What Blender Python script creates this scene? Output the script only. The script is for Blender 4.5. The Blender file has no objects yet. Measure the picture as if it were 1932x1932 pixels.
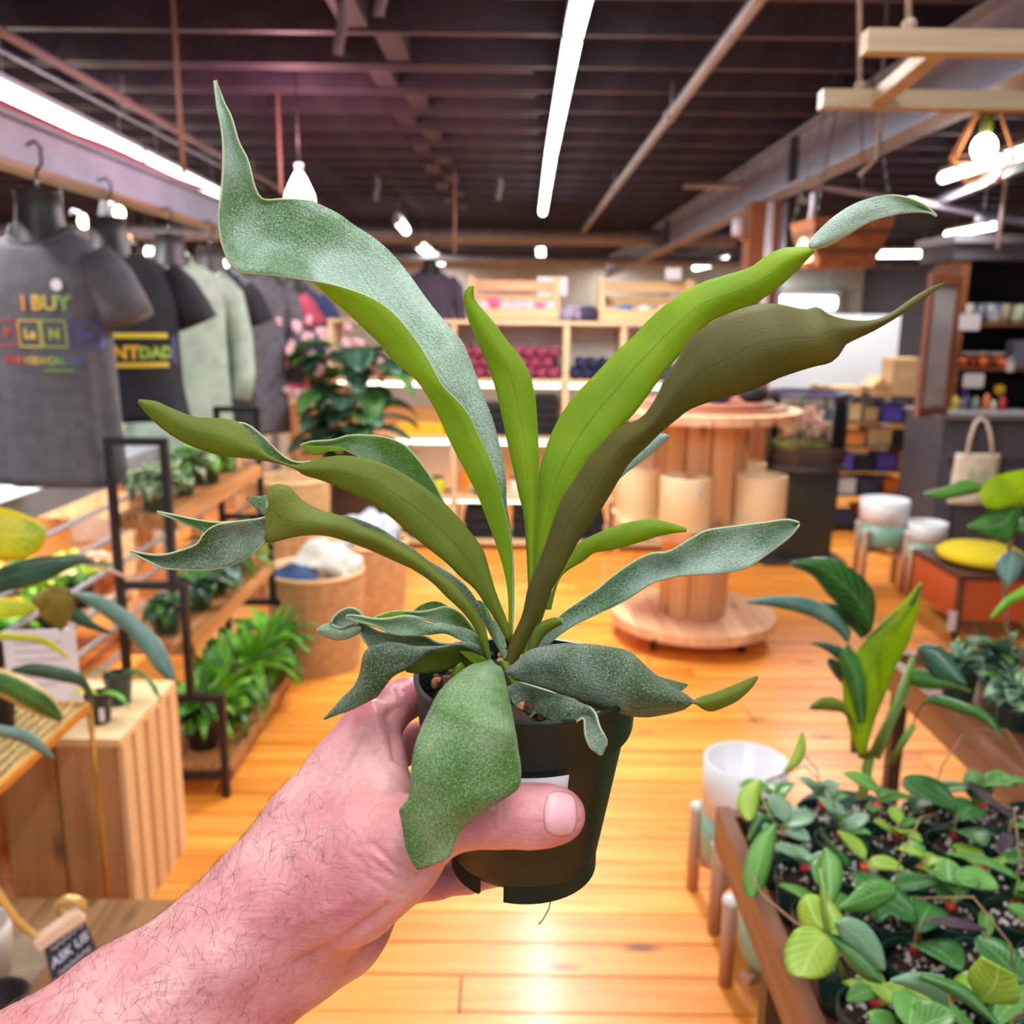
import bpy, math, random
import numpy as np
from mathutils import Vector, Matrix
random.seed(7)
D = bpy.data
SC = bpy.context.scene
COL = SC.collection
R = math.radians

# ------------------------------------------------------------------ camera
F = 1700.0
PITCH, ROLL, CAMH = R(12.0), R(0.7), 1.5
_f = Vector((0, math.cos(PITCH), -math.sin(PITCH)))
_u0 = Vector((0, math.sin(PITCH), math.cos(PITCH)))
_r0 = Vector((1, 0, 0))
CR = _r0 * math.cos(ROLL) + _u0 * math.sin(ROLL)
CU = -_r0 * math.sin(ROLL) + _u0 * math.cos(ROLL)
CP = Vector((0, 0, CAMH))
cam = D.cameras.new('camera')
cam.sensor_width = 36
cam.lens = F / 1932 * 36
cam.clip_start = 0.02
cam.clip_end = 60
cam.dof.use_dof = True
cam.dof.focus_distance = 0.405
cam.dof.aperture_fstop = 10.0
co = D.objects.new('camera', cam)
COL.objects.link(co)
co.matrix_world = Matrix(((CR.x, CU.x, -_f.x, CP.x), (CR.y, CU.y, -_f.y, CP.y), (CR.z, CU.z, -_f.z, CP.z), (0, 0, 0, 1)))
SC.camera = co

# ------------------------------------------------------------------ light and exposure
SC.view_settings.view_transform = 'Standard'
SC.view_settings.look = 'None'
SC.view_settings.gamma = 1
SC.view_settings.use_curve_mapping = False
SC.view_settings.exposure = 0.2
w = D.worlds.new('world'); SC.world = w; w.use_nodes = True
w.node_tree.nodes['Background'].inputs[0].default_value = (0.86, 0.90, 1.0, 1)
w.node_tree.nodes['Background'].inputs[1].default_value = 0.42

def area(name, loc, size, energy, color=(1, .97, .93), rot=(0, 0, 0)):
    l = D.lights.new(name, 'AREA'); l.shape = 'RECTANGLE'; l.size, l.size_y = size
    l.energy = energy; l.color = color
    o = D.objects.new(name, l); o.location = loc; o.rotation_euler = rot; COL.objects.link(o)
    return o
# the light of the ceiling tubes: each lamp lies along one of the tube rows built below
for lx, y0, y1, e in ((.2, 3.0, 5.2, 90), (.22, 6.6, 8.4, 36), (-2.03, 1.9, 6.0, 115), (2.52, 4.6, 7.5, 70), (3.9, 5.6, 8.6, 50)):
    area('tube_row_lamp', (lx, (y0 + y1) / 2, 2.29), (.04, y1 - y0), e)
# unseen fill lamps added over and behind the photographer, no fixtures built
area('added_fill_lamp', (0.2, 0.6, 2.40), (.12, 2.2), 24)
area('added_fill_lamp', (-1.5, 0.4, 2.40), (.12, 2.2), 22)
area('added_fill_lamp', (1.9, 0.4, 2.40), (.12, 2.2), 20)
area('added_fill_lamp', (0.0, -0.9, 2.40), (1.8, .3), 18)
for lx in (-4.5, -1.2, 1.6, 4.4):
    area('far_room_lamp', (lx, 14.6, 2.4), (.3, 2.2), 30)
area('left_room_lamp', (-4.6, 6.5, 2.4), (.15, 5), 90)

# ------------------------------------------------------------------ placing helpers
def ray(px, py):
    return (_f * F + CR * (px - 966) + CU * (966 - py)) / F
def PD(px, py, d):
    return CP + ray(px, py) * d
def PZ(px, py, z):
    v = ray(px, py); return CP + v * ((z - CAMH) / v.z)
def PY(px, py, y):
    v = ray(px, py); return CP + v * (y / v.y)
def PXX(px, py, x):
    v = ray(px, py); return CP + v * (x / v.x)

def C(h):
    h = h.lstrip('#'); r = [int(h[i:i + 2], 16) / 255 for i in (0, 2, 4)]
    return tuple(((c / 12.92) if c <= .04045 else ((c + .055) / 1.055) ** 2.4) for c in r) + (1.0,)

# ------------------------------------------------------------------ materials
MATS = {}
def _new(name):
    m = D.materials.new(name); m.use_nodes = True
    nt = m.node_tree; b = nt.nodes['Principled BSDF']
    return m, nt, b
def mat(name, col, rough=.6, col2=None, scale=30, metal=0, bump=0, bscale=200, rnd=0, emit=0, coat=0, sheen=0, trans=0, alpha=None, detail=3):
    if name in MATS: return MATS[name]
    m, nt, b = _new(name); N, L = nt.nodes, nt.links
    c1 = C(col); b.inputs['Roughness'].default_value = rough; b.inputs['Metallic'].default_value = metal
    out = None
    b.inputs['Base Color'].default_value = c1
    tc = N.new('ShaderNodeTexCoord')
    if col2:
        n = N.new('ShaderNodeTexNoise'); n.inputs['Scale'].default_value = scale; n.inputs['Detail'].default_value = detail
        L.new(tc.outputs['Object'], n.inputs['Vector'])
        r = N.new('ShaderNodeValToRGB'); r.color_ramp.elements[0].position = .35; r.color_ramp.elements[1].position = .65
        r.color_ramp.elements[0].color = c1; r.color_ramp.elements[1].color = C(col2)
        L.new(n.outputs[0], r.inputs[0]); out = r.outputs[0]
    if rnd:
        oi = N.new('ShaderNodeObjectInfo'); h = N.new('ShaderNodeHueSaturation')
        mr = N.new('ShaderNodeMapRange'); mr.inputs['To Min'].default_value = 1 - rnd; mr.inputs['To Max'].default_value = 1 + rnd
        L.new(oi.outputs['Random'], mr.inputs[0]); L.new(mr.outputs[0], h.inputs['Value'])
        if out: L.new(out, h.inputs['Color'])
        else: h.inputs['Color'].default_value = c1
        out = h.outputs[0]
    if out: L.new(out, b.inputs['Base Color'])
    if bump:
        n2 = N.new('ShaderNodeTexNoise'); n2.inputs['Scale'].default_value = bscale; n2.inputs['Detail'].default_value = 2
        L.new(tc.outputs['Object'], n2.inputs['Vector'])
        bp = N.new('ShaderNodeBump'); bp.inputs['Strength'].default_value = bump; bp.inputs['Distance'].default_value = .002
        L.new(n2.outputs[0], bp.inputs['Height']); L.new(bp.outputs[0], b.inputs['Normal'])
    if emit:
        b.inputs['Emission Color'].default_value = c1; b.inputs['Emission Strength'].default_value = emit
    if coat: b.inputs['Coat Weight'].default_value = coat; b.inputs['Coat Roughness'].default_value = .15
    if sheen: b.inputs['Sheen Weight'].default_value = sheen; b.inputs['Sheen Roughness'].default_value = .5
    if trans: b.inputs['Transmission Weight'].default_value = trans; b.inputs['IOR'].default_value = 1.45
    if alpha is not None: b.inputs['Alpha'].default_value = alpha
    MATS[name] = m
    return m
def wood(name, c1, c2, axis='X', rough=.5, grain=1.0, rnd=.12, knots=True, gloss=0):
    if name in MATS: return MATS[name]
    m, nt, b = _new(name); N, L = nt.nodes, nt.links
    g = N.new('ShaderNodeNewGeometry'); oi = N.new('ShaderNodeObjectInfo')
    mul = N.new('ShaderNodeVectorMath'); mul.operation = 'MULTIPLY'
    s = {'X': (1.3, 22, 22), 'Y': (22, 1.3, 22), 'Z': (22, 22, 1.3)}[axis]
    mul.inputs[1].default_value = tuple(v * grain for v in s)
    L.new(g.outputs['Position'], mul.inputs[0])
    off = N.new('ShaderNodeVectorMath'); off.operation = 'ADD'
    sc = N.new('ShaderNodeMath'); sc.operation = 'MULTIPLY'; sc.inputs[1].default_value = 37
    L.new(oi.outputs['Random'], sc.inputs[0]); L.new(mul.outputs[0], off.inputs[0]); L.new(sc.outputs[0], off.inputs[1])
    n = N.new('ShaderNodeTexNoise'); n.inputs['Scale'].default_value = 1; n.inputs['Detail'].default_value = 5; n.inputs['Distortion'].default_value = .6
    L.new(off.outputs[0], n.inputs['Vector'])
    r = N.new('ShaderNodeValToRGB'); r.color_ramp.elements[0].position = .32; r.color_ramp.elements[1].position = .7
    r.color_ramp.elements[0].color = C(c2); r.color_ramp.elements[1].color = C(c1)
    L.new(n.outputs[0], r.inputs[0]); out = r.outputs[0]
    if knots:
        mul2 = N.new('ShaderNodeVectorMath'); mul2.operation = 'MULTIPLY'
        mul2.inputs[1].default_value = {'X': (2.6, 8, 8), 'Y': (8, 2.6, 8), 'Z': (8, 8, 2.6)}[axis]
        L.new(g.outputs['Position'], mul2.inputs[0])
        v = N.new('ShaderNodeTexVoronoi'); v.inputs['Scale'].default_value = 1
        L.new(mul2.outputs[0], v.inputs['Vector'])
        kr = N.new('ShaderNodeValToRGB'); kr.color_ramp.elements[0].position = .05; kr.color_ramp.elements[1].position = .17
        L.new(v.outputs['Distance'], kr.inputs[0])
        mx = N.new('ShaderNodeMix'); mx.data_type = 'RGBA'
        L.new(kr.outputs[0], mx.inputs[0]); mx.inputs[6].default_value = tuple(c * .22 for c in C(c2)[:3]) + (1,)
        L.new(out, mx.inputs[7]); out = mx.outputs[2]
    h = N.new('ShaderNodeHueSaturation'); mr = N.new('ShaderNodeMapRange')
    mr.inputs['To Min'].default_value = 1 - rnd; mr.inputs['To Max'].default_value = 1 + rnd
    L.new(oi.outputs['Random'], mr.inputs[0]); L.new(mr.outputs[0], h.inputs['Value']); L.new(out, h.inputs['Color'])
    L.new(h.outputs[0], b.inputs['Base Color'])
    b.inputs['Roughness'].default_value = rough
    if gloss: b.inputs['Coat Weight'].default_value = gloss; b.inputs['Coat Roughness'].default_value = .18
    bp = N.new('ShaderNodeBump'); bp.inputs['Strength'].default_value = .15; bp.inputs['Distance'].default_value = .002
    L.new(n.outputs[0], bp.inputs['Height']); L.new(bp.outputs[0], b.inputs['Normal'])
    MATS[name] = m
    return m
def leafmat(name, col, col2, scale=18, rough=.4, trans=.35, tcol=None, vein=None, rnd=.12, margin=None):
    if name in MATS: return MATS[name]
    m, nt, b = _new(name); N, L = nt.nodes, nt.links
    tc = N.new('ShaderNodeTexCoord')
    n = N.new('ShaderNodeTexNoise'); n.inputs['Scale'].default_value = scale; n.inputs['Detail'].default_value = 3
    L.new(tc.outputs['Object'], n.inputs['Vector'])
    r = N.new('ShaderNodeValToRGB'); r.color_ramp.elements[0].position = .4; r.color_ramp.elements[1].position = .6
    r.color_ramp.elements[0].color = C(col); r.color_ramp.elements[1].color = C(col2)
    L.new(n.outputs[0], r.inputs[0]); out = r.outputs[0]
    if vein:
        uv = N.new('ShaderNodeUVMap'); sp = N.new('ShaderNodeSeparateXYZ'); L.new(uv.outputs[0], sp.inputs[0])
        a = N.new('ShaderNodeMath'); a.operation = 'SUBTRACT'; a.inputs[1].default_value = .5; L.new(sp.outputs[1], a.inputs[0])
        ab = N.new('ShaderNodeMath'); ab.operation = 'ABSOLUTE'; L.new(a.outputs[0], ab.inputs[0])
        # herring-bone side veins
        k = N.new('ShaderNodeMath'); k.operation = 'MULTIPLY'; k.inputs[1].default_value = 9; L.new(sp.outputs[0], k.inputs[0])
        k2 = N.new('ShaderNodeMath'); k2.operation = 'MULTIPLY'; k2.inputs[1].default_value = -5; L.new(ab.outputs[0], k2.inputs[0])
        ks = N.new('ShaderNodeMath'); ks.operation = 'ADD'; L.new(k.outputs[0], ks.inputs[0]); L.new(k2.outputs[0], ks.inputs[1])
        fr = N.new('ShaderNodeMath'); fr.operation = 'PINGPONG'; fr.inputs[1].default_value = .5; L.new(ks.outputs[0], fr.inputs[0])
        c1 = N.new('ShaderNodeMapRange'); c1.inputs['From Min'].default_value = .03; c1.inputs['From Max'].default_value = .08; L.new(fr.outputs[0], c1.inputs[0])
        c2 = N.new('ShaderNodeMapRange'); c2.inputs['From Min'].default_value = .012; c2.inputs['From Max'].default_value = .03; L.new(ab.outputs[0], c2.inputs[0])
        mn = N.new('ShaderNodeMath'); mn.operation = 'MINIMUM'; L.new(c1.outputs[0], mn.inputs[0]); L.new(c2.outputs[0], mn.inputs[1])
        mx = N.new('ShaderNodeMix'); mx.data_type = 'RGBA'; L.new(mn.outputs[0], mx.inputs[0])
        mx.inputs[6].default_value = C(vein); L.new(out, mx.inputs[7]); out = mx.outputs[2]
    if margin:
        uv = N.new('ShaderNodeUVMap'); sp = N.new('ShaderNodeSeparateXYZ'); L.new(uv.outputs[0], sp.inputs[0])
        a = N.new('ShaderNodeMath'); a.operation = 'SUBTRACT'; a.inputs[1].default_value = .5; L.new(sp.outputs[1], a.inputs[0])
        ab = N.new('ShaderNodeMath'); ab.operation = 'ABSOLUTE'; L.new(a.outputs[0], ab.inputs[0])
        nn = N.new('ShaderNodeMath'); nn.operation = 'MULTIPLY_ADD'; L.new(n.outputs[0], nn.inputs[0]); nn.inputs[1].default_value = .2; L.new(ab.outputs[0], nn.inputs[2])
        c1 = N.new('ShaderNodeMapRange'); c1.inputs['From Min'].default_value = .43; c1.inputs['From Max'].default_value = .46; L.new(nn.outputs[0], c1.inputs[0])
        mx = N.new('ShaderNodeMix'); mx.data_type = 'RGBA'; L.new(c1.outputs[0], mx.inputs[0]); L.new(out, mx.inputs[6]); mx.inputs[7].default_value = C(margin); out = mx.outputs[2]
    oi = N.new('ShaderNodeObjectInfo'); h = N.new('ShaderNodeHueSaturation')
    mr = N.new('ShaderNodeMapRange'); mr.inputs['To Min'].default_value = 1 - rnd; mr.inputs['To Max'].default_value = 1 + rnd
    L.new(oi.outputs['Random'], mr.inputs[0]); L.new(mr.outputs[0], h.inputs['Value']); L.new(out, h.inputs['Color'])
    L.new(h.outputs[0], b.inputs['Base Color']); b.inputs['Roughness'].default_value = rough
    if trans:
        t = N.new('ShaderNodeBsdfTranslucent'); ms = N.new('ShaderNodeMixShader'); ms.inputs[0].default_value = trans
        t.inputs[0].default_value = C(tcol or col2)
        L.new(b.outputs[0], ms.inputs[1]); L.new(t.outputs[0], ms.inputs[2]); L.new(ms.outputs[0], N['Material Output'].inputs[0])
    MATS[name] = m
    return m
def glow(name, col, s):
    if name in MATS: return MATS[name]
    m, nt, b = _new(name)
    b.inputs['Base Color'].default_value = (0, 0, 0, 1); b.inputs['Emission Color'].default_value = C(col); b.inputs['Emission Strength'].default_value = s
    MATS[name] = m; return m
def glassmat(name='clear_glass'):
    if name in MATS: return MATS[name]
    m, nt, b = _new(name); N, L = nt.nodes, nt.links
    g = N.new('ShaderNodeBsdfGlossy'); g.inputs['Roughness'].default_value = .05; t = N.new('ShaderNodeBsdfTransparent')
    t.inputs[0].default_value = (.93, .97, .95, 1)
    fr = N.new('ShaderNodeFresnel'); fr.inputs[0].default_value = 1.5; ms = N.new('ShaderNodeMixShader')
    L.new(fr.outputs[0], ms.inputs[0]); L.new(t.outputs[0], ms.inputs[1]); L.new(g.outputs[0], ms.inputs[2]); L.new(ms.outputs[0], N['Material Output'].inputs[0])
    MATS[name] = m; return m

# ------------------------------------------------------------------ mesh builder
class MB:
    def __init__(s): s.v = []; s.f = []; s.m = []; s.uv = []
    def add(s, vs, fs, mi=0, uvs=None):
        b = len(s.v); s.v += [tuple(p) for p in vs]
        for i, f in enumerate(fs):
            s.f.append([b + j for j in f]); s.m.append(mi if isinstance(mi, int) else mi[i])
            s.uv.append(uvs[i] if uvs else None)
        return s
    def box(s, x0, x1, y0, y1, z0, z1, mi=0):
        vs = [(x, y, z) for z in (z0, z1) for y in (y0, y1) for x in (x0, x1)]
        return s.add(vs, [(0, 2, 3, 1), (4, 5, 7, 6), (0, 1, 5, 4), (2, 6, 7, 3), (0, 4, 6, 2), (1, 3, 7, 5)], mi)
    def bar(s, p, q, w, h=None, up=(0, 0, 1), mi=0):
        h = h or w; p, q = Vector(p), Vector(q); d = (q - p).normalized(); up = Vector(up)
        if abs(d.dot(up)) > .98: up = Vector((0, 1, 0))
        a = d.cross(up).normalized() * w / 2; b = a.cross(d).normalized() * h / 2
        vs = [e + sa * a + sb * b for e in (p, q) for sb in (-1, 1) for sa in (-1, 1)]
        return s.add(vs, [(0, 2, 3, 1), (4, 5, 7, 6), (0, 1, 5, 4), (2, 6, 7, 3), (0, 4, 6, 2), (1, 3, 7, 5)], mi)
    def tube(s, pts, r, n=8, mi=0, caps=True, closed=False):
        pts = [Vector(p) for p in pts]; k = len(pts); rs = r if isinstance(r, (list, tuple)) else [r] * k
        vs = []; prev = None
        for i, p in enumerate(pts):
            if closed: t = pts[(i + 1) % k] - pts[i - 1]
            else: t = pts[min(i + 1, k - 1)] - pts[max(i - 1, 0)]
            t = t.normalized() if t.length > 1e-9 else Vector((0, 0, 1))
            if prev is None:
                a = t.cross(Vector((0, 0, 1))); a = a if a.length > .05 else t.cross(Vector((0, 1, 0)))
            else: a = prev - t * prev.dot(t)
            a.normalize(); prev = a; b = t.cross(a)
            for j in range(n):
                an = 2 * math.pi * j / n; vs.append(p + (a * math.cos(an) + b * math.sin(an)) * rs[i])
        fs = []
        for i in range(k if closed else k - 1):
            i2 = (i + 1) % k
            for j in range(n): fs.append((i * n + j, i * n + (j + 1) % n, i2 * n + (j + 1) % n, i2 * n + j))
        if caps and not closed: fs += [tuple(range(n - 1, -1, -1)), tuple(range((k - 1) * n, k * n))]
        return s.add(vs, fs, mi)
    def lathe(s, prof, n=24, c=(0, 0, 0), mi=0, closed=False, sx=1, sy=1, a0=0, wob=None):
        vs = []; k = len(prof)
        for i, (r, z) in enumerate(prof):
            for j in range(n):
                an = a0 + 2 * math.pi * j / n; rr = r * (wob(an, z) if wob else 1)
                vs.append((c[0] + rr * math.cos(an) * sx, c[1] + rr * math.sin(an) * sy, c[2] + z))
        fs = []
        for i in range(k if closed else k - 1):
            i2 = (i + 1) % k
            for j in range(n): fs.append((i * n + j, i * n + (j + 1) % n, i2 * n + (j + 1) % n, i2 * n + j))
        if not closed:
            if prof[0][0] > 1e-6: fs.append(tuple(range(n - 1, -1, -1)))
            if prof[-1][0] > 1e-6: fs.append(tuple(range((k - 1) * n, k * n)))
        return s.add(vs, fs, mi)
    def ball(s, c, r, n=10, mi=0, sz=1, sx=1, sy=1):
        k = max(4, n // 2); prof = [(math.sin(math.pi * i / k) * r, -math.cos(math.pi * i / k) * r * sz) for i in range(k + 1)]
        prof[0] = (1e-5, -r * sz); prof[-1] = (1e-5, r * sz)
        return s.lathe(prof, n, c, mi, sx=sx, sy=sy)
    def prism(s, poly, y0, y1, mi=0):      # polygon in x,z
        n = len(poly); vs = [(x, y0, z) for x, z in poly] + [(x, y1, z) for x, z in poly]
        return s.add(vs, [tuple(range(n)), tuple(range(2 * n - 1, n - 1, -1))] + [(i, i + n, (i + 1) % n + n, (i + 1) % n) for i in range(n)], mi)
    def shell(s, G, t, mf=0, mb=0, me=None):
        """closed thin leaf from a grid of points; front side normal = across x along"""
        G = np.array(G, float); a, b = G.shape[:2]
        du = np.gradient(G, axis=0); dv = np.gradient(G, axis=1); n = np.cross(dv, du)
        ln = np.linalg.norm(n, axis=2, keepdims=True); n = n / np.maximum(ln, 1e-12)
        tt = np.full((a, b, 1), t / 2)
        P = G + n * tt; Q = G - n * tt
        vs = [tuple(p) for p in P.reshape(-1, 3)] + [tuple(p) for p in Q.reshape(-1, 3)]
        o = a * b; fs = []; ms = []; uv = []
        U = lambda i, j: (i / (a - 1), j / (b - 1))
        for i in range(a - 1):
            for j in range(b - 1):
                q = [(i, j), (i, j + 1), (i + 1, j + 1), (i + 1, j)]
                fs.append([x * b + y for x, y in q]); ms.append(mf); uv.append([U(*x) for x in q])
                q = q[::-1]; fs.append([o + x * b + y for x, y in q]); ms.append(mb); uv.append([U(*x) for x in q])
        me = mf if me is None else me
        ring = [(i, 0) for i in range(a)] + [(a - 1, j) for j in range(1, b)] + [(i, b - 1) for i in range(a - 2, -1, -1)] + [(0, j) for j in range(b - 2, 0, -1)]
        for k in range(len(ring)):
            p, q = ring[k], ring[(k + 1) % len(ring)]
            i1, i2 = p[0] * b + p[1], q[0] * b + q[1]
            fs.append([i2, i1, o + i1, o + i2][::-1]); ms.append(me); uv.append([U(*q), U(*p), U(*p), U(*q)][::-1])
        return s.add(vs, fs, ms, uv)
    def build(s, name, mats, parent=None, smooth=True, loc=None, kind=None, label=None, auto=None):
        me = D.meshes.new(name); me.from_pydata(s.v, [], s.f)
        mats = mats if isinstance(mats, (list, tuple)) else [mats]
        for m in mats: me.materials.append(m)
        me.polygons.foreach_set('material_index', s.m)
        if any(u for u in s.uv):
            l = me.uv_layers.new(name='UVMap'); d = []
            for f, u in zip(s.f, s.uv):
                for i in range(len(f)): d += list(u[i]) if u else [0, 0]
            l.data.foreach_set('uv', d)
        me.validate(); me.update()
        if smooth: me.shade_smooth()
        if smooth and auto is not None: me.set_sharp_from_angle(angle=R(auto))
        o = D.objects.new(name, me); COL.objects.link(o)
        if parent: o.parent = parent
        if loc is not None: o.location = loc
        if kind: o['kind'] = kind
        if label: o['label'] = label
        return o
def tag(o, label, cat, group=None, kind=None):
    o['label'] = label; o['category'] = cat
    if group: o['group'] = group
    if kind: o['kind'] = kind
    return o
def thing(name, label, cat, loc=(0, 0, 0), rz=0, group=None):
    o = D.objects.new(name, None); o.empty_display_size = .05; COL.objects.link(o); o.location = loc; o.rotation_euler = (0, 0, rz)
    return tag(o, label, cat, group)
def dup(root, loc, rz=0, label=None, group=None, scale=1):
    def cp(o, par):
        c = o.copy(); COL.objects.link(c); c.parent = par
        for ch in KIDS.get(o.name, ()): cp(ch, c)
        return c
    KIDS = {}
    def walk(o):
        KIDS[o.name] = list(o.children)
        for c in o.children: walk(c)
    walk(root)
    r = cp(root, None); r.location = loc; r.rotation_euler = (0, 0, rz); r.scale = (scale,) * 3
    if label: r['label'] = label
    if group: r['group'] = group
    return r
def crom(pts, n):
    """resample a polyline through Catmull-Rom, None parts segments"""
    segs = [[]]
    for p in pts:
        if p is None: segs.append([segs[-1][-1]])
        else: segs[-1].append(np.array(p, float))
    out = []; per = [n // len(segs)] * len(segs); per[-1] += n - sum(per)
    for si, sg in enumerate(segs):
        sg = np.array(sg); d = np.r_[0, np.cumsum(np.linalg.norm(np.diff(sg, axis=0), axis=1))]; d /= max(d[-1], 1e-9)
        m = per[si]; ts = np.linspace(0, 1, m, endpoint=(si == len(segs) - 1))
        for t in ts:
            i = min(max(np.searchsorted(d, t, 'right') - 1, 0), len(sg) - 2); k = (t - d[i]) / max(d[i + 1] - d[i], 1e-9)
            p0, p1, p2, p3 = sg[max(i - 1, 0)], sg[i], sg[i + 1], sg[min(i + 2, len(sg) - 1)]
            m1 = (p2 - p0) / 2; m2 = (p3 - p1) / 2
            out.append((2 * k**3 - 3 * k**2 + 1) * p1 + (k**3 - 2 * k**2 + k) * m1 + (-2 * k**3 + 3 * k**2) * p2 + (k**3 - k**2) * m2)
    return np.array(out)
def lerp(tab, t):
    if isinstance(tab, (int, float)): return tab
    xs, ys = zip(*tab); return float(np.interp(t, xs, ys))
def blade(base, d, L, W, droop=.5, cup=.15, up=(0, 0, 1), n=7, k=4, shape=1.0, twist=0, stem=0, wave=0):
    """grid of a leaf that leaves BASE towards D and bends down"""
    d = Vector(d).normalized(); up = Vector(up); side = d.cross(up)
    side = side.normalized() if side.length > .01 else Vector((1, 0, 0)); upv = side.cross(d).normalized()
    G = []; p = Vector(base); dirv = d.copy()
    for i in range(n + 1):
        t = i / n
        w_ = W / 2 * (math.sin(math.pi * min(1, (t ** shape) * .97 + .015)) ** .75)
        if stem and t < stem: w_ = W * .03 + w_ * (t / stem) ** 2
        tw = twist * t; sv = side * math.cos(tw) + upv * math.sin(tw); uv_ = upv * math.cos(tw) - side * math.sin(tw)
        row = []
        for j in range(k + 1):
            a = (j / k - .5) * 2
            row.append(tuple(p + sv * (a * w_) + uv_ * (abs(a) ** 1.6 * w_ * cup * 2 + wave * w_ * math.sin(9 * t + 2 * a) * abs(a))))
        G.append(row)
        ang = -droop / n
        rot = Matrix.Rotation(ang, 3, side); dirv = rot @ dirv; upv = rot @ upv
        p = p + dirv * (L / n)
    return G
def text_mesh(txt, size, ext=.0, align='CENTER', bold=0):
    cu = D.curves.new('lettering', 'FONT'); cu.body = txt; cu.size = size; cu.align_x = align; cu.extrude = ext; cu.offset = bold; cu.resolution_u = 2
    o = D.objects.new('lettering', cu); COL.objects.link(o); bpy.context.view_layer.update()
    me = D.meshes.new_from_object(o.evaluated_get(bpy.context.evaluated_depsgraph_get()))
    vs = [tuple(v.co) for v in me.vertices]; fs = [tuple(p.vertices) for p in me.polygons]
    D.objects.remove(o); D.curves.remove(cu); D.meshes.remove(me)
    return vs, fs
# ================================================================== THE SETTING
CEIL = 2.47            # underside of the joists
M_floor = wood('floor_pine', '#fbaa4a', '#e0801f', 'X', rough=.42, rnd=.16, gloss=.18)
M_joist = mat('joist_paint', '#4a3f4c', .6, '#382f40', 6, bump=.2, bscale=40)
M_deck = mat('deck_paint', '#1c1722', .85, '#131018', 3)
M_beam = mat('beam_grey', '#868aa2', .55, '#979bb2', 5)
M_pipe = mat('conduit_grey', '#a9a4b2', .4, '#96909f', 9, metal=.3)
M_wall = mat('wall_white', '#cfccc6', .8, '#c4c0b8', 3)

fl = MB().box(-7, 6, -1.5, 16, -.12, -.012).build('floor', mat('floor_gap', '#5a2f12', .8), smooth=False, kind='structure')
rng = random.Random(3)
unit = MB().box(0, 1, 0, 1, -.03, 0)
plank_src = None
PW = .115
rows = 0; y = 1.38
nplank = 0
while y < 8.0:
    half = .64 * y + .55; xl, xr = -half, half
    x = xl - rng.random() * 1.2
    while x < xr:
        L = rng.uniform(1.3, 3.0)
        if x + L > xl:
            if plank_src is None:
                o = unit.build('plank', M_floor, fl, smooth=False); plank_src = o
            else:
                o = plank_src.copy(); COL.objects.link(o); o.parent = fl
            o.location = (x, y, rng.uniform(-.0012, .0005)); o.scale = (L - .005, PW - .005, 1); nplank += 1
        x += L
    y += PW
far = MB(); yy = y
while yy < 15.9:
    far.box(-7, 6, yy, yy + PW - .004, -.03, 0); yy += PW
yy = 1.38 - PW
while yy > -1.4:
    far.box(-7, 6, yy, yy + PW - .004, -.03, 0); yy -= PW
for sx in (-1, 1):                       # boards outside the view on both sides
    yy = 1.38
    while yy < 8:
        half = .64 * yy + .55 + 2.9
        if half < (7 if sx < 0 else 6): far.box(*sorted((sx * half, -7 if sx < 0 else 6)), yy, yy + PW - .004, -.031, -.001)
        yy += PW
far.build('distant_planks', M_floor, fl, smooth=False, kind='stuff')

ce = MB().box(-7, 6, 1.2, 16, CEIL + .22, CEIL + .26).build('ceiling', M_deck, smooth=False, kind='structure')
js = None; k = 0; y = 2.23
while y < 15.8:
    if js is None: o = MB().box(-7, 6, -.019, .019, 0, .22).build('joist', M_joist, ce, smooth=False); js = o
    else: o = js.copy(); COL.objects.link(o); o.parent = ce
    o.location = (0, y, CEIL + rng.uniform(-.004, .004)); y += .393; k += 1
bs = None
for i in range(14):
    if bs is None: o = MB().box(-.045, .045, .019, .374, .01, .17).build('blocking', M_joist, ce, smooth=False); bs = o
    else: o = bs.copy(); COL.objects.link(o); o.parent = ce
    o.location = (-.46 if i % 2 else -.56, 2.23 + .393 * (i + 2), CEIL)
# sistered joist ends that stop short near the middle
for i in range(6):
    o = MB().box(-4, .06 + .02 * i, -.02, .02, -.008, .2).build('sister_joist', M_joist, ce, smooth=False, loc=(0, 2.27 + .393 * (4 + i), CEIL))

wb = MB().box(-7, 6, 16, 16.15, 0, 2.8).build('wall_back', M_wall, smooth=False, kind='structure')
MB().box(-7.15, -7, -1.5, 16, 0, 2.8).build('wall_left', M_wall, smooth=False, kind='structure')
MB().box(6, 6.15, -1.5, 16, 0, 2.8).build('wall_right', mat('wall_dark', '#4c4a54', .8), smooth=False, kind='structure')

# long grey steel beams
def ibeam(x, z0, z1, y0, y1, w_, name):
    m = MB(); m.box(x - .006, x + .006, y0, y1, z0 + .012, z1 - .012); m.box(x - w_ / 2, x + w_ / 2, y0, y1, z0, z0 + .012); m.box(x - w_ / 2, x + w_ / 2, y0, y1, z1 - .012, z1)
    return m
o = ibeam(1.48, 2.2, CEIL - .004, 1.5, 15, .12, '').build('steel_beam', M_beam, smooth=False)
o['kind'] = 'structure'; o['label'] = 'deep grey steel beam under the joists on the right'
for yy in (2.6, 5.0, 9):
    MB().box(1.43, 1.472, yy, yy + .012, 2.212, CEIL - .016).build('stiffener', mat('beam_dark', '#4a4650', .6), o, smooth=False)
o = ibeam(-1.63, 1.975, 2.125, 1.2, 9, .08, '').build('steel_beam', mat('beam_light', '#a9b1cb', .5, '#9aa2be', 4), smooth=False)
o['kind'] = 'structure'; o['label'] = 'low pale grey steel beam with a red line over the shirts'
pl = MB()
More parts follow.
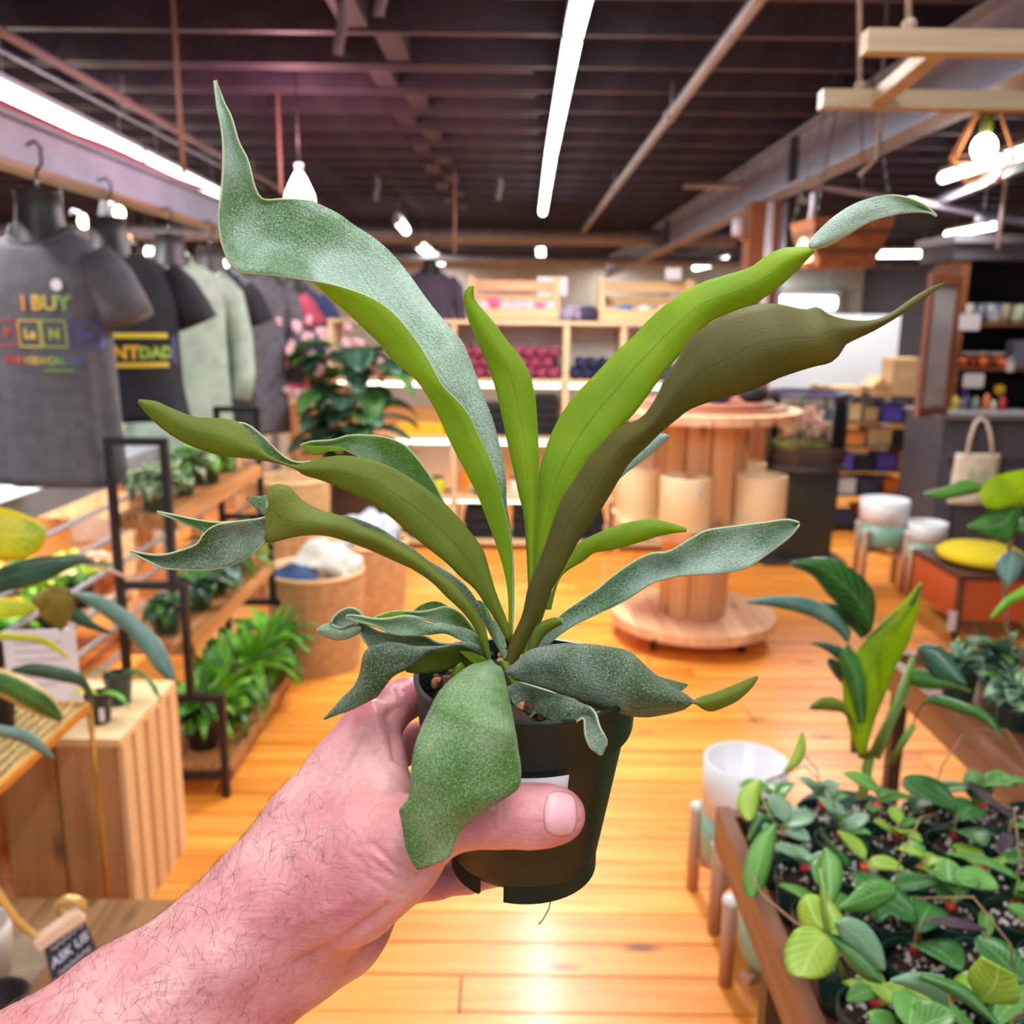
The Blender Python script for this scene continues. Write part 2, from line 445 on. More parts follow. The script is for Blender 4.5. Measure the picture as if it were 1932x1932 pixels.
for j in range(9):
    pl.tube([(-1.6 + .006 * math.sin(i * 2.1 + j), 1.3 + j * .8 + i * .2, 2.135 + .008 * math.sin(i * 1.7 + j)) for i in range(5)], .012, 8)
tag(MB().tube([(-1.6 + .006 * math.sin(i * 1.3), 1.3 + i * .2, 2.139 + .008 * math.sin(i * 1.1)) for i in range(38)], .011, 8).build('red_pipe', mat('red_paint', '#c2405c', .4)), 'long red pipe running along the top of the low pale beam', 'pipe')
sh = MB().box(-1.655, -1.575, 1.25, 6, 1.953, 1.974); sh.build('timber_rail', wood('rail_wood', '#94714f', '#6f4f33', 'Y'), smooth=False); tag(D.objects['timber_rail'], 'narrow timber rail fixed under the low pale beam above the shirts', 'rail')
# cross pipe / duct far back
dz = 2.3
tag(MB().tube([(-6.5, 9.4, 2.33), (2.2, 9.4, 2.33)], .085, 16).build('ventilation_duct', M_pipe), 'thick grey duct crossing the ceiling from left to right', 'duct')
tag(MB().tube([(-6, 11.2, 2.21), (6, 11.2, 2.21)], .05, 10).build('cross_pipe', M_pipe), 'thin pale pipe crossing behind the thick ceiling duct', 'pipe')
# conduits running away from the camera
def conduit(pts, r, label, nfit=3, m=None):
    t = thing('conduit', label, 'pipe'); pts = [Vector(p) for p in pts]
    MB().tube(pts, r, 10).build('pipe_run', m or M_pipe, t)
    for i in range(nfit):
        f = (i + .7) / nfit; a = pts[0].lerp(pts[-1], f); dd = (pts[-1] - pts[0]).normalized() * .04
        MB().tube([a - dd, a + dd], r * 1.35, 10).build('coupling', m or M_pipe, t)
        MB().tube([a, a + Vector((0, 0, CEIL - a.z + .02))], .005, 6).build('hanger_rod', M_pipe, t)
    return t
conduit([PZ(1460, -40, 2.36), PZ(1430, 0, 2.36), PZ(1100, 436, 2.36)], .021, 'bright grey ceiling pipe slanting down to the duct, right of the centre tube', 3)
conduit([(-1.66, .8, 2.39), (-1.66, 8.5, 2.39)], .017, 'brownish conduit crossing the joists above the left tube light', 4, mat('conduit_brown', '#8d7880', .5))
conduit([(-1.86, .8, 2.43), (-1.86, 7, 2.43)], .008, 'thin conduit beside the brownish one at upper left', 2)
conduit([PY(1290, 350, 6.2), PY(1560, 352, 6.2), PY(1760, 385, 6.0), PY(1960, 425, 5.8)], .022, 'white sagging pipe behind the hanging basket at right', 2)
conduit([PZ(1270, 470, 2.3), PZ(1200, 500, 2.3)], .02, 'short pale pipe stub behind the crates', 1)
# hanging rods, each its own
for px, y0, y1, YY, lab in ((338, 118, 330, 2.9, 'thin rusty rod hanging left of the tall fern leaf'), (523, 270, 365, 4.4, 'thin rusty rod behind the tip of the tall fern leaf'), (850, 300, 480, 6.4, 'pink lit copper drop rod left of the centre tube'),):
    a, b_ = PY(px, y0, YY), PY(px + 8, y1, YY); a.z = CEIL
    tag(MB().tube([(b_.x, YY, CEIL + .219), (b_.x, YY, (a.z + b_.z) / 2), b_], .0075, 8).build('drop_rod', mat('rod_rust', '#a8786a', .6)), lab, 'rod')
# hanging cloth scraps from the ceiling
for px, y1, YY, lab in ((643, 105, 3.1, 'long pale plastic strip hanging from the ceiling at top left'), (720, 32, 2.9, 'short pale plastic strip hanging at the top edge'), (712, 380, 6.6, 'tiny grey strip hanging under far joists by the drop rod'), (942, 378, 6.6, 'tiny grey strip hanging left of the centre tube end')):
    p = PY(px, y1, YY); top = CEIL + .01; g = []
    for i in range(7):
        f = i / 6; wdt = .018 * (1 - .4 * abs(f - .6)); x = p.x + .008 * math.sin(5 * f)
        g.append([(x - wdt, YY, top + (p.z - top) * f), (x, YY - .006, top + (p.z - top) * f), (x + wdt, YY, top + (p.z - top) * f)])
    tag(MB().shell(g, .001).build('plastic_strip', mat('pale_plastic', '#8f8292', .7)), lab, 'strip')

# tube lights
M_tube = glow('tube_light', '#fbffee', 9)
def tube_light(a, b_, label, group='ceiling tube lights', r=.028, rods=True, s=None):
    t = thing('tube_light', label, 'light', group=group); a, b_ = Vector(a), Vector(b_)
    d = (b_ - a).normalized()
    MB().tube([a, b_], r, 12).build('lamp_tube', M_tube, t)
    MB().bar(a + Vector((0, 0, r + .012)), b_ + Vector((0, 0, r + .012)), .05, .026).build('housing', mat('housing_white', '#d8d8dc', .4), t, smooth=False)
    for e, q in ((a, -1), (b_, 1)): MB().tube([e, e + d * .018 * q], r * 1.1, 12).build('end_cap', mat('cap_grey', '#b8b8be', .4), t)
    if rods:
        for f in (.15, .85):
            p = a.lerp(b_, f); MB().tube([p + Vector((0, 0, r + .02)), (p.x, p.y, CEIL + .219)], .004, 5).build('hanging_wire', M_pipe, t)
    return t
zt = 2.36
p0, p1, p2, p3 = PZ(1105, -30, zt), PZ(1083, 62, zt), PZ(1040, 290, zt), PZ(1024, 400, zt)
tube_light(p0, p1, 'near end of the central row of tube lights, cut by the top edge')
tube_light(p1 + Vector((0, .02, 0)), p2, 'long middle tube light in the central row')
tube_light(p2 + Vector((0, .02, 0)), p3, 'far tube light of the central row, ending above the middle leaf')
zt = 2.33
tube_light(PZ(-60, 140, zt), PZ(262, 294, zt), 'long tube light entering at the left edge')
tube_light(PZ(268, 297, zt), PZ(420, 370, zt), 'tube light touching the tall left leaf, second in the left row')
tube_light(PZ(1779, 336, zt), PZ(1990, 270, zt), 'tube light in front of the cage pendant at right')
tube_light(PZ(1787, 443, zt), PZ(1883, 425, zt), 'slanting tube light above the dark cabinet')
tube_light(PZ(1312, 505, zt), PZ(1378, 489, zt), 'small slanting tube light left of the hanging basket', r=.04)
for px, py, qx, qy, lab in ((750, 415, 766, 435, 'small slanting light left of the drop rod'), (788, 459, 800, 470, 'first of three tiny lights in a row left of centre'), (802, 471, 812, 480, 'second of three tiny lights in a row left of centre'), (815, 482, 833, 494, 'last of three tiny lights in a row left of centre')):
    tube_light(PZ(px, py, 2.3), PZ(qx, qy, 2.3), lab, r=.035 if py < 450 else .05)
tube_light(PY(1020, 468, 12.5), PY(1021, 490, 12.5), 'tiny bright upright light above the white sign', r=.05)
# strip lights seen behind the hanging clothes
for px, qx, py, lab in ((228, 258, 468, 'far light between the grey and sage shirts'), (276, 294, 474, 'small far light above the sage jacket'), (328, 354, 484, 'far light right of the sage jacket neck'), (405, 434, 497, 'far light left of the tall leaf bend')):
    tube_light(PY(px, py, 9), PY(qx, py + 3, 9), lab, r=.04)
tube_light(PY(1470, 570, 14), PY(1575, 572, 14), 'warm horizontal tube on the back wall behind the right leaves', r=.09)
tube_light(PY(1640, 480, 10), PY(1760, 479, 10), 'cool horizontal tube left of the dark cabinet top', r=.035)
# light rail at right
t = tag(MB().bar(PZ(1756, 385, 2.28), PZ(1960, 300, 2.28), .05, .06).build('light_rail', mat('rail_dark', '#4a4450', .5), smooth=False), 'dark metal light rail under the right tube light', 'rail')
# timber post and white pipe under the right beam
po = MB().box(1.385, 1.56, 5.55, 5.72, 0, 2.199).build('timber_post', wood('post_wood', '#9c5a38', '#7c4227', 'Z', rough=.7), smooth=False)
po['kind'] = 'structure'
tag(MB().tube([(1.49, 5.527, 1.3), (1.49, 5.527, 2.2)], .022, 10).build('white_pipe', mat('pipe_white', '#cdc6d2', .4)), 'white pipe running up the brown timber post', 'pipe')
tag(MB().tube([(1.579, 5.56, 1.3), (1.579, 5.56, 2.2)], .018, 10).build('white_pipe', M_pipe), 'slim grey pipe just right of the timber post', 'pipe')
sc_ = thing('cctv_camera', 'small pale wall camera on the left of the timber post', 'camera', PY(1392, 425, 5.6))
MB().tube([(0, 0, .04), (0, 0, -.06)], .035, 12).build('camera_body', mat('pipe_white', '#cdc6d2', .4), sc_)
MB().tube([(0, .02, -.05), (.09, .05, -.1)], .014, 8).build('bracket', mat('bracket_peach', '#c88f78', .5), sc_)

# back wall: bright window panel with frames on the right
wi = MB().box(2.6, 5.6, 15.93, 15.99, .75, 2.05).build('window_1', glow('window_light', '#e8ecf2', .4), smooth=False, kind='structure')
for x in (2.6, 3.6, 4.6, 5.6): MB().box(x - .04, x + .04, 15.86, 15.94, .7, 2.1).build('mullion', mat('sash_grey', '#9a968e', .6), wi, smooth=False)
for z in (.72, 1.5, 2.08): MB().box(2.56, 5.64, 15.85, 15.93, z - .03, z + .03).build('glazing_bar', mat('sash_grey', '#9a968e', .6), wi, smooth=False)
# ================================================================== THE HELD STAGHORN FERN
def felt(name, base, fuzz, lo, hi, trans, tcol, patch=28, bump=.6, veins=True):
    m, nt, b = _new(name); N, L = nt.nodes, nt.links
    tc = N.new('ShaderNodeNewGeometry')
    n1 = N.new('ShaderNodeTexNoise'); n1.inputs['Scale'].default_value = patch; n1.inputs['Detail'].default_value = 2; L.new(tc.outputs['Position'], n1.inputs['Vector'])
    n2 = N.new('ShaderNodeTexNoise'); n2.inputs['Scale'].default_value = 1500; n2.inputs['Detail'].default_value = 2; L.new(tc.outputs['Position'], n2.inputs['Vector'])
    mr = N.new('ShaderNodeMapRange'); mr.inputs['From Min'].default_value = .38; mr.inputs['From Max'].default_value = .62
    mr.inputs['To Min'].default_value = lo; mr.inputs['To Max'].default_value = hi; L.new(n1.outputs[0], mr.inputs[0])
    ad = N.new('ShaderNodeMath'); ad.operation = 'MULTIPLY_ADD'; L.new(n2.outputs[0], ad.inputs[0]); ad.inputs[1].default_value = 1.6; ad.inputs[2].default_value = -.8
    sm = N.new('ShaderNodeMath'); sm.operation = 'ADD'; sm.use_clamp = True; L.new(mr.outputs[0], sm.inputs[0]); L.new(ad.outputs[0], sm.inputs[1])
    mx = N.new('ShaderNodeMix'); mx.data_type = 'RGBA'; L.new(sm.outputs[0], mx.inputs[0]); mx.inputs[6].default_value = C(base); mx.inputs[7].default_value = C(fuzz)
    uv = N.new('ShaderNodeUVMap'); sp = N.new('ShaderNodeSeparateXYZ'); L.new(uv.outputs[0], sp.inputs[0])
    # midrib and forking veins
    wv = N.new('ShaderNodeTexNoise'); wv.inputs['Scale'].default_value = 5; L.new(uv.outputs[0], wv.inputs['Vector'])
    s1 = N.new('ShaderNodeMath'); s1.operation = 'MULTIPLY_ADD'; L.new(wv.outputs[0], s1.inputs[0]); s1.inputs[1].default_value = .18; L.new(sp.outputs[1], s1.inputs[2])
    cmb = None
    vo = N.new('ShaderNodeTexVoronoi'); vo.inputs['Scale'].default_value = 850; L.new(tc.outputs['Position'], vo.inputs['Vector'])
    vr = N.new('ShaderNodeMapRange'); vr.inputs['From Min'].default_value = .16; vr.inputs['From Max'].default_value = .34; vr.inputs['To Min'].default_value = .3 if not veins else 0; vr.inputs['To Max'].default_value = 0; L.new(vo.outputs['Distance'], vr.inputs[0])
    vm = N.new('ShaderNodeMix'); vm.data_type = 'RGBA'; L.new(vr.outputs[0], vm.inputs[0]); L.new(mx.outputs[2], vm.inputs[6]); vm.inputs[7].default_value = C('#cfdccb')
    for cc in (.59, .42):
        a = N.new('ShaderNodeMath'); a.operation = 'SUBTRACT'; L.new(s1.outputs[0], a.inputs[0]); a.inputs[1].default_value = cc
        ab = N.new('ShaderNodeMath'); ab.operation = 'ABSOLUTE'; L.new(a.outputs[0], ab.inputs[0])
        r = N.new('ShaderNodeMapRange'); r.inputs['From Min'].default_value = .003; r.inputs['From Max'].default_value = .018 if cc == .59 else .009
        r.inputs['To Min'].default_value = (.68 if cc == .59 else .84) if veins else 1; r.inputs['To Max'].default_value = 1; L.new(ab.outputs[0], r.inputs[0])
        if cmb is None: cmb = r
        else:
            q = N.new('ShaderNodeMath'); q.operation = 'MINIMUM'; L.new(cmb.outputs[0], q.inputs[0]); L.new(r.outputs[0], q.inputs[1]); cmb = q
    mv = N.new('ShaderNodeMix'); mv.data_type = 'RGBA'; mv.blend_type = 'MULTIPLY'; mv.inputs[0].default_value = 1
    L.new(vm.outputs[2], mv.inputs[6]); L.new(cmb.outputs[0], mv.inputs[7])
    L.new(mv.outputs[2], b.inputs['Base Color']); b.inputs['Roughness'].default_value = .6 if veins else .46
    b.inputs['Sheen Weight'].default_value = .06 if veins else .22; b.inputs['Sheen Roughness'].default_value = .4
    mw = N.new('ShaderNodeMapping'); mw.inputs['Scale'].default_value = (7, 40, 1); L.new(uv.outputs[0], mw.inputs[0])
    nw = N.new('ShaderNodeTexNoise'); nw.inputs['Scale'].default_value = 1; nw.inputs['Detail'].default_value = 3; L.new(mw.outputs[0], nw.inputs['Vector'])
    bw = N.new('ShaderNodeBump'); bw.inputs['Strength'].default_value = .15 if veins else .55; bw.inputs['Distance'].default_value = .0012; L.new(nw.outputs[0], bw.inputs['Height'])
    bp = N.new('ShaderNodeBump'); L.new(bw.outputs[0], bp.inputs['Normal']); bp.inputs['Strength'].default_value = bump; bp.inputs['Distance'].default_value = .0006; L.new(n2.outputs[0], bp.inputs['Height']); L.new(bp.outputs[0], b.inputs['Normal'])
    if trans:
        t = N.new('ShaderNodeBsdfTranslucent'); ms = N.new('ShaderNodeMixShader'); ms.inputs[0].default_value = trans
        tm = N.new('ShaderNodeMix'); tm.data_type = 'RGBA'; tm.blend_type = 'MULTIPLY'; tm.inputs[0].default_value = 1
        tm.inputs[6].default_value = C(tcol); L.new(cmb.outputs[0], tm.inputs[7]); L.new(tm.outputs[2], t.inputs[0])
        L.new(b.outputs[0], ms.inputs[1]); L.new(t.outputs[0], ms.inputs[2]); L.new(ms.outputs[0], N['Material Output'].inputs[0])
    return m
M_top = felt('fern_upper', '#2e6018', '#a2bcaa', -.18, .66, .2, '#9fd020', veins=False, bump=.9)
M_sil = felt('fern_upper_silver', '#2c5f24', '#a9c2b8', .12, .92, .15, '#9fd020', veins=False, bump=1.0)
M_grn = felt('fern_upper_green', '#36681a', '#9cb692', -.25, .5, .2, '#9fd020', patch=22, veins=False, bump=.7)
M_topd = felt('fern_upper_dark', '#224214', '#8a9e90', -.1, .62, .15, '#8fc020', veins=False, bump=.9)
M_lime = felt('fern_under_lime', '#789a08', '#a0b03c', -.25, .25, .55, '#d8f030', bump=.25)
M_olive = felt('fern_under_olive', '#5f6e08', '#858c3c', -.2, .35, .4, '#b8c828', bump=.3)
M_brown = felt('fern_under_shaded_felt', '#4a4602', '#625a10', -.2, .45, .3, '#a0a020', bump=.35)  # brown felt of an older leaf, shade from other fronds mixed into the colour
M_rim = mat('fern_rim', '#93a07c', .85, sheen=.3)
FERN = thing('potted_fern', 'young staghorn fern with long felted fronds in a dark green pot, held in the hand', 'plant', (0.0075, .385, 1.25))
FO = Vector(FERN.location)
def frond(A, B, dep, M=None, cup=0, dA=0, dB=0, dM=0, front=M_lime, back=M_top, n=44, k=8, t=.0009, name='frond', label=None, wav=.0014):
    A, B = crom(A, n), crom(B, n); Mc = crom(M, n) if M else None
    G = []
    for i in range(n):
        tt = i / (n - 1); d = lerp(dep, tt); a3 = np.array([*A[i], d + lerp(dA, tt)]); b3 = np.array([*B[i], d + lerp(dB, tt)])
        if Mc is not None: m3 = np.array([*Mc[i], d + lerp(dM, tt)])
        else: m3 = (a3 + b3) / 2; m3[2] -= lerp(cup, tt)
        row = []; wd = min(1, float(np.hypot(*(A[i] - B[i]))) / 110)
        for j in range(k + 1):
            u = j / k
            if Mc is not None: p = a3 * (2 * (u - .5) * (u - 1)) + m3 * (-4 * u * (u - 1)) + b3 * (2 * u * (u - .5))
            else: p = a3 * (1 - u) + b3 * u; p = p + np.array([0, 0, -lerp(cup, tt) * 4 * u * (1 - u)])
            p = np.array(p); p[2] += wav * wd * math.sin(13 * tt + 2.5 * u) * math.sin(2 + 5.5 * u + 3 * tt)
            row.append(tuple(PD(p[0], p[1], p[2]) - FO))
        G.append(row)
    ar = 0                                   # which face looks along the outward side of most of the blade
    for i in range(n - 1):
        q = [A[i], B[i], B[i + 1], A[i + 1]]; ar += sum(q[e][0] * q[(e + 1) % 4][1] - q[(e + 1) % 4][0] * q[e][1] for e in range(4))
    m = MB().shell(G, t, *((0, 1) if ar < 0 else (1, 0)), 2)
    return m.build(name, [front, back, M_rim], FERN, label=label)
# 1 tall left frond, folded below, opening into a silver blade with a raised tip
frond([(966, 1210), (967, 1145), (967, 1060), (963, 1010), (949, 949), (939, 906), (926, 869), (906, 828), (889, 791), (869, 761), (835, 727), (815, 690), (791, 650), None,
       (768, 619), (741, 589), (707, 565), (667, 548), (620, 535), (572, 528), (525, 521), (490, 518), (454, 515), None,
       (434, 497), (417, 454), (412, 404), (417, 370), (421, 303), (419, 252), (410, 202), (404, 152)],
      [(967, 1210), (970, 1145), (969, 1060), (963, 993), (956, 953), (955, 909), (949, 869), (939, 825), (926, 781), (909, 741), (892, 690), (875, 650), None,
       (869, 640), (842, 610), (808, 568), (775, 522), (741, 480), (707, 450), (667, 424), (640, 404), (600, 384), None,
       (589, 378), (538, 375), (498, 377), (481, 353), (468, 303), (451, 269), (437, 222), (424, 195), (412, 161), (408, 151)],
      [(0, .408), (.5, .398), (.8, .388), (1, .392)],
      M=[(958, 1212), (961, 1145), (956, 1094), (943, 1044), (919, 976), (899, 926), (877, 885), (855, 842), (825, 775), (788, 714), (751, 684), (714, 640), None,
         (690, 618), (655, 585), (630, 560), (612, 535), (590, 505), (560, 480), (540, 465), (520, 455), (500, 448), None,
         (480, 440), (465, 420), (450, 390), (444, 350), (440, 300), (432, 260), (425, 215), (414, 195), (406, 152)],
      dA=[(0, 0), (.2, -.004), (.4, -.008), (.62, -.008), (1, -.001)], dB=[(0, 0), (.3, .008), (.6, .012), (1, .001)], dM=[(0, 0), (.35, 0), (.6, .004), (.8, .010), (1, 0)],
      front=M_sil, back=M_lime, n=90, k=12, label='tallest frond, silvery, with a thin raised tip')
# 2 narrow middle frond
frond([(998, 1120), (996, 1060), (990, 976), (980, 933), (971, 892), (960, 842), (949, 791), (936, 734), (919, 684), (899, 640), (884, 600), (877, 575), (875, 555), (888, 540)],
      [(1008, 1110), (1008, 1060), (1013, 943), (1016, 882), (1015, 842), (1012, 785), (1007, 741), (996, 700), (976, 667), (953, 640), (936, 615), (908, 583), (893, 562), (893, 538)],
      [(0, .409), (1, .392)], cup=.004, front=M_lime, label='narrow upright frond in the middle')
# 3 right bright frond whose tip turns over
frond([(1006, 1140), (1010, 1077), (1013, 976), (1018, 892), (1032, 842), (1048, 803), (1066, 772), (1092, 739), (1125, 705), (1156, 671), (1195, 635), (1221, 607), (1260, 573), (1320, 536), (1366, 521), (1417, 505), (1450, 481), (1484, 468), (1530, 468), None,
       (1560, 464), (1600, 443), (1640, 420), (1690, 405), (1730, 400), (1755, 402), (1767, 409)],
      [(1014, 1140), (1030, 1060), (1050, 985), (1075, 930), (1105, 880), (1140, 840), (1172, 805), (1200, 775), (1240, 720), (1270, 682), (1304, 646), (1343, 604), (1410, 579), (1450, 555), (1484, 528), (1517, 494), (1536, 474), None,
       (1527, 460), (1545, 436), (1580, 405), (1620, 382), (1670, 368), (1710, 372), (1745, 387), (1762, 402), (1767, 406)],
      [(0, .412), (.4, .412), (1, .392)], cup=[(0, .001), (.5, .006), (.7, .002), (1, -.004)], front=M_lime, back=M_sil, n=80, k=10, label='broad bright green frond with a silver tip turned over')
# 4 front right felted frond
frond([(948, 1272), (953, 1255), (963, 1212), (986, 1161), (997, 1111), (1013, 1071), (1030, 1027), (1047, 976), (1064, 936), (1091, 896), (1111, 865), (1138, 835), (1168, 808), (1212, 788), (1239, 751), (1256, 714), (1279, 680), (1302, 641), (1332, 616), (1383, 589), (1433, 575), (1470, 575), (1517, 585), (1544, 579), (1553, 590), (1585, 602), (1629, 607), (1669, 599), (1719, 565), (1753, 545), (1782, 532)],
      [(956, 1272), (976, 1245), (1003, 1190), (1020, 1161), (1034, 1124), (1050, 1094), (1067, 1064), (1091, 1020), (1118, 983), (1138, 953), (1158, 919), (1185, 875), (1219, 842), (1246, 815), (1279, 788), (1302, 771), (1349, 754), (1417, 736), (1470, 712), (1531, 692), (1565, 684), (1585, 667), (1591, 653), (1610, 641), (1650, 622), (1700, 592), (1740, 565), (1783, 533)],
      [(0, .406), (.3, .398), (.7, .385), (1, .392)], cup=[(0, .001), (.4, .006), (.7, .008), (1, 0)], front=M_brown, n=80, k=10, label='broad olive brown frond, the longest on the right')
# 5 silver tip behind it
frond([(1150, 905), (1185, 868), (1205, 850), (1225, 832), (1245, 819), (1262, 822)], [(1158, 912), (1180, 892), (1215, 866), (1240, 846), (1256, 832), (1262, 825)],
      [(0, .415), (1, .42)], cup=.002, front=M_sil, back=M_lime, n=16)
# 6 small bright right frond
frond([(1030, 1150), (1057, 1080), (1070, 1050), (1087, 1030), (1121, 1010), (1178, 988), (1229, 981), (1265, 988), (1295, 998)], [(1038, 1150), (1057, 1088), (1101, 1057), (1121, 1042), (1161, 1035), (1212, 1020), (1245, 1010), (1275, 1004), (1295, 1002)],
      [(0, .415), (1, .43)], cup=.003, front=M_lime)
# 7 silver right frond
frond([(1008, 1225), (1017, 1215), (1037, 1188), (1057, 1161), (1094, 1134), (1128, 1111), (1151, 1091), (1195, 1060), (1229, 1044), (1262, 1040), (1309, 1013), (1336, 1000), (1383, 993), (1433, 987), (1484, 980), (1508, 986)],
      [(1014, 1228), (1037, 1215), (1057, 1198), (1087, 1178), (1128, 1158), (1178, 1134), (1229, 1101), (1262, 1091), (1282, 1086), (1322, 1084), (1366, 1081), (1410, 1071), (1450, 1044), (1490, 1013), (1508, 990)],
      [(0, .408), (.5, .396), (1, .385)], cup=[(0, .001), (.5, -.005), (1, -.003)], front=M_sil, back=M_olive, n=56, k=8, label='silvery frond reaching right, upper side in view')
# 8 little curl
frond([(998, 1230), (1005, 1200), (1020, 1178), (1045, 1168), (1061, 1169)], [(1008, 1230), (1018, 1208), (1034, 1190), (1052, 1179), (1061, 1175)], [(0, .402), (1, .395)], cup=.003, front=M_olive, n=16, t=.0015)
# 9 olive left frond
frond([(962, 1208), (956, 1172), (936, 1121), (923, 1077), (911, 1038), (892, 1011), (868, 981), (838, 949), (811, 927), (784, 908), (749, 887), (717, 873), (677, 863), (631, 861), (588, 871), None,
       (555, 879), (530, 872), (507, 860), (488, 838), (468, 815), (451, 798), (420, 790), (370, 788), (323, 771), (293, 758), (261, 755)],
      [(957, 1208), (943, 1182), (926, 1155), (896, 1111), (870, 1089), (843, 1062), (803, 1030), (776, 1008), (749, 984), (714, 957), (668, 933), (615, 908), (590, 900), None,
       (572, 894), (553, 881), (515, 871), (471, 864), (420, 859), (370, 844), (336, 828), (303, 805), (276, 778), (261, 758)][:],
      [(0, .405), (.6, .395), (1, .38)], cup=[(0, .001), (.5, .004), (1, .002)], front=M_olive, back=M_top, n=70, k=8, label='long olive frond reaching far left')
frond([(588, 870), (561, 872), (537, 862), (515, 842), (488, 816), (465, 800), (445, 797)], [(586, 874), (556, 880), (530, 874), (507, 861), (486, 838), (466, 815), (446, 799)],
      [(0, .400), (1, .392)], cup=-.001, front=M_top, back=M_olive, n=24, k=4, name='frond_margin', label='silver inner face of the far margin')
# 10 silver frond behind it with a lime tip
frond([(860, 1000), (838, 949), (819, 911), (798, 879), (776, 852), (757, 836), (722, 824), (682, 821), (655, 822), (628, 830), (588, 833), (566, 840)],
      [(830, 985), (790, 935), (770, 905), (740, 885), (705, 875), (668, 857), (650, 849), (631, 845), (610, 848), (600, 848), (585, 850), (568, 844)],
      [(0, .42), (1, .425)], cup=-.004, front=M_top, back=M_lime, n=40, label='silvery frond rising behind the olive one')
frond([(650, 846), (631, 843), (612, 842), (595, 841), (580, 840), (566, 840)], [(655, 850), (640, 852), (620, 852), (602, 858), (588, 857), (569, 845)], [(0, .424), (1, .424)], front=M_lime, n=14, k=4, name='frond_tip', label='lime underside of the folded tip')
# 11 antler frond
frond([(926, 1252), (916, 1192), (899, 1155), (875, 1124), (855, 1101), (830, 1083), (803, 1059), (782, 1043), (749, 1024), (722, 1008), (687, 995), (655, 978), (628, 970), (598, 960), (569, 943), (545, 919), (526, 914), (512, 919), (505, 935)],
      [(923, 1252), (909, 1219), (896, 1185), (875, 1155), (842, 1124), (815, 1097), (781, 1074), (749, 1059), (695, 1035), (642, 1016), (601, 1008), (561, 1011), (520, 1021), (505, 1024), (500, 1022), (500, 1010), (502, 990), (503, 965)],
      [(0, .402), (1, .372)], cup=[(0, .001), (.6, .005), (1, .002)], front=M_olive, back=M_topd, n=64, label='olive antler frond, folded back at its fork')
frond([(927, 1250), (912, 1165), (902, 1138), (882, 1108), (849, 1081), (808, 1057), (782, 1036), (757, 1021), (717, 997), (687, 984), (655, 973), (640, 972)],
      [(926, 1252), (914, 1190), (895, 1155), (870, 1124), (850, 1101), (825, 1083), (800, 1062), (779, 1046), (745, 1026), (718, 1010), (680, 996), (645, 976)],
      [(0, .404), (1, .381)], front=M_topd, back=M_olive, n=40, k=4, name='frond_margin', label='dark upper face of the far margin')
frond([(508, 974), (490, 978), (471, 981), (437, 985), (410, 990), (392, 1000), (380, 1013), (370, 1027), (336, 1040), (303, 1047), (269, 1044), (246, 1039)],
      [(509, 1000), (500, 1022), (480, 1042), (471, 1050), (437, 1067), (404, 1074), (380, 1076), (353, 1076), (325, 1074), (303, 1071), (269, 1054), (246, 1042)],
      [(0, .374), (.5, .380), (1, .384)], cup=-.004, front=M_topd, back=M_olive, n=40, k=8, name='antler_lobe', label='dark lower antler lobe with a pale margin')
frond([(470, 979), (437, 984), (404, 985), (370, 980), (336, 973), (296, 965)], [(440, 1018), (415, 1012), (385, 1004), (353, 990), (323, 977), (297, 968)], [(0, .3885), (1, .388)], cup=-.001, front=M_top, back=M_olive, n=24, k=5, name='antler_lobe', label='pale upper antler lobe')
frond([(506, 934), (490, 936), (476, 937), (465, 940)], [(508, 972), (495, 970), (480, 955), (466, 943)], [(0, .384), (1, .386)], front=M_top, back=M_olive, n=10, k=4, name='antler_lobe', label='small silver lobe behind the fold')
# 12 lower left straps
frond([(905, 1205), (886, 1189), (859, 1182), (828, 1176), (814, 1177), (787, 1164), (760, 1162), (731, 1167), (704, 1167), (679, 1162), (657, 1160), (652, 1163)],
      [(906, 1226), (888, 1218), (870, 1208), (839, 1194), (804, 1198), (766, 1199), (746, 1197), (725, 1189), (708, 1181), (688, 1176), (663, 1171), (653, 1166)],
      [(0, .402), (1, .378)], cup=[(0, -.002), (.3, .003), (.6, -.004), (1, 0)], front=M_top, back=M_lime, n=48, label='shiny low strap frond pointing left')
frond([(905, 1200), (895, 1190), (874, 1162), (857, 1150), (839, 1145), (818, 1150), (797, 1154), (777, 1154), (752, 1153), (731, 1156), (704, 1166)],
      [(905, 1210), (890, 1192), (859, 1182), (832, 1178), (808, 1170), (779, 1163), (760, 1161), (742, 1165), (725, 1167), (712, 1168), (704, 1167)],
      [(0, .41), (1, .392)], cup=-.003, front=M_top, back=M_lime, n=40)
frond([(765, 1154), (745, 1153), (730, 1156), (704, 1166)], [(764, 1162), (748, 1166), (730, 1168), (706, 1168)], [(0, .391), (1, .391)], front=M_lime, n=12, k=4, name='frond_tip', label='lime underside of a strap tip')
frond([(885, 1180), (870, 1160), (847, 1145), (835, 1138), (818, 1134), (797, 1140), (779, 1153)], [(880, 1190), (860, 1170), (840, 1155), (825, 1154), (808, 1155), (795, 1156), (780, 1155)], [(0, .418), (1, .42)], front=M_top, back=M_lime, n=20)
frond([(684, 1162), (681, 1156), (669, 1148), (655, 1147), (640, 1154), (628, 1166), (625, 1175)], [(690, 1170), (680, 1172), (668, 1176), (656, 1180), (646, 1185), (636, 1184), (626, 1178)], [(0, .384), (1, .386)], cup=-.004, front=M_topd, back=M_lime, n=24, label='dark curled strap end')
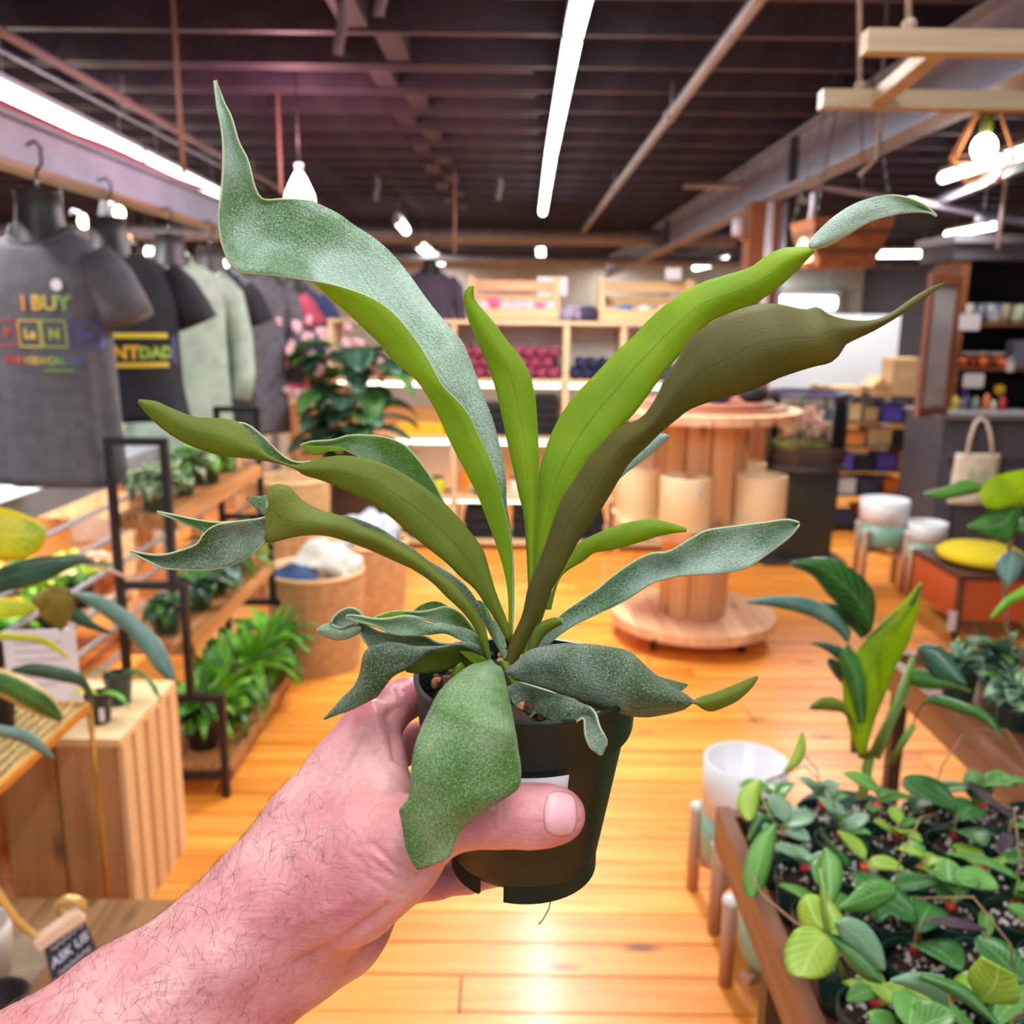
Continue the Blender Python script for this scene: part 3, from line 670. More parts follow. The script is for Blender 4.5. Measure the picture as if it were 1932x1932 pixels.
frond([(682, 1182), (673, 1178), (655, 1180), (642, 1182), (621, 1177), (607, 1181), (597, 1189)], [(680, 1188), (675, 1195), (659, 1203), (638, 1207), (621, 1203), (605, 1197), (597, 1191)], [(0, .388), (1, .39)], cup=.003, front=M_top, back=M_lime, n=24, label='small rounded green strap end')
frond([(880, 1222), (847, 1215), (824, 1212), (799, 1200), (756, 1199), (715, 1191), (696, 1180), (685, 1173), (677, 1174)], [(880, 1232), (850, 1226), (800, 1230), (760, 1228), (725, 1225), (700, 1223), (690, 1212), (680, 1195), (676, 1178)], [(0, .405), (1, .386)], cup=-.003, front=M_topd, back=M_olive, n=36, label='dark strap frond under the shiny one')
# 13 drooping dark left frond
frond([(918, 1236), (915, 1224), (878, 1211), (839, 1219), (808, 1221), (777, 1220), (756, 1215), (729, 1213), (704, 1219), (692, 1226), (686, 1237), (682, 1257), (677, 1278), (667, 1297), (648, 1315), (632, 1334), (611, 1357)],
      [(918, 1240), (890, 1225), (860, 1217), (824, 1225), (804, 1233), (787, 1247), (775, 1257), (762, 1265), (750, 1270), (739, 1278), (725, 1295), (712, 1313), (700, 1320), (688, 1326), (659, 1340), (635, 1348), (613, 1356)],
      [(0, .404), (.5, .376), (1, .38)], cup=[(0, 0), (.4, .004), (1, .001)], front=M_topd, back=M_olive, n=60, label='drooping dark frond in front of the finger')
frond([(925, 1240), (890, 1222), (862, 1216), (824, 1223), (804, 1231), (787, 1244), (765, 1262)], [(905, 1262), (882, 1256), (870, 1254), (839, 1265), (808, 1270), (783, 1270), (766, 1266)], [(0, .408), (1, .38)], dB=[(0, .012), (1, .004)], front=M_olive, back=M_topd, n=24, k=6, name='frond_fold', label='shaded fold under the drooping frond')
# 14 big frond hanging in front of the thumb
frond([(925, 1246), (905, 1252), (890, 1255), (870, 1268), (849, 1284), (828, 1307), (816, 1330), (804, 1355), (793, 1379), (784, 1406), (779, 1431), (776, 1462), (775, 1483), (771, 1506), (762, 1518), (754, 1528), (757, 1543), (762, 1570), (766, 1597), (776, 1621), (786, 1640)],
      [(928, 1246), (935, 1256), (944, 1259), (951, 1276), (957, 1307), (965, 1344), (973, 1390), (978, 1423), (982, 1447), (980, 1481), (964, 1498), (928, 1520), (900, 1539), (878, 1556), (863, 1576), (856, 1597), (850, 1613), (837, 1623), (817, 1630), (800, 1634), (790, 1640)],
      [(0, .400), (.12, .374), (.3, .350), (.6, .3435), (1, .345)], cup=[(0, .001), (.3, .010), (.7, .005), (1, 0)], front=M_grn, back=M_lime, n=70, k=12, label='broad silvery frond hanging over the thumb')
frond([(776, 1616), (779, 1626), (783, 1636)], [(822, 1628), (805, 1636), (790, 1641)], [(0, .3465), (1, .347)], front=M_lime, n=6, k=3, name='frond_tip', label='yellow curled tip')
# 15 broad right frond, tip folded under
frond([(950, 1268), (978, 1246), (995, 1229), (1026, 1220), (1062, 1215), (1112, 1216), (1152, 1221), (1185, 1228), (1199, 1238), (1213, 1253), (1241, 1277), (1272, 1299), (1296, 1312), None, (1312, 1326), (1335, 1340), (1356, 1337), (1389, 1322), (1417, 1297), (1429, 1278)],
      [(951, 1270), (970, 1280), (1012, 1294), (1054, 1308), (1096, 1323), (1138, 1336), (1180, 1348), (1221, 1352), (1263, 1345), (1291, 1337), None, (1318, 1318), (1347, 1308), (1389, 1291), (1410, 1282), (1428, 1276)],
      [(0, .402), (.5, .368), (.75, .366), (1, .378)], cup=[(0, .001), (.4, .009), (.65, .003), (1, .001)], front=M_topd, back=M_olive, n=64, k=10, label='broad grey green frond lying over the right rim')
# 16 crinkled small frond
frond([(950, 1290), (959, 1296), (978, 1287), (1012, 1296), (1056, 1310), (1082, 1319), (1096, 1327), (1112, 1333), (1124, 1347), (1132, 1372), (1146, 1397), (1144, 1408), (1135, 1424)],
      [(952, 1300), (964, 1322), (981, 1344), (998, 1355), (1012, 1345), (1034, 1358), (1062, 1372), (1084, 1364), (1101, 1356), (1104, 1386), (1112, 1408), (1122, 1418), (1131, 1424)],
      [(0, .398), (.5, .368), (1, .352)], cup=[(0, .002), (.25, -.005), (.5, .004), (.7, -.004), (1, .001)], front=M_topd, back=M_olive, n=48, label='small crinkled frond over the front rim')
frond([(1215, 1262), (1247, 1277), (1270, 1283), (1297, 1291)], [(1218, 1285), (1250, 1298), (1283, 1304), (1297, 1293)], [(0, .40), (1, .41)], front=M_top, back=M_olive, n=14)
# inner shoots
frond([(952, 1246), (938, 1218), (922, 1190), (910, 1160), (900, 1131)], [(960, 1240), (946, 1210), (936, 1190), (926, 1165), (913, 1138)], [(0, .412), (1, .425)], cup=.002, front=M_top, back=M_lime, n=20)
frond([(948, 1225), (936, 1195), (930, 1165), (925, 1145)], [(956, 1222), (952, 1205), (948, 1185), (932, 1150)], [(0, .416), (1, .43)], front=M_sil, back=M_lime, n=16)
frond([(985, 1250), (988, 1225), (1000, 1190), (1015, 1150), (1032, 1115)], [(998, 1248), (1002, 1225), (1014, 1190), (1026, 1155), (1040, 1112)], [(0, .406), (1, .412)], cup=.002, front=M_olive, n=20)
frond([(935, 1262), (925, 1252), (912, 1240), (895, 1232), (868, 1227)], [(930, 1268), (915, 1262), (900, 1255), (888, 1248), (870, 1231)], [(0, .405), (1, .40)], front=M_lime, n=14)
frond([(905, 1290), (880, 1270), (875, 1255), (868, 1250)], [(885, 1298), (860, 1290), (851, 1278), (858, 1262)], [(0, .408), (1, .402)], cup=.004, front=M_lime, n=12)
frond([(965, 1300), (955, 1285), (945, 1270), (938, 1245)], [(985, 1300), (980, 1285), (972, 1268), (965, 1250)], [(0, .404), (1, .408)], cup=.006, front=M_olive, n=12, name='crown', label='furry crown the fronds grow from')
# pot
M_pot = mat('pot_green_plastic', '#11221a', .4)
pr = [(.0005, .004), (.0335, .004), (.0335, .0), (.0352, .0), (.0352, .006), (.0362, .008)]
pot = MB(); prof = [(.0005, .006), (.033, .006), (.0345, .0085), (.0452, .0685), (.0458, .0695), (.0482, .0705), (.0488, .0725), (.0500, .0895), (.0508, .0905), (.0512, .0925), (.0488, .0925), (.046, .074), (.044, .068), (.0325, .012), (.0005, .0115)]
pot.lathe(prof, 72)
prw = 1.0
for i in range(3):
    a0, a1 = i * 2 * math.pi / 3 + .25, (i + 1) * 2 * math.pi / 3 - .12
    vs = []; seg = 14
    for q in range(seg + 1):
        a = a0 + (a1 - a0) * q / seg
        for r_, z_ in ((.0342, .008), (.0342, -.0005), (.0325, -.0005), (.0325, .008)): vs.append((r_ * math.cos(a), r_ * math.sin(a), z_))
    fs = [(q * 4 + e, q * 4 + (e + 1) % 4, (q + 1) * 4 + (e + 1) % 4, (q + 1) * 4 + e) for q in range(seg) for e in range(4)] + [(3, 2, 1, 0), (seg * 4, seg * 4 + 1, seg * 4 + 2, seg * 4 + 3)]
    pot.add(vs, fs)
pot.build('pot', M_pot, FERN, auto=35)
so = MB().lathe([(.0001, .083), (.01, .088), (.025, .087), (.0476, .083)], 40, wob=lambda a, z: 1 + .03 * math.sin(5 * a)).build('soil', mat('soil_bark', '#3a2417', .9, '#1c100a', 220, bump=1.0, bscale=500), FERN)
M_pot.node_tree.nodes['Principled BSDF'].inputs['Specular IOR Level'].default_value = .22
ch = MB(); rg = random.Random(5)
for i in range(130):
    a, r_ = rg.random() * 6.28, .044 * math.sqrt(rg.random()); s_ = rg.uniform(.0012, .004)
    ch.ball((r_ * math.cos(a), r_ * math.sin(a), .0875), s_, 6, rg.randint(0, 2), sz=rg.uniform(.5, 1), sx=rg.uniform(.6, 1.4))
ch.build('bark_chips', [mat('chip_tan', '#a9794a', .9), mat('chip_dark', '#3b2415', .9), mat('chip_brown', '#6b4527', .9)], FERN, kind='stuff', smooth=False)
# white sticker on the pot
vs = []; g = []
for i in range(12):
    an = R(-100 + i * 3.0) ; row = []
    for j in range(5):
        z_ = .0445 + j * .0053; rr = .0345 + (z_ - .0085) / .0625 * .011 + .0004
        cut = .6 if i in (0, 11) and j in (0, 4) else 0
        row.append((rr * math.cos(an), rr * math.sin(an), z_))
    g.append(row)
MB().shell(g, .0003).build('price_sticker', mat('sticker_white', '#d9d2dc', .4), FERN)
# root thread under the pot
MB().tube([(.012, -.03, .001), (.011, -.033, -.003), (.008, -.036, -.007), (.0065, -.036, -.0085), (.007, -.035, -.0095)], .0003, 5).build('root_thread', mat('thread', '#8a6a45', .8), FERN)
# ================================================================== THE HAND THAT HOLDS IT
def surface_nets(S, org, h):
    """smooth closed surface of the zero level of the grid S"""
    s = S < 0; nx, ny, nz = S.shape
    cs = np.zeros((nx - 1, ny - 1, nz - 1), np.int8)
    for i in (0, 1):
        for j in (0, 1):
            for k in (0, 1): cs += s[i:nx - 1 + i, j:ny - 1 + j, k:nz - 1 + k]
    act = (cs > 0) & (cs < 8); idx = np.argwhere(act); num = -np.ones(act.shape, np.int64); num[act] = np.arange(len(idx))
    acc = np.zeros((len(idx), 3)); cnt = np.zeros(len(idx)); I, J, K = idx.T
    for a in range(3):
        o1, o2 = [x for x in range(3) if x != a]
        for b in (0, 1):
            for c in (0, 1):
                off = [0, 0, 0]; off[o1] = b; off[o2] = c; p = (I + off[0], J + off[1], K + off[2]); off[a] = 1; q = (I + off[0], J + off[1], K + off[2])
                v1, v2 = S[p], S[q]; m = (v1 < 0) != (v2 < 0); t = np.where(m, v1 / np.where(m, v1 - v2, 1), 0)
                pt = np.zeros((len(idx), 3)); pt[:, o1] = b; pt[:, o2] = c; pt[:, a] = t
                acc += pt * m[:, None]; cnt += m
    V = org + (idx + acc / cnt[:, None]) * h; Fs = []
    for a in range(3):
        o1, o2 = (a + 1) % 3, (a + 2) % 3
        sl = [slice(1, n - 1) for n in S.shape]; A = s[tuple(sl)]
        sl2 = list(sl); sl2[a] = slice(2, S.shape[a]); B = s[tuple(sl2)]
        for flip, mask in ((False, A & ~B), (True, ~A & B)):
            p = np.argwhere(mask) + 1
            e1 = np.zeros(3, int); e1[o1] = 1; e2 = np.zeros(3, int); e2[o2] = 1
            q = [num[tuple((p - d).T)] for d in (e1 * 0, e1, e1 + e2, e2)]
            q = np.stack(q, 1); q = q[(q >= 0).all(1)]
            Fs.append(q[:, ::-1] if flip else q)
    return V, np.concatenate(Fs)
def hand_grid(h=.0013):
    lo = np.array([-.34, .24, 1.08]); hi = np.array([.045, .50, 1.38])
    n = ((hi - lo) / h).astype(int)
    X, Y, Z = [lo[i] + np.arange(n[i], dtype=np.float32) * h for i in range(3)]
    S = np.full(tuple(n), .05, np.float32)
    def cap(p, q, r1, r2, k, S):
        p, q = np.array(p, float), np.array(q, float); m = max(r1, r2) + .03
        a = np.maximum(((np.minimum(p, q) - m - lo) / h).astype(int), 0); b = np.minimum(((np.maximum(p, q) + m - lo) / h).astype(int) + 1, n)
        if (b <= a).any(): return
        xs, ys, zs = X[a[0]:b[0]][:, None, None], Y[a[1]:b[1]][None, :, None], Z[a[2]:b[2]][None, None, :]
        d = q - p; L2 = max((d * d).sum(), 1e-9)
        t = np.clip(((xs - p[0]) * d[0] + (ys - p[1]) * d[1] + (zs - p[2]) * d[2]) / L2, 0, 1)
        D_ = np.sqrt((xs - p[0] - t * d[0])**2 + (ys - p[1] - t * d[1])**2 + (zs - p[2] - t * d[2])**2) - (r1 + (r2 - r1) * t)
        sl = tuple(slice(a[i], b[i]) for i in range(3)); cur = S[sl]
        hh = np.clip(.5 + .5 * (cur - D_) / k, 0, 1); S[sl] = cur * (1 - hh) + D_ * hh - k * hh * (1 - hh)
    return S, lo, h, cap, (X, Y, Z)
def build_hand():
    S, lo, h, cap, (X, Y, Z) = hand_grid()
    P = lambda x, y, d: np.array(PD(x, y, d))
    chains = [
        # forearm and wrist (two bones side by side give the flat section)
        ([(-230, 2215, .335, .034), (60, 2075, .35, .0325), (250, 1930, .37, .030), (420, 1792, .385, .0255), (520, 1700, .395, .024)], .012),
        ([(-160, 2330, .35, .034), (180, 2130, .362, .031), (350, 1965, .378, .028), (490, 1840, .395, .022), (600, 1750, .405, .022)], .012),
        # back of the hand
        ([(500, 1680, .395, .023), (590, 1560, .405, .020), (655, 1460, .413, .0165), (694, 1382, .420, .0135)], .010),
        ([(520, 1700, .405, .023), (620, 1590, .42, .020), (668, 1475, .432, .015)], .010),
        ([(560, 1760, .41, .022), (640, 1660, .43, .020), (690, 1560, .445, .014)], .010),
        ([(580, 1790, .41, .020), (660, 1720, .43, .018), (715, 1640, .452, .013)], .010),
        # index finger, goes behind the rim
        ([(694, 1384, .420, .0135), (735, 1337, .433, .0108), (766, 1318, .443, .0096), (805, 1307, .456, .0090), (860, 1300, .466, .0085), (915, 1305, .470, .0075)], .004),
        # middle finger
        ([(672, 1470, .430, .0135), (725, 1425, .447, .0105), (790, 1398, .460, .0092), (850, 1390, .468, .0085), (905, 1392, .470, .0075)], .003),
        # ring finger
        ([(690, 1560, .445, .013), (740, 1520, .458, .0105), (800, 1490, .466, .0092), (870, 1480, .468, .0085), (925, 1482, .468, .0075)], .003),
        # little finger, seen under the thumb
        ([(700, 1655, .440, .014), (760, 1660, .446, .0115), (820, 1657, .450, .0095), (880, 1650, .452, .0085), (935, 1645, .452, .0075)], .005),
        # thumb: base pad, first joint, tip
        ([(575, 1700, .395, .024), (660, 1665, .388, .0225), (740, 1608, .383, .0195), (795, 1570, .379, .0150)], .012),
        ([(780, 1578, .379, .0150), (850, 1550, .374, .0122), (905, 1542, .372, .0116), (945, 1540, .370, .0121), (1000, 1540, .3665, .0122), (1040, 1538, .3655, .0114), (1058, 1538, .3655, .0100)], .004),
        # web between thumb and index
        ([(700, 1560, .392, .0165), (715, 1500, .405, .011), (722, 1440, .417, .0085)], .012),
        ([(640, 1600, .40, .020), (690, 1520, .41, .015), (705, 1440, .42, .010)], .012),
        # heel of the palm behind
        ([(560, 1790, .41, .020), (640, 1760, .425, .018), (690, 1710, .44, .014)], .010),
    ]
    for pts, k in chains:
        for a, b in zip(pts[:-1], pts[1:]): cap(P(*a[:3]), P(*b[:3]), a[3], b[3], k, S)
    # tendons and knuckle relief
    for a, b, r in (((560, 1600, .372), (680, 1395, .404), .0035), ((600, 1720, .365), (760, 1592, .362), .003)):
        pass
    V, Fq = surface_nets(S, lo, h)
    # light smoothing
    ed = np.concatenate([Fq[:, [i, (i + 1) % 4]] for i in range(4)])
    cnt = np.bincount(ed[:, 0], minlength=len(V)) + np.bincount(ed[:, 1], minlength=len(V))
    for _ in range(6):
        A = np.zeros_like(V)
        for c in range(3): A[:, c] = np.bincount(ed[:, 0], V[ed[:, 1], c], len(V)) + np.bincount(ed[:, 1], V[ed[:, 0], c], len(V))
        V = V * .5 + A / np.maximum(cnt, 1)[:, None] * .5
    # creases and ridges, found where the skin is sighted
    q = V - np.array(CP); dpt_ = q @ np.array(_f); PXs = 966 + F * (q @ np.array(CR)) / dpt_; PYs = 966 - F * (q @ np.array(CU)) / dpt_
    T = V[Fq]; fn = np.cross(T[:, 2] - T[:, 0], T[:, 3] - T[:, 1]); Nn = np.zeros_like(V)
    for c in range(4): np.add.at(Nn, Fq[:, c], fn)
    Nn /= np.maximum(np.linalg.norm(Nn, axis=1, keepdims=True), 1e-12); vis = (Nn * -q).sum(1) > 0
    def line(pts, wpx, amt):
        best = np.full(len(V), 1e9); pts = np.array(pts, float)
        for a, b in zip(pts[:-1], pts[1:]):
            d = b - a; t = np.clip(((PXs - a[0]) * d[0] + (PYs - a[1]) * d[1]) / (d @ d), 0, 1); best = np.minimum(best, np.hypot(PXs - a[0] - t * d[0], PYs - a[1] - t * d[1]))
        return (np.exp(-(best / wpx) ** 2) * amt * vis)
    dsp = np.zeros(len(V))
    for pts, wpx, amt in (([(932, 1496), (924, 1525), (930, 1562)], 5, -.0007), ([(946, 1500), (951, 1530), (947, 1555)], 4, -.0006), ([(916, 1500), (910, 1535), (918, 1565)], 4, -.0004),
                          ([(700, 1590), (740, 1628), (785, 1652), (812, 1640)], 6, -.0012), ([(700, 1622), (745, 1655), (785, 1668)], 5, -.0009), ([(690, 1650), (730, 1680), (765, 1690)], 5, -.0007), ([(660, 1610), (700, 1640), (735, 1650)], 5, -.0005),
                          ([(560, 1822), (620, 1790), (680, 1752), (735, 1712)], 10, -.0020),
                          ([(700, 1330), (722, 1395), (745, 1440), (775, 1482)], 10, .0016), ([(735, 1345), (745, 1385), (748, 1430)], 12, -.0030), ([(672, 1385), (640, 1450), (600, 1530), (560, 1600)], 14, .0012),
                          ([(715, 1345), (760, 1318)], 9, .0006), ([(750, 1300), (762, 1340)], 5, -.0005), ([(560, 1740), (620, 1720), (680, 1690)], 14, .0008)): dsp += line(pts, wpx, amt)
    V = V + Nn * dsp[:, None]
    # press skin against the pot: no vertex inside it
    px, py, pz = FO; dz = V[:, 2] - pz; rr = np.interp(dz, [0, .0085, .071, .074, .0905], [.0352, .0352, .0462, .048, .052])
    dx, dy = V[:, 0] - px, V[:, 1] - py; dd = np.hypot(dx, dy); ins = (dd < rr) & (dz > -.001) & (dz < .093)
    f = np.where(ins, (rr + .0002) / np.maximum(dd, 1e-6), 1); V[:, 0] = px + dx * f; V[:, 1] = py + dy * f
    return V, Fq
m, nt, b = _new('skin'); N, L = nt.nodes, nt.links
g = N.new('ShaderNodeNewGeometry')
n1 = N.new('ShaderNodeTexNoise'); n1.inputs['Scale'].default_value = 26; n1.inputs['Detail'].default_value = 3; L.new(g.outputs['Position'], n1.inputs['Vector'])
r = N.new('ShaderNodeValToRGB'); r.color_ramp.elements[0].position = .33; r.color_ramp.elements[1].position = .68
r.color_ramp.elements[0].color = C('#c4747c'); r.color_ramp.elements[1].color = C('#e0a6a6'); L.new(n1.outputs[0], r.inputs[0])
n3 = N.new('ShaderNodeTexNoise'); n3.inputs['Scale'].default_value = 420; n3.inputs['Detail'].default_value = 2; L.new(g.outputs['Position'], n3.inputs['Vector'])
mx = N.new('ShaderNodeMix'); mx.data_type = 'RGBA'; mx.blend_type = 'MULTIPLY'; mx.inputs[0].default_value = .3; L.new(r.outputs[0], mx.inputs[6]); L.new(n3.outputs[0], mx.inputs[7])
L.new(mx.outputs[2], b.inputs['Base Color'])
b.inputs['Roughness'].default_value = .42; b.inputs['Subsurface Weight'].default_value = .35; b.inputs['Subsurface Radius'].default_value = (.008, .003, .002); b.inputs['Subsurface Scale'].default_value = .6
# creases: stretched noise across the skin
mp = N.new('ShaderNodeMapping'); mp.inputs['Rotation'].default_value = (0, R(38), 0); mp.inputs['Scale'].default_value = (60, 300, 420); L.new(g.outputs['Position'], mp.inputs[0])
n2 = N.new('ShaderNodeTexNoise'); n2.inputs['Scale'].default_value = 1; n2.inputs['Detail'].default_value = 3; L.new(mp.outputs[0], n2.inputs['Vector'])
v = N.new('ShaderNodeTexVoronoi'); v.inputs['Scale'].default_value = 700; L.new(g.outputs['Position'], v.inputs['Vector'])
b1 = N.new('ShaderNodeBump'); b1.inputs['Strength'].default_value = .45; b1.inputs['Distance'].default_value = .0011; L.new(n2.outputs[0], b1.inputs['Height'])
b2 = N.new('ShaderNodeBump'); b2.inputs['Strength'].default_value = .25; b2.inputs['Distance'].default_value = .0003; L.new(v.outputs['Distance'], b2.inputs['Height']); L.new(b1.outputs[0], b2.inputs['Normal'])
L.new(b2.outputs[0], b.inputs['Normal']); M_skin = m
HV, HF = build_hand()
me = D.meshes.new('person'); me.from_pydata([tuple(p) for p in HV], [], [tuple(int(i) for i in f) for f in HF]); me.materials.append(M_skin); me.validate(); me.shade_smooth()
PERSON = D.objects.new('person', me); COL.objects.link(PERSON)
tag(PERSON, 'bare left forearm and hand from lower left, thumb in front of the fern pot', 'person')
# thumb nail: a curved plate laid on the side of the thumb tip
from mathutils.bvhtree import BVHTree
bvh = BVHTree.FromPolygons([tuple(p) for p in HV], [tuple(int(i) for i in f) for f in HF])
g = []
for i in range(17):
    u = i / 16 * 2 - 1; row = []
    for j in range(15):
        v_ = j / 14 * 2 - 1
        x = u * math.sqrt(1 - v_ * v_ * .42); y_ = v_ * math.sqrt(1 - u * u * .34)
        px_ = 1057 + x * 31 - y_ * 2; py_ = 1535 + y_ * 42 + x * 4
        dv = ray(px_, py_); hit = bvh.ray_cast(CP, dv.normalized(), 1)[0]
        if hit is None: hit = Vector(g[-1][j]) if g else PD(px_, py_, .36)
        e = max(abs(u), abs(v_)); row.append(tuple(hit - dv * (.0009 * (1 - e ** 4) - .0001)))
    g.append(row)
MB().shell(g, .0007).build('thumbnail', mat('nail_pink', '#c78f96', .38, '#d8a9ae', 60), PERSON)
# arm hair
rg = np.random.default_rng(4)
vn = np.zeros(len(HV) * 3); me.vertices.foreach_get('normal', vn); vn = vn.reshape(-1, 3)
arm_dir = np.array(PD(600, 1650, .40) - PD(100, 2000, .355)); arm_dir /= np.linalg.norm(arm_dir)
rel = HV - np.array(PD(600, 1650, .40)); along = rel @ arm_dir
toc = np.array(CP) - HV; toc /= np.linalg.norm(toc, axis=1, keepdims=True)
facing = (vn * toc).sum(1); upn = vn @ np.array(CU)
wgt = np.clip((.030 - along) / .05, 0, 1) * (facing > -.35) * np.clip(.55 + upn, .06, 1.2) * (along > -.26)
sel = rg.choice(len(HV), 1800, p=wgt / wgt.sum()); hb = MB()
side = np.cross(arm_dir, vn[sel]); 
for q, i in enumerate(sel):
    nrm = vn[i]; tdir = arm_dir * rg.normal(.55, .4) + np.array(side[q]) * rg.normal(-.6, .45); tdir -= nrm * (tdir @ nrm); tdir /= np.linalg.norm(tdir) + 1e-9
    Lh = rg.uniform(.004, .0095); p = HV[i] - nrm * .0004; pts = []
    cr = np.cross(nrm, tdir) * rg.normal(0, .8)
    for s_ in (0, .35, .7, 1.0): pts.append(p + nrm * Lh * .42 * (s_ - .55 * s_ * s_) + (tdir * s_ + cr * s_ * s_) * Lh)
    hb.tube(pts, [.00007, .00006, .00004, .00002], 3, caps=False)
hb.build('arm_hair', mat('hair_brown', '#6b4c42', .6), PERSON, kind='stuff')
# ================================================================== PLANTS IN GENERAL
M_soil = mat('potting_soil', '#3b2a20', .95, '#221610', 90, bump=.6, bscale=300)
M_gpot = mat('nursery_green', '#27403a', .35)
M_opot = mat('nursery_olive', '#3d4a33', .45)
M_bpot = mat('nursery_black', '#1a191c', .4)
M_terr = mat('terracotta', '#b5633f', .8)
LG = leafmat('leaf_green', '#2f6a22', '#4c8f33', vein='#86b070')
LB = leafmat('leaf_bright', '#57a81e', '#86c832', 20, vein='#a8d860', tcol='#a8e040')
LD = leafmat('leaf_dark', '#1f3f2c', '#34604a', 12, .3, .2, vein='#55806a')
LV = leafmat('leaf_variegated', '#4c7a48', '#c7d8b4', 45, .45, .3)
LY = leafmat('leaf_yellow', '#8fb41a', '#d2d230', 20, .4, .4, vein='#e6e070', tcol='#e0e838', margin='#e8cc28')
LM = leafmat('leaf_cream_edge', '#2f6a2a', '#4f8a3a', 14, .35, .25, vein='#6f9a5a', margin='#e6c67c')
LBL = leafmat('leaf_blue_green', '#4a7068', '#6d9086', 10, .4, .2, vein='#88a89c')
M_stem = mat('stem_green', '#6a8a3c', .5)
M_stemb = mat('stem_brown', '#8a6a4c', .6)
def pot_parts(t, r, h, m, soil=True, rim=True):
    prof = [(.001, 0), (r * .74, 0), (r * .93, h * .78), (r * .97, h * .8), (r, h), (r * .93, h), (r * .9, h * .86), (.001, h * .86)]
    MB().lathe(prof, 20).build('pot', m, t, auto=40)
    if soil: MB().lathe([(.001, h * .9), (r * .6, h * .9), (r * .92, h * .86)], 14).build('soil', M_soil, t)
def bunch(t, c, n, L, W, mats, rg, spread=(.2, 1.3), droop=(.3, 1.2), name='leaf', sub=(6, 4), shape=.8, stem=.25, cup=.2, joined=False, az=None, start=.01, rise=0, wave=0, label=None):
    base = MB()
    for i in range(n):
        a = rg.uniform(*(az or (0, 6.283))); el = rg.uniform(*spread); L_ = L * rg.uniform(.65, 1.15)
        d = (math.cos(a) * math.sin(el), math.sin(a) * math.sin(el), math.cos(el))
        p = (c[0] + math.cos(a) * start * rg.random(), c[1] + math.sin(a) * start * rg.random(), c[2] + rise * rg.random())
        G = blade(p, d, L_, W * rg.uniform(.7, 1.15), rg.uniform(*droop), cup, n=sub[0], k=sub[1], shape=shape, stem=stem, twist=rg.uniform(-.5, .5), wave=wave)
        if joined: base.shell(G, .001, rg.randrange(len(mats)) if len(mats) > 1 else 0, 0)
        else:
            mm = rg.choice(mats); MB().shell(G, .0012, 0, 0).build(name, mm, t, label=label)
    if joined: base.build(name if name != 'leaf' else 'foliage', mats, t, kind='stuff')

# ================================================================== LEFT SIDE
# --- guard rail along the stair well
rl = thing('guard_rail', 'grey steel guard rail with thin rods running away under the hanging shirts', 'railing', (-1.68, 0, 0))
M_rail = mat('rail_grey', '#858894', .35, '#94979f', 3, metal=.2)
MB().box(-.10, .10, 1.3, 6.3, .84, .93).build('top_rail', M_rail, rl, smooth=False)
rod = None
for z in (.737, .606, .478, .35, .225, .10):
    if rod is None: rod = MB().tube([(.03, 1.3, 0), (.03, 6.3, 0)], .011, 8).build('rod', mat('rod_steel', '#b3b6c2', .3, metal=.5), rl, loc=(0, 0, z))
    else: o = rod.copy(); COL.objects.link(o); o.parent = rl; o.location.z = z
for yy in (1.5, 4.2, 6.2): MB().box(.005, .055, yy, yy + .04, 0, .84).build('post', M_rail, rl, smooth=False)

# --- sale tables full of bright small plants beyond the rail
M_tpine = wood('table_pine', '#e8c49a', '#cf9f6c', 'Y', rnd=.08)
def trestle(name, label, x0, x1, y0, y1, z, m=None):
    t = thing(name, label, 'table', (x0, y0, 0)); m = m or M_tpine; n = max(2, int((x1 - x0) / .14)); w_ = (x1 - x0) / n
    for i in range(n): MB().box(i * w_ + .002, (i + 1) * w_ - .002, 0, y1 - y0, z - .03, z).build('board', m, t, smooth=False)
    MB().box(0, x1 - x0, 0, .03, z - .12, z - .031).build('apron', m, t, smooth=False)
    MB().box(0, x1 - x0, y1 - y0 - .03, y1 - y0, z - .12, z - .031).build('apron', m, t, smooth=False)
    for a in (.0, x1 - x0 - .06):
        for b_ in (.031, y1 - y0 - .09): MB().box(a, a + .06, b_, b_ + .06, 0, z - .031).build('leg', m, t, smooth=False)
    return t
trestle('display_table', 'low pine table crowded with bright plants behind the rods of the rail', -2.9, -1.80, 2.8, 4.1, .25)
trestle('display_table', 'second pine table behind the rail, beyond the low one', -3.2, -1.85, 4.25, 5.3, .66)
trestle('display_table', 'far pine table under the sage jacket, lit white', -3.4, -1.95, 6.4, 8.2, .78)
fcols = [('#e8d23a', 'yellow'), ('#f2b8a0', 'peach'), ('#f4e6b0', 'cream'), ('#e85c20', 'orange'), ('#c9d83c', 'lime'), ('#f0a030', 'amber')]
rg = random.Random(11)
protos = {}
for hx, nm in fcols:
    t = thing('flowering_plant', 'x', 'plant'); pot_parts(t, .055, .09, M_terr if nm in ('orange', 'peach') else M_bpot)
    bunch(t, (0, 0, .085), 22, .09, .04, [LB, LY if nm in ('yellow', 'lime') else LG], rg, joined=True, sub=(3, 2))
    fm = MB()
    for i in range(16):
        a, r_ = rg.random() * 6.28, rg.random() * .06; fm.ball((r_ * math.cos(a), r_ * math.sin(a), .13 + rg.random() * .05), .012 + rg.random() * .006, 6, sz=.6)
    fm.build('blossoms', mat('petal_' + nm, hx, .6), t, kind='stuff')
    protos[nm] = t
k = 0
spots = []
for yy in np.arange(2.9, 4.05, .18):
    for xx in np.arange(-2.78, -1.84, .18): spots.append((xx, yy, .25))
for yy in np.arange(4.35, 5.25, .18):
    for xx in np.arange(-3.0, -1.9, .18): spots.append((xx, yy, .66))
used = set()
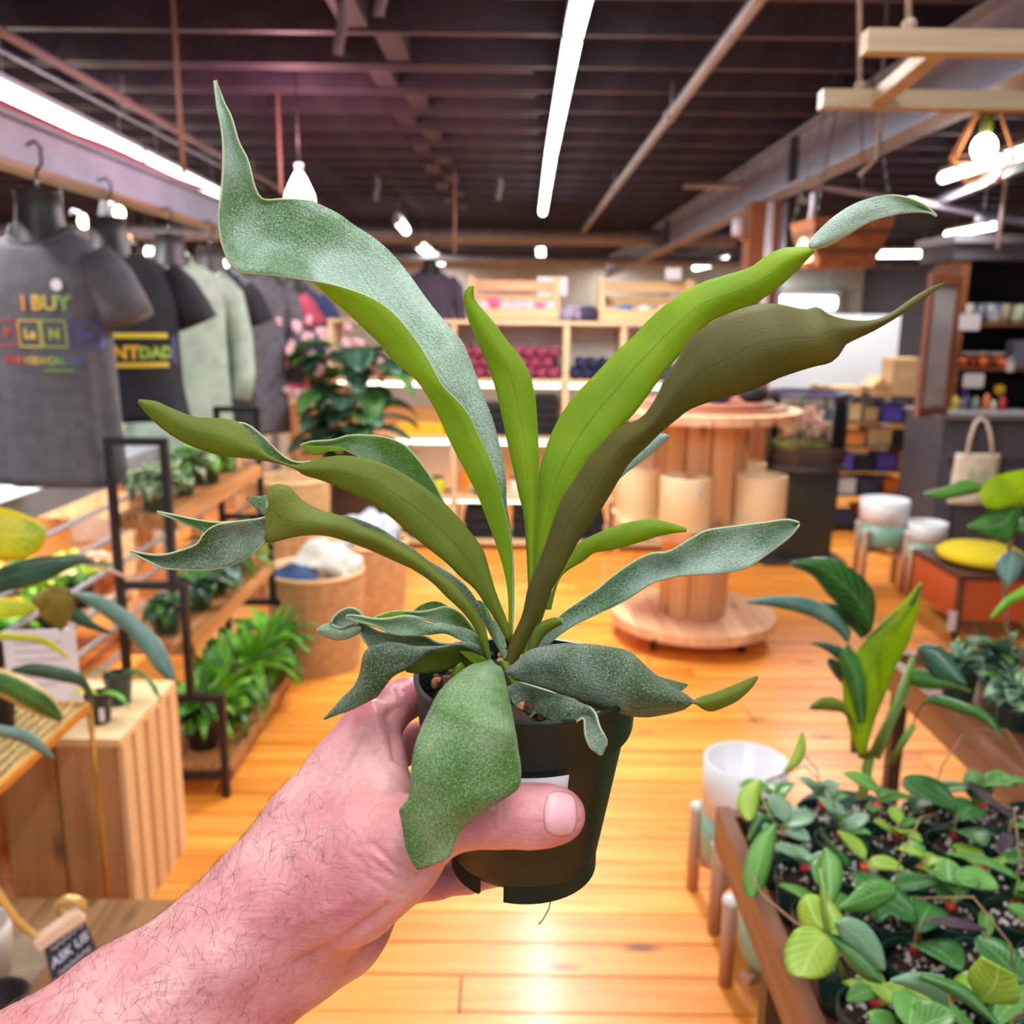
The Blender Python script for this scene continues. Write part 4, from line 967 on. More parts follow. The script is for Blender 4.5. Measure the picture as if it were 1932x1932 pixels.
for (xx, yy, zz) in spots:
    if rg.random() < .25: continue
    nm = rg.choice([c[1] for c in fcols] + ['cream', 'yellow', 'lime']); grp = '%s potted flowers on the %s table behind the rail' % (nm, 'low' if zz < .5 else 'second')
    lab = 'small pot of %s flowers on the %s pine table behind the rail' % (nm, 'low' if zz < .5 else 'second')
    loc = (xx + rg.uniform(-.02, .02), yy + rg.uniform(-.02, .02), zz)
    if nm not in used: o = protos[nm]; o.location = loc; o['label'] = lab; o['group'] = grp; used.add(nm)
    else: dup(protos[nm], loc, rg.random() * 6, lab, grp, rg.uniform(1.0, 1.4))
for nm in protos:
    if nm not in used: protos[nm].location = (-2.4, 4.9, .66); protos[nm]['label'] = 'small pot of %s flowers on the second pine table' % nm
# pale cabinets lit from above further back
for i, (x0, x1, y0, y1, z1, lab) in enumerate(((-3.3, -2.3, 8.6, 9.2, 1.05, 'low white cabinet glowing under the black and grey clothes'), (-2.9, -2.35, 5.75, 6.2, 1.0, 'white cabinet with a timber post beside it behind the rail'))):
    t = thing('white_cabinet', lab, 'cabinet', (x0, y0, 0))
    MB().box(0, x1 - x0, .02, y1 - y0, 0, z1).build('body', mat('white_lacquer', '#f0e8e0', .4), t, smooth=False)
    for q in range(2): MB().box((x1 - x0) * q / 2 + .01, (x1 - x0) * (q + 1) / 2 - .01, 0, .02, .05, z1 - .03).build('door', mat('white_lacquer', '#f0e8e0', .4), t, smooth=False)
p = PY(238, 780, 5.5)
tag(MB().box(p.x - .09, p.x + .09, 5.4, 5.55, 0, 1.97).build('timber_post', wood('post_pale', '#c99a6a', '#a87848', 'Z'), smooth=False), 'pale timber post seen below the black shirt with yellow print', 'post')
# --- hanging torso forms and clothes
def torso(secs, n, rg, fold=.0):
    """closed double walled body from sections (z, halfwidth, halfdepth, yoff)"""
    m = MB(); vs = []; cnt = len(secs)
    ph = [rg.random() * 6 for _ in range(4)]
    def ring(z, a, b_, yo, ins, dip=0):
        out = []
        dd = max(0, -z - .2) * fold
        for j in range(n):
            an = 2 * math.pi * j / n; c_, s_ = math.cos(an), math.sin(an)
            e = 1 + dd * (math.sin(7 * an + ph[0]) * .6 + math.sin(11 * an + ph[1]) * .4)
            x = math.copysign(abs(c_) ** .8, c_) * (a - ins) * e; y = math.copysign(abs(s_) ** .85, s_) * (b_ - ins) * e + yo
            out.append((x, y, z - dip * max(0, -s_)))
        return out
    dp = lambda i: max(0, .055 - .014 * i)
    rings = [ring(*s_, 0, dp(i)) for i, s_ in enumerate(secs)] + [ring(*s_, .004, dp(len(secs) - 1 - i)) for i, s_ in enumerate(secs[::-1])]
    for r_ in rings: vs += r_
    k = len(rings); fs = [(i * n + j, i * n + (j + 1) % n, ((i + 1) % k) * n + (j + 1) % n, ((i + 1) % k) * n + j) for i in range(k) for j in range(n)]
    return m.add(vs, [f[::-1] for f in fs])
def front_y(secs, x, z):
    zs = [-s_[0] for s_ in secs]; a = np.interp(-z, zs, [s_[1] for s_ in secs]); b_ = np.interp(-z, zs, [s_[2] for s_ in secs]); yo = np.interp(-z, zs, [s_[3] for s_ in secs])
    q = min(.999, abs(x / a)) ** (1 / .8); return yo - b_ * (max(0, 1 - q * q) ** .5) ** .85 - .004
M_form = mat('form_black', '#19171c', .45, '#25232a', 8)
def mannequin(loc, rz, lab, sc=1, hook=.14):
    t = thing('torso_form', lab, 'mannequin', loc, rz, 'hanging torso forms along the left beam')
    MB().lathe([(.001, -.12), (.10, -.12), (.088, -.06), (.074, -.02), (.066, .03), (.064, .075), (.070, .082), (.001, .086)], 20, sy=.9).build('neck_and_shoulders', M_form, t)
    hz = .084
    MB().tube([(0, 0, hz), (0, 0, hz + .05)], .004, 6).build('shank', mat('chrome', '#b8bac4', .2, metal=.9), t)
    MB().tube([(0, 0, hz + .045), (.004, 0, hz + .06), (.02, 0, hz + .075), (.022, 0, hook - .02 + hz), (.005, 0, hook + hz), (-.022, 0, hook + hz - .012)], .005, 6).build('hanger_hook', mat('hook_black', '#232127', .4), t)
    return t
def garment(name, lab, loc, rz, m, length=.7, wid=.25, sleeve='short', group=None, fold=.10, neck=.085, seed=1, yel=None, cat='shirt'):
    rg = random.Random(seed); L_ = length
    secs = [(0, neck, .07, 0), (-.012, neck + .012, .075, 0), (-.03, neck + .05, .085, .0), (-.055, wid * .74, .09, .0), (-.085, wid * .88, .095, 0), (-.13, wid * .92, .105, -.005), (-.2, wid * .93, .115, -.01), (-.32, wid * .9, .115, -.005), (-.5, wid * .92, .11, 0), (-L_ + .03, wid * .97, .11, 0), (-L_, wid * .98, .112, 0)]
    t = thing(name, lab, cat, loc, rz, group)
    torso(secs, 48, rg, fold).build('body', m, t)
    CB = MB().lathe([(neck + .004, 0), (neck + .013, .003), (neck + .011, .014), (neck + .001, .012)], 28, (0, 0, 0), closed=True, sy=.83)
    cb_ = CB; cb_.v = [(x, y, z - .055 * max(0, -y / (neck * .83))) for x, y, z in cb_.v]; cb_.build('collar', m, t)
    for s_ in (-1, 1):
        if sleeve == 'short': pts = [(s_ * wid * .72, 0, -.095), (s_ * wid * .95, 0, -.15), (s_ * wid * 1.1, .0, -.21), (s_ * wid * 1.2, 0, -.265)]; rs = [.07, .076, .076, .08]
        elif sleeve == 'long': pts = [(s_ * wid * .72, 0, -.095), (s_ * wid * 1.0, 0, -.17), (s_ * wid * 1.2, .02, -.34), (s_ * wid * 1.22, -.01, -.52), (s_ * wid * 1.12, -.03, -.64)]; rs = [.075, .078, .065, .055, .05]
        else: continue
        MB().tube(pts, rs, 16).build('sleeve', m, t)
    return t, secs
def print_on(t, secs, txt, size, x, z, col, bold=.0, name='print', label=None):
    vs, fs = text_mesh(txt, size, bold=bold)
    vs = [(vx + x, front_y(secs, vx + x, vz + z) - .001, vz + z) for vx, vz, _ in vs]
    return MB().add(vs, [f for f in fs]).build(name, mat('ink_' + col.strip('#'), col, .7), t, smooth=False, label=label)
def strip_on(t, secs, x0, x1, z0, z1, col, name='print', lift=.0016, n=8):
    g = []
    for i in range(n + 1):
        x = x0 + (x1 - x0) * i / n; g.append([(x, front_y(secs, x, z) - lift, z) for z in np.linspace(z0, z1, 4)])
    return MB().shell(g, .0006).build(name, mat('ink_' + col.strip('#'), col, .7), t, smooth=False)
M_g1 = mat('cloth_charcoal', '#504f57', .85, '#5c5b63', 25, bump=.3, bscale=700)
top = PY(76, 418, 2.78)
mannequin(top, R(-6), 'black torso form wearing the grey shirt, hung on a hook at far left')
t, secs = garment('grey_shirt', 'charcoal grey shirt with a rainbow periodic table joke, nearest at left', (top.x, top.y, top.z - .02), R(-4), M_g1, .76, .205, 'short', 'clothes hanging along the left beam', .16, seed=3)
print_on(t, secs, 'I', .058, .002, -.235, '#d98a4a', .002); print_on(t, secs, 'B', .058, .042, -.235, '#cfae4e', .002); print_on(t, secs, 'U', .058, .078, -.235, '#b9b858', .002); print_on(t, secs, 'Y', .058, .115, -.235, '#7fae5c', .002)
for i, (tx, col) in enumerate((('P', '#b83a3c'), ('La', '#d6c452'), ('N', '#9db84e'), ('Ts', '#4a58b0'))):
    cx = -.058 + i * .0695; x0, x1, z0, z1 = cx - .033, cx + .033, -.342, -.264
    print_on(t, secs, tx, .038, cx, -.316, col, .0015)
    for q in ((x0, x1, z1 - .004, z1), (x0, x1, z0, z0 + .004), (x0, x0 + .004, z0, z1), (x1 - .004, x1, z0, z1)): strip_on(t, secs, *q, col, n=6)
for i, ch_ in enumerate('PERIODICALLY'):
    col = ('#b83a3c', '#b83a3c', '#c0643c', '#c98a48', '#cfae4e', '#cfae4e', '#c9c052', '#a8b84e', '#7fae5c', '#5c9a60', '#4a70a0', '#4a58b0')[i]
    print_on(t, secs, ch_, .029, -.070 + i * .0188, -.390, col, .0012)
strip_on(t, secs, .04, .12, -.410, -.406, '#7fae5c')
x_, z_ = .098, -.165
MB().lathe([(.0005, 0), (.017, 0), (.017, .0012), (.0005, .0012)], 20).build('sticker', mat('sticker_white', '#d9d2dc', .4), t, smooth=False).matrix_local = Matrix.Translation((x_, front_y(secs, x_, z_) - .001, z_)) @ Matrix.Rotation(R(90), 4, 'X')
M_nv = mat('cloth_black', '#1d1d26', .9, '#262631', 20)
def hang(px, py, Y, rz, nm, lab, m, L_, wid, sl, seed, flab=None, **k):
    p = PY(px, py, Y); mannequin(p, rz, flab, hook=max(.1, 1.975 - p.z - .084))
    return garment(nm, lab, (p.x, p.y, p.z - .02), rz, m, L_, wid, sl, 'clothes hanging along the left beam', seed=seed, **k)
t, secs = hang(205, 455, 3.35, R(28), 'black_shirt', 'black shirt with a yellow printed block, behind the grey shirt', M_nv, .62, .24, 'short', 5, 'torso form inside the black shirt with yellow print')
strip_on(t, secs, -.10, .165, -.318, -.300, '#d8c83c'); strip_on(t, secs, -.10, .165, -.422, -.404, '#d8b83a')
print_on(t, secs, 'PLANT', .064, -.035, -.390, '#e0b030', .003); print_on(t, secs, 'DAD', .056, .122, -.388, '#9ab84a', .003); strip_on(t, secs, .175, .195, -.41, -.31, '#34386e')
t, secs = hang(320, 478, 4.2, R(35), 'sage_jacket', 'long sage green sweatshirt hanging behind the black shirt', mat('cloth_sage', '#7f9488', .9, '#93a699', 14, bump=.3, bscale=300), .92, .25, 'long', 6, 'torso form inside the sage sweatshirt')
t, secs = hang(398, 500, 4.75, R(35), 'black_jumper', 'narrow black jumper between the sage sweatshirt and the grey one', M_nv, .80, .2, 'short', 7, 'torso form inside the narrow black top')
strip_on(t, secs, .02, .09, -.36, -.30, '#9a3a34')
t, secs = hang(463, 500, 5.2, R(35), 'dark_grey_top', 'long dark grey striped top left of the red shirt', mat('cloth_slate', '#56545e', .9, '#6a6872', 30), .92, .23, 'long', 8, 'torso form inside the dark grey top')
t, secs = hang(512, 530, 6.1, R(20), 'red_shirt', 'raspberry red shirt with a large pale pink print', mat('cloth_red', '#a83a56', .9, '#b8506a', 20), .68, .23, 'short', 9, 'torso form inside the red shirt')
rr = MB(); g = []
for i in range(33):
    a = i / 32 * 6.2832; row = []
    for q in (.055, .075, .095):
        rq = q * (1 + .18 * math.sin(5 * a)); x, z = .02 + rq * math.cos(a), -.32 + rq * 1.35 * math.sin(a); row.append((x, front_y(secs, x, z) - .002, z))
    g.append(row)
rr.shell(g, .0008).build('print', mat('ink_pink', '#dda6b8', .7), t); strip_on(t, secs, -.01, .05, -.36, -.27, '#dda6b8')
t, secs = hang(556, 535, 6.7, R(20), 'navy_shirt', 'navy shirt with a green print at the end of the row of clothes', mat('cloth_navy', '#2f3f6b', .9, '#3a4a78', 20), .72, .22, 'short', 10, 'torso form inside the navy shirt')
strip_on(t, secs, -.06, .08, -.30, -.20, '#7fa05a'); strip_on(t, secs, -.07, .1, -.38, -.34, '#8fb0c8')
p = PY(812, 505, 9.0)
mannequin(p, 0, 'torso form of the purple grey top far behind the tall frond', hook=CEIL + .22 - p.z - .084)
garment('purple_top', 'purple grey top hanging far back, just right of the tall frond', (p.x, p.y, p.z - .02), R(10), mat('cloth_mauve', '#5d4a60', .9, '#4a4a62', 6), .62, .24, 'long', 'clothes far back', seed=12)
p = PY(205, 420, 4.6)
tag(MB().tube([(p.x, 4.6, p.z + .1), (p.x + .01, 4.6, p.z - .1), (p.x + .06, 4.58, p.z - .5)], [.03, .09, .16], 14).build('black_garment', M_nv), 'black garment hanging behind the neck of the grey shirt', 'clothes')
# small warm bulbs between the clothes
M_bulb = glow('warm_bulb', '#ffd9a0', 14)
for px, py, Y, lab in ((158, 418, 4.4, 'bare warm bulb left of the black garment'), (225, 402, 4.4, 'bare warm bulb on a bent arm under the pale beam')):
    p = PY(px, py, Y); t = thing('bulb_lamp', lab, 'lamp', p)
    MB().ball((0, 0, 0), .026, 12, sz=1.25).build('bulb', M_bulb, t); MB().tube([(0, 0, .03), (-.05, 0, .05), (-.06, 0, 1.96 - p.z)], .008, 6).build('arm', M_pipe, t)

# --- black stepped plant stand with slatted shelves
st = thing('plant_stand', 'black steel stepped stand with slatted wood shelves full of plants', 'plant stand', (-1.2, 2.62, 0))
M_blk = mat('stand_black', '#17151a', .45)
M_slat = wood('slat_wood', '#c08a58', '#94602f', 'Y', rnd=.2)
xs = [0, .185, .215, .31]; zt_ = [1.15, .71, .345]; q = .022
DY = .98
for yy in (0, DY):
    def bb(n_, x0, x1, z0, z1): MB().box(x0, x1, yy, yy + q, z0, z1).build(n_, M_blk, st, smooth=False)
    bb('post', 0, q, 0, 1.15); bb('post', xs[1] - q, xs[1], .71, 1.15); bb('crossbar', q, xs[1] - q, 1.15 - q, 1.15)
    bb('post', xs[2] - q, xs[2], .345, .71); bb('crossbar', q, xs[2] - q, .71 - q, .71); bb('post', xs[3] - q, xs[3], 0, .345); bb('crossbar', q, xs[3] - q, .345 - q, .345); bb('crossbar', q, xs[3] - q, .06, .06 + q)
slat = MB().box(0, .014, q, DY, 0, .012)
s0_ = None
for zz, wx in ((.90, xs[1]), (.50, xs[2]), (.085, xs[3])):
    MB().box(wx - .016, wx, q + .001, DY - .001, zz - .03, zz + .016).build('shelf_edge', M_slat, st, smooth=False)
    MB().box(0, wx, q, q + .018, zz - .03, zz - .001).build('shelf_edge', M_slat, st, smooth=False)
    x = .004
    while x < wx - .03:
        if s0_ is None: s0_ = slat.build('slat', M_slat, st, smooth=False, loc=(x, 0, zz))
        else: o = s0_.copy(); COL.objects.link(o); o.parent = st; o.location = (x, 0, zz)
        x += .024
rg = random.Random(21)
def shelf_plant(x, y, z, r, h, label, mats, n, L_, W_, m=M_gpot, group=None, **k):
    t = thing('potted_plant', label, 'plant', (x, y, z), 0, group); pot_parts(t, r, h, m); bunch(t, (0, 0, h * .9), n, L_, W_, mats, rg, joined=True, **k); return t
z1, z2, z3 = .913, .513, .098
g1 = 'pothos plants on the top shelf of the black stand'
MW = dict(sub=(4, 2), spread=(.7, 1.6), droop=(.5, 1.9))
shelf_plant(-1.10, 2.74, z1, .058, .11, 'variegated pothos in a green pot at the front corner of the top shelf', [LV], 60, .10, .05, M_opot, g1, **MW)
shelf_plant(-1.12, 2.98, z1, .062, .12, 'variegated pothos in an olive pot, second on the top shelf', [LV, LG], 60, .12, .05, M_opot, g1, **MW)
shelf_plant(-1.11, 3.22, z1, .058, .11, 'bright pothos in a green pot, third on the top shelf', [LV, LB], 50, .12, .05, M_gpot, g1, **MW)
shelf_plant(-1.12, 3.46, z1, .058, .11, 'dark green pot with a small plant at the back of the top shelf', [LG], 30, .08, .04, M_gpot, g1, **MW)
g2 = 'small plants on the middle shelf of the black stand'
shelf_plant(-1.10, 2.74, z2, .05, .10, 'dark leaved plant in a pot with a round white sticker, middle shelf front', [LD, LG], 34, .09, .04, M_gpot, g2, **MW)
shelf_plant(-1.08, 2.98, z2, .05, .10, 'trailing plant in a green pot, second on the middle shelf', [LD, LG], 44, .12, .05, M_gpot, g2, **MW)
shelf_plant(-1.10, 3.20, z2, .05, .10, 'loose leafy plant, third on the middle shelf', [LG, LBL], 44, .14, .05, M_gpot, g2, **MW)
shelf_plant(-1.10, 3.44, z2, .05, .10, 'leafy plant at the back of the middle shelf, reaching up', [LG, LB], 40, .20, .05, M_gpot, g2, **MW)
g3 = 'bright ferns on the bottom shelf of the black stand'
for i, (yy, lab) in enumerate(((2.78, 'bright green fern at the front of the bottom shelf, hanging low'), (2.98, 'bright green fern, second on the bottom shelf'), (3.20, 'tall bright fern with upright fronds, third on the bottom shelf'), (3.42, 'bright fern at the back of the bottom shelf'))):
    t = thing('potted_fern', lab, 'fern', (-1.02 + .02 * i, yy, z3), 0, g3); pot_parts(t, .06, .11, M_bpot)
    bunch(t, (0, 0, .10), 55, .20 if i != 2 else .26, .045, [LB, LG], rg, joined=True, sub=(6, 3), spread=(.05, 1.5), droop=(.2, 2.2), wave=.5, stem=.1)
# the shirts of the railing side: sticker on middle pot
# --- pine slatted crate
cr = thing('slatted_crate', 'tall pine crate with vertical slats under the cane table, plants on top', 'crate', (-1.52, 1.99, 0))
M_cr = wood('crate_pine', '#e9c79c', '#d9ae7c', 'Z', rnd=.07); M_crd = wood('crate_front', '#cf9c68', '#a5713f', 'Z', rnd=.12, rough=.7)
W_, D_, H_ = .59, .36, .51
MB().box(0, W_, 0, D_, H_ - .02, H_).build('top_board', wood('crate_top', '#efd2a4', '#e3bd88', 'X', rnd=.05), cr, smooth=False)
for i in range(9):
    y_ = .0115 + (i // 2) * .076 + (.048 if i % 2 else 0); MB().box(W_ - .014 - (.011 if i % 2 else 0), W_ - (.011 if i % 2 else 0), y_, y_ + (.027 if i % 2 else .0475), .0, H_ - .021).build('slat', M_cr, cr, smooth=False)
MB().box(W_ - .041, W_ - .027, .02, D_ - .01, .0, .05).build('bottom_rail', M_cr, cr, smooth=False)
MB().box(W_ - .041, W_ - .027, .02, D_ - .01, .44, .488).build('upper_rail', M_cr, cr, smooth=False)
for x0, x1 in ((.435, .575), (.295, .428), (.165, .265), (.02, .155)): MB().box(x0, x1, 0, .011, 0, H_ - .021).build('front_board', M_crd, cr, smooth=False)
MB().box(.02, W_ - .02, D_ - .012, D_, 0, H_ - .021).build('back_board', M_crd, cr, smooth=False)
def simple_pot(x, y, z, r, h, lab, m, sticker=True, grp=None):
    t = thing('potted_plant', lab, 'plant', (x, y, z), 0, grp); pot_parts(t, r, h, m)
    if sticker: MB().box(r * .45, r * .75, -r * .96, -r * .80, h * .2, h * .65).build('sticker', mat('sticker_white', '#d9d2dc', .4), t, smooth=False)
    return t
t = simple_pot(-1.02, 2.085, H_, .034, .075, 'small black pot with a curved lime leaf on the crate', M_bpot)
MB().shell(blade((.0, 0, .07), (.7, -.1, .6), .10, .018, 1.9, .2), .0012).build('leaf', LB, t); MB().shell(blade((.0, 0, .07), (-.5, -.1, .6), .07, .03, 1.6, .2), .0012).build('leaf', LY, t)
t = simple_pot(-1.02, 2.20, H_, .038, .08, 'dark green pot with thin drooping leaves behind the black one on the crate', M_gpot, False)
for a in (.1, .9, 2.4): MB().shell(blade((0, 0, .07), (math.cos(a), -.3, 1.2), .17, .014, 2.2, .2), .001).build('leaf', LG, t)
# --- cane topped table on thin brass legs
ct = thing('cane_table', 'woven cane table with a thin brass frame at lower left', 'table', (-1.55, 1.25, 0))
M_br = mat('brass', '#c58a2c', .3, '#b07820', 12, metal=.35)
TX, TY, TZ = .585, .68, .63
for a, b_ in (((0, 0), (TX, 0)), ((TX, 0), (TX, TY)), ((TX, TY), (0, TY)), ((0, TY), (0, 0))): MB().bar((*a, TZ - .008), (*b_, TZ - .008), .013, .016).build('frame_bar', M_br, ct, smooth=False)
for a in ((0, 0), (TX, 0), (TX, TY), (0, TY)): MB().tube([(*a, 0), (*a, TZ - .017)], .006, 8).build('leg', M_br, ct)
wv = MB()
for i in range(70):
    x = .008 + i * (TX - .016) / 70; wv.tube([(x + .004, .008 + j * (TY - .016) / 12, TZ - .004 + .002 * (-1) ** (i + j)) for j in range(13)], .003, 4, i % 3)
for j in range(24):
    y_ = .02 + j * (TY - .03) / 24; wv.tube([(.01, y_, TZ - .006), (TX - .01, y_, TZ - .006)], .004, 4, 1)
wv.build('woven_cane', [mat('cane_light', '#d2b880', .7), mat('cane_mid', '#b5975c', .7), mat('cane_dark', '#8e713e', .7)], ct, kind='stuff')
MB().box(.01, TX - .01, .01, TY - .01, TZ - .016, TZ - .012).build('cane_backing', mat('cane_back', '#a08450', .8), ct, smooth=False)
tz = TZ + .001
def leafpx(t, A, B, dep, m, m2=None, n=20, k=6, cup=.004, nm='leaf', label=None, th=.0012, mr=None):
    """leaf through real points: two margins given where they were sighted, with their own distance"""
    A, B = crom(A, n), crom(B, n); O = Vector(t.location); G = []
    for i in range(n):
        tt = i / (n - 1); d = lerp(dep, tt); row = []
        for j in range(k + 1):
            u = j / k; row.append(tuple(PD(A[i][0] * (1 - u) + B[i][0] * u, A[i][1] * (1 - u) + B[i][1] * u, d - cup * 4 * u * (1 - u)) - O))
        G.append(row)
    mats = [m] + ([m2] if m2 else []) + ([mr] if mr else [])
    return MB().shell(G, th, 0, 1 if m2 else 0, (len(mats) - 1) if mr else 0).build(nm, mats, t, label=label)
LVm = leafmat('leaf_margin', '#e6c860', '#e0a040', 30, .5, .3)
t = simple_pot(-1.26, 1.86, tz, .05, .085, 'black pot of rubber plant with long dark leaves on the cane table', M_bpot, True)
leafpx(t, [(-60, 1100), (0, 1070), (60, 1052), (110, 1048), (150, 1046), (180, 1058)], [(-60, 1135), (0, 1118), (60, 1105), (100, 1090), (150, 1065), (182, 1064)], [(0, 1.9), (1, 2.05)], LD, nm='leaf')
leafpx(t, [(140, 1118), (180, 1120), (230, 1145), (275, 1180), (310, 1220), (330, 1270), (332, 1283)], [(135, 1122), (165, 1140), (200, 1165), (240, 1195), (270, 1230), (300, 1270), (328, 1285)], [(0, 2.05), (1, 1.95)], LBL, cup=.008)
leafpx(t, [(215, 1195), (180, 1175), (150, 1150), (120, 1150)], [(215, 1198), (180, 1190), (150, 1180), (120, 1165)], [(0, 2.1), (1, 2.1)], LD)
leafpx(t, [(150, 1060), (200, 1070), (240, 1085), (268, 1090)], [(150, 1064), (200, 1078), (240, 1092), (268, 1093)], [(0, 2.05), (1, 2.1)], mat('stalk_pink', '#d8a898', .5), k=2, cup=.0, nm='leaf_stalk')
t = simple_pot(-1.24, 1.68, tz, .05, .085, 'black pot of yellow leaved plant behind the striped leaves on the cane table', M_bpot, True)
leafpx(t, [(-80, 960), (-20, 955), (30, 965), (75, 985), (88, 1000)], [(-80, 1050), (-20, 1058), (40, 1056), (78, 1035), (88, 1002)], [(0, 1.75), (1, 1.85)], LY, cup=.01)
leafpx(t, [(-30, 1135), (20, 1128), (60, 1140), (70, 1150)], [(-30, 1165), (20, 1165), (50, 1160), (70, 1152)], [(0, 1.8), (1, 1.85)], LY)
leafpx(t, [(60, 1130), (85, 1112), (120, 1105), (135, 1120), (140, 1150), (118, 1190)], [(62, 1135), (72, 1150), (78, 1165), (90, 1175), (105, 1185), (116, 1191)], [(0, 1.8), (1, 1.86)], leafmat('leaf_bronze', '#7c7430', '#a09648', 30), label='bronze olive leaf')
leafpx(t, [(-40, 1190), (20, 1195), (70, 1200), (105, 1215), (128, 1240)], [(-40, 1200), (20, 1208), (70, 1212), (100, 1225), (126, 1243)], [(0, 1.75), (1, 1.85)], LY, mr=LVm)
for a in ((-1.24, 1.68), (-1.2, 1.66)): MB().tube([(0, 0, .07), (a[0] + 1.24, a[1] - 1.68, .3)], .004, 6).build('stem', M_stem, t)
t = simple_pot(-1.17, 1.52, tz, .052, .09, 'black pot with broad yellow edged green leaves at the left edge', M_bpot, True)
leafpx(t, [(-60, 1265), (0, 1262), (50, 1280), (95, 1310), (118, 1345), (115, 1360)], [(-60, 1300), (0, 1315), (40, 1335), (80, 1352), (112, 1362)], [(0, 1.5), (1, 1.6)], LM, cup=.012)
leafpx(t, [(-60, 1360), (0, 1368), (50, 1378), (80, 1400), (104, 1430)], [(-60, 1380), (0, 1390), (40, 1400), (75, 1420), (102, 1432)], [(0, 1.45), (1, 1.5)], LBL, cup=.006)
leafpx(t, [(20, 1262), (60, 1252), (110, 1258), (150, 1270), (172, 1300), (178, 1335)], [(22, 1268), (60, 1275), (110, 1285), (145, 1292), (160, 1305), (174, 1336)], [(0, 1.75), (1, 1.85)], LD, cup=.008)
t = simple_pot(-1.10, 1.80, tz, .042, .085, 'tall black pot between the striped leaf and the table corner', M_bpot, False)
MB().tube([(0, 0, .07), (.01, 0, .16)], .003, 6).build('stem', M_stem, t)
# --- paper sheet in an acrylic holder
sg = thing('paper_sign', 'white printed sheet in a holder behind the long blue green leaf', 'sign', (-1.17, 2.12, H_), R(8))
MB().box(-.085, .085, 0, .004, 0, .225).build('sheet', mat('paper', '#e4e0ea', .6), sg, smooth=False)
for i in range(6): MB().box(-.06, .05 - .02 * (i % 2), -.0006, 0, .19 - i * .022, .194 - i * .022).build('text_line', mat('grey_ink', '#a5a2b2', .7), sg, smooth=False)
MB().box(-.09, .09, -.02, .03, -.002, .001).build('holder_foot', mat('acrylic', '#dfe3ea', .1), sg, smooth=False)
# --- low bench with the chalk tag, brass hoop, pale pots
M_bn = wood('bench_wood', '#a87d50', '#8a6038', 'Y', rnd=.1)
bn = thing('low_bench', 'low wooden bench at the lower left corner under the chalk tag', 'bench', (-1.5, 1.27, 0))
for i in range(6): MB().box(i * .147, i * .147 + .143, 0, .58, .16, .18).build('plank', M_bn, bn, smooth=False)
for a in (0, .82):
    for b_ in (.02, .5): MB().box(a, a + .05, b_, b_ + .05, 0, .16).build('leg', M_bn, bn, smooth=False)
cb = thing('chalk_tag', 'small black chalkboard tag with white hand lettering in a wooden clip', 'sign', PD(128, 1800, 1.68))
def pxq(q, d): return [tuple(PD(x, y, dd) - Vector(cb.location)) for (x, y), dd in zip(q, d)]
f = pxq([(82, 1786), (150, 1730), (180, 1795), (100, 1862)], [1.68, 1.71, 1.70, 1.66]); fb = [tuple(Vector(p) + Vector((-.003, .012, -.002))) for p in f]
MB().add(f + fb, [(0, 3, 2, 1), (4, 5, 6, 7), (0, 1, 5, 4), (1, 2, 6, 5), (2, 3, 7, 6), (3, 0, 4, 7)]).build('board', mat('chalk_black', '#262329', .8), cb, smooth=False)
a, b_ = Vector(f[0]), Vector(f[1]); MB().bar(a + Vector((-.012, 0, .006)), b_ + Vector((.006, 0, .010)), .028, .02).build('wooden_clip', mat('clip_pale', '#e2c6ae', .6), cb, smooth=False)
ex = (Vector(f[1]) - Vector(f[0])).normalized(); ey = (Vector(f[0]) - Vector(f[3])).normalized(); en = ex.cross(ey).normalized()
for tx, u, v_, s_ in (('ASK US', .044, -.046, .023),):
    vs, fs = text_mesh(tx, s_, bold=.0004); vs = [tuple(Vector(f[0]) + ex * (u + x) + ey * (v_ + y) + en * .002) for x, y, _ in vs]
    MB().add(vs, fs).build('chalk_writing', mat('chalk_white', '#c5c5dd', .8), cb, smooth=False)
for v0, u0, u1 in ((-.016, .012, .076), (-.062, .016, .078)):
    MB().tube([Vector(f[0]) + ex * (u0 + (u1 - u0) * q / 14) + ey * (v0 + .0045 * math.sin(q * 2.3)) + en * .0022 for q in range(15)], .0014, 5).build('chalk_stroke', mat('chalk_white', '#c5c5dd', .8), cb)
hp = PD(133, 1712, 2.02) ; hoop = [Vector(PD(133 + 24 * math.cos(a_), 1712 + 17 * math.sin(a_), 1.72 + .02 * math.sin(a_))) for a_ in np.linspace(0, 2 * math.pi, 24, endpoint=False)]
tag(MB().tube(hoop, .0075, 8, closed=True).build('brass_hoop', mat('brass_pale', '#d8c078', .3, metal=.4)), 'pale brass ring above the chalk tag', 'ring')
tag(MB().tube([PD(*p_) for p_ in ((-30, 1640, 1.60), (0, 1690, 1.62), (30, 1735, 1.65), (65, 1765, 1.68), (82, 1778, 1.69))], .007, 8).build('wooden_hoop_arm', mat('brass_pale', '#d8c078', .3, metal=.4)), 'curved pale brass bar sweeping from the left edge to the chalk tag', 'bar')
p = PZ(-10, 1832, .18)
tag(MB().lathe([(.001, 0), (.05, 0), (.062, .10), (.062, .125), (.052, .125), (.048, .10), (.001, .095)], 28, sx=1).build('pale_pot', mat('rim_pale', '#d9d3cb', .5), loc=PZ(-32, 1850, .181)), 'pale pot with a thick round rim at the left edge', 'pot')
tag(MB().lathe([(.001, 0), (.045, 0), (.06, .09), (.06, .105), (.05, .105), (.001, .03)], 24).build('black_pot', M_bpot, loc=PZ(0, 1980, .181)), 'black plastic pot in the lower left corner', 'pot')
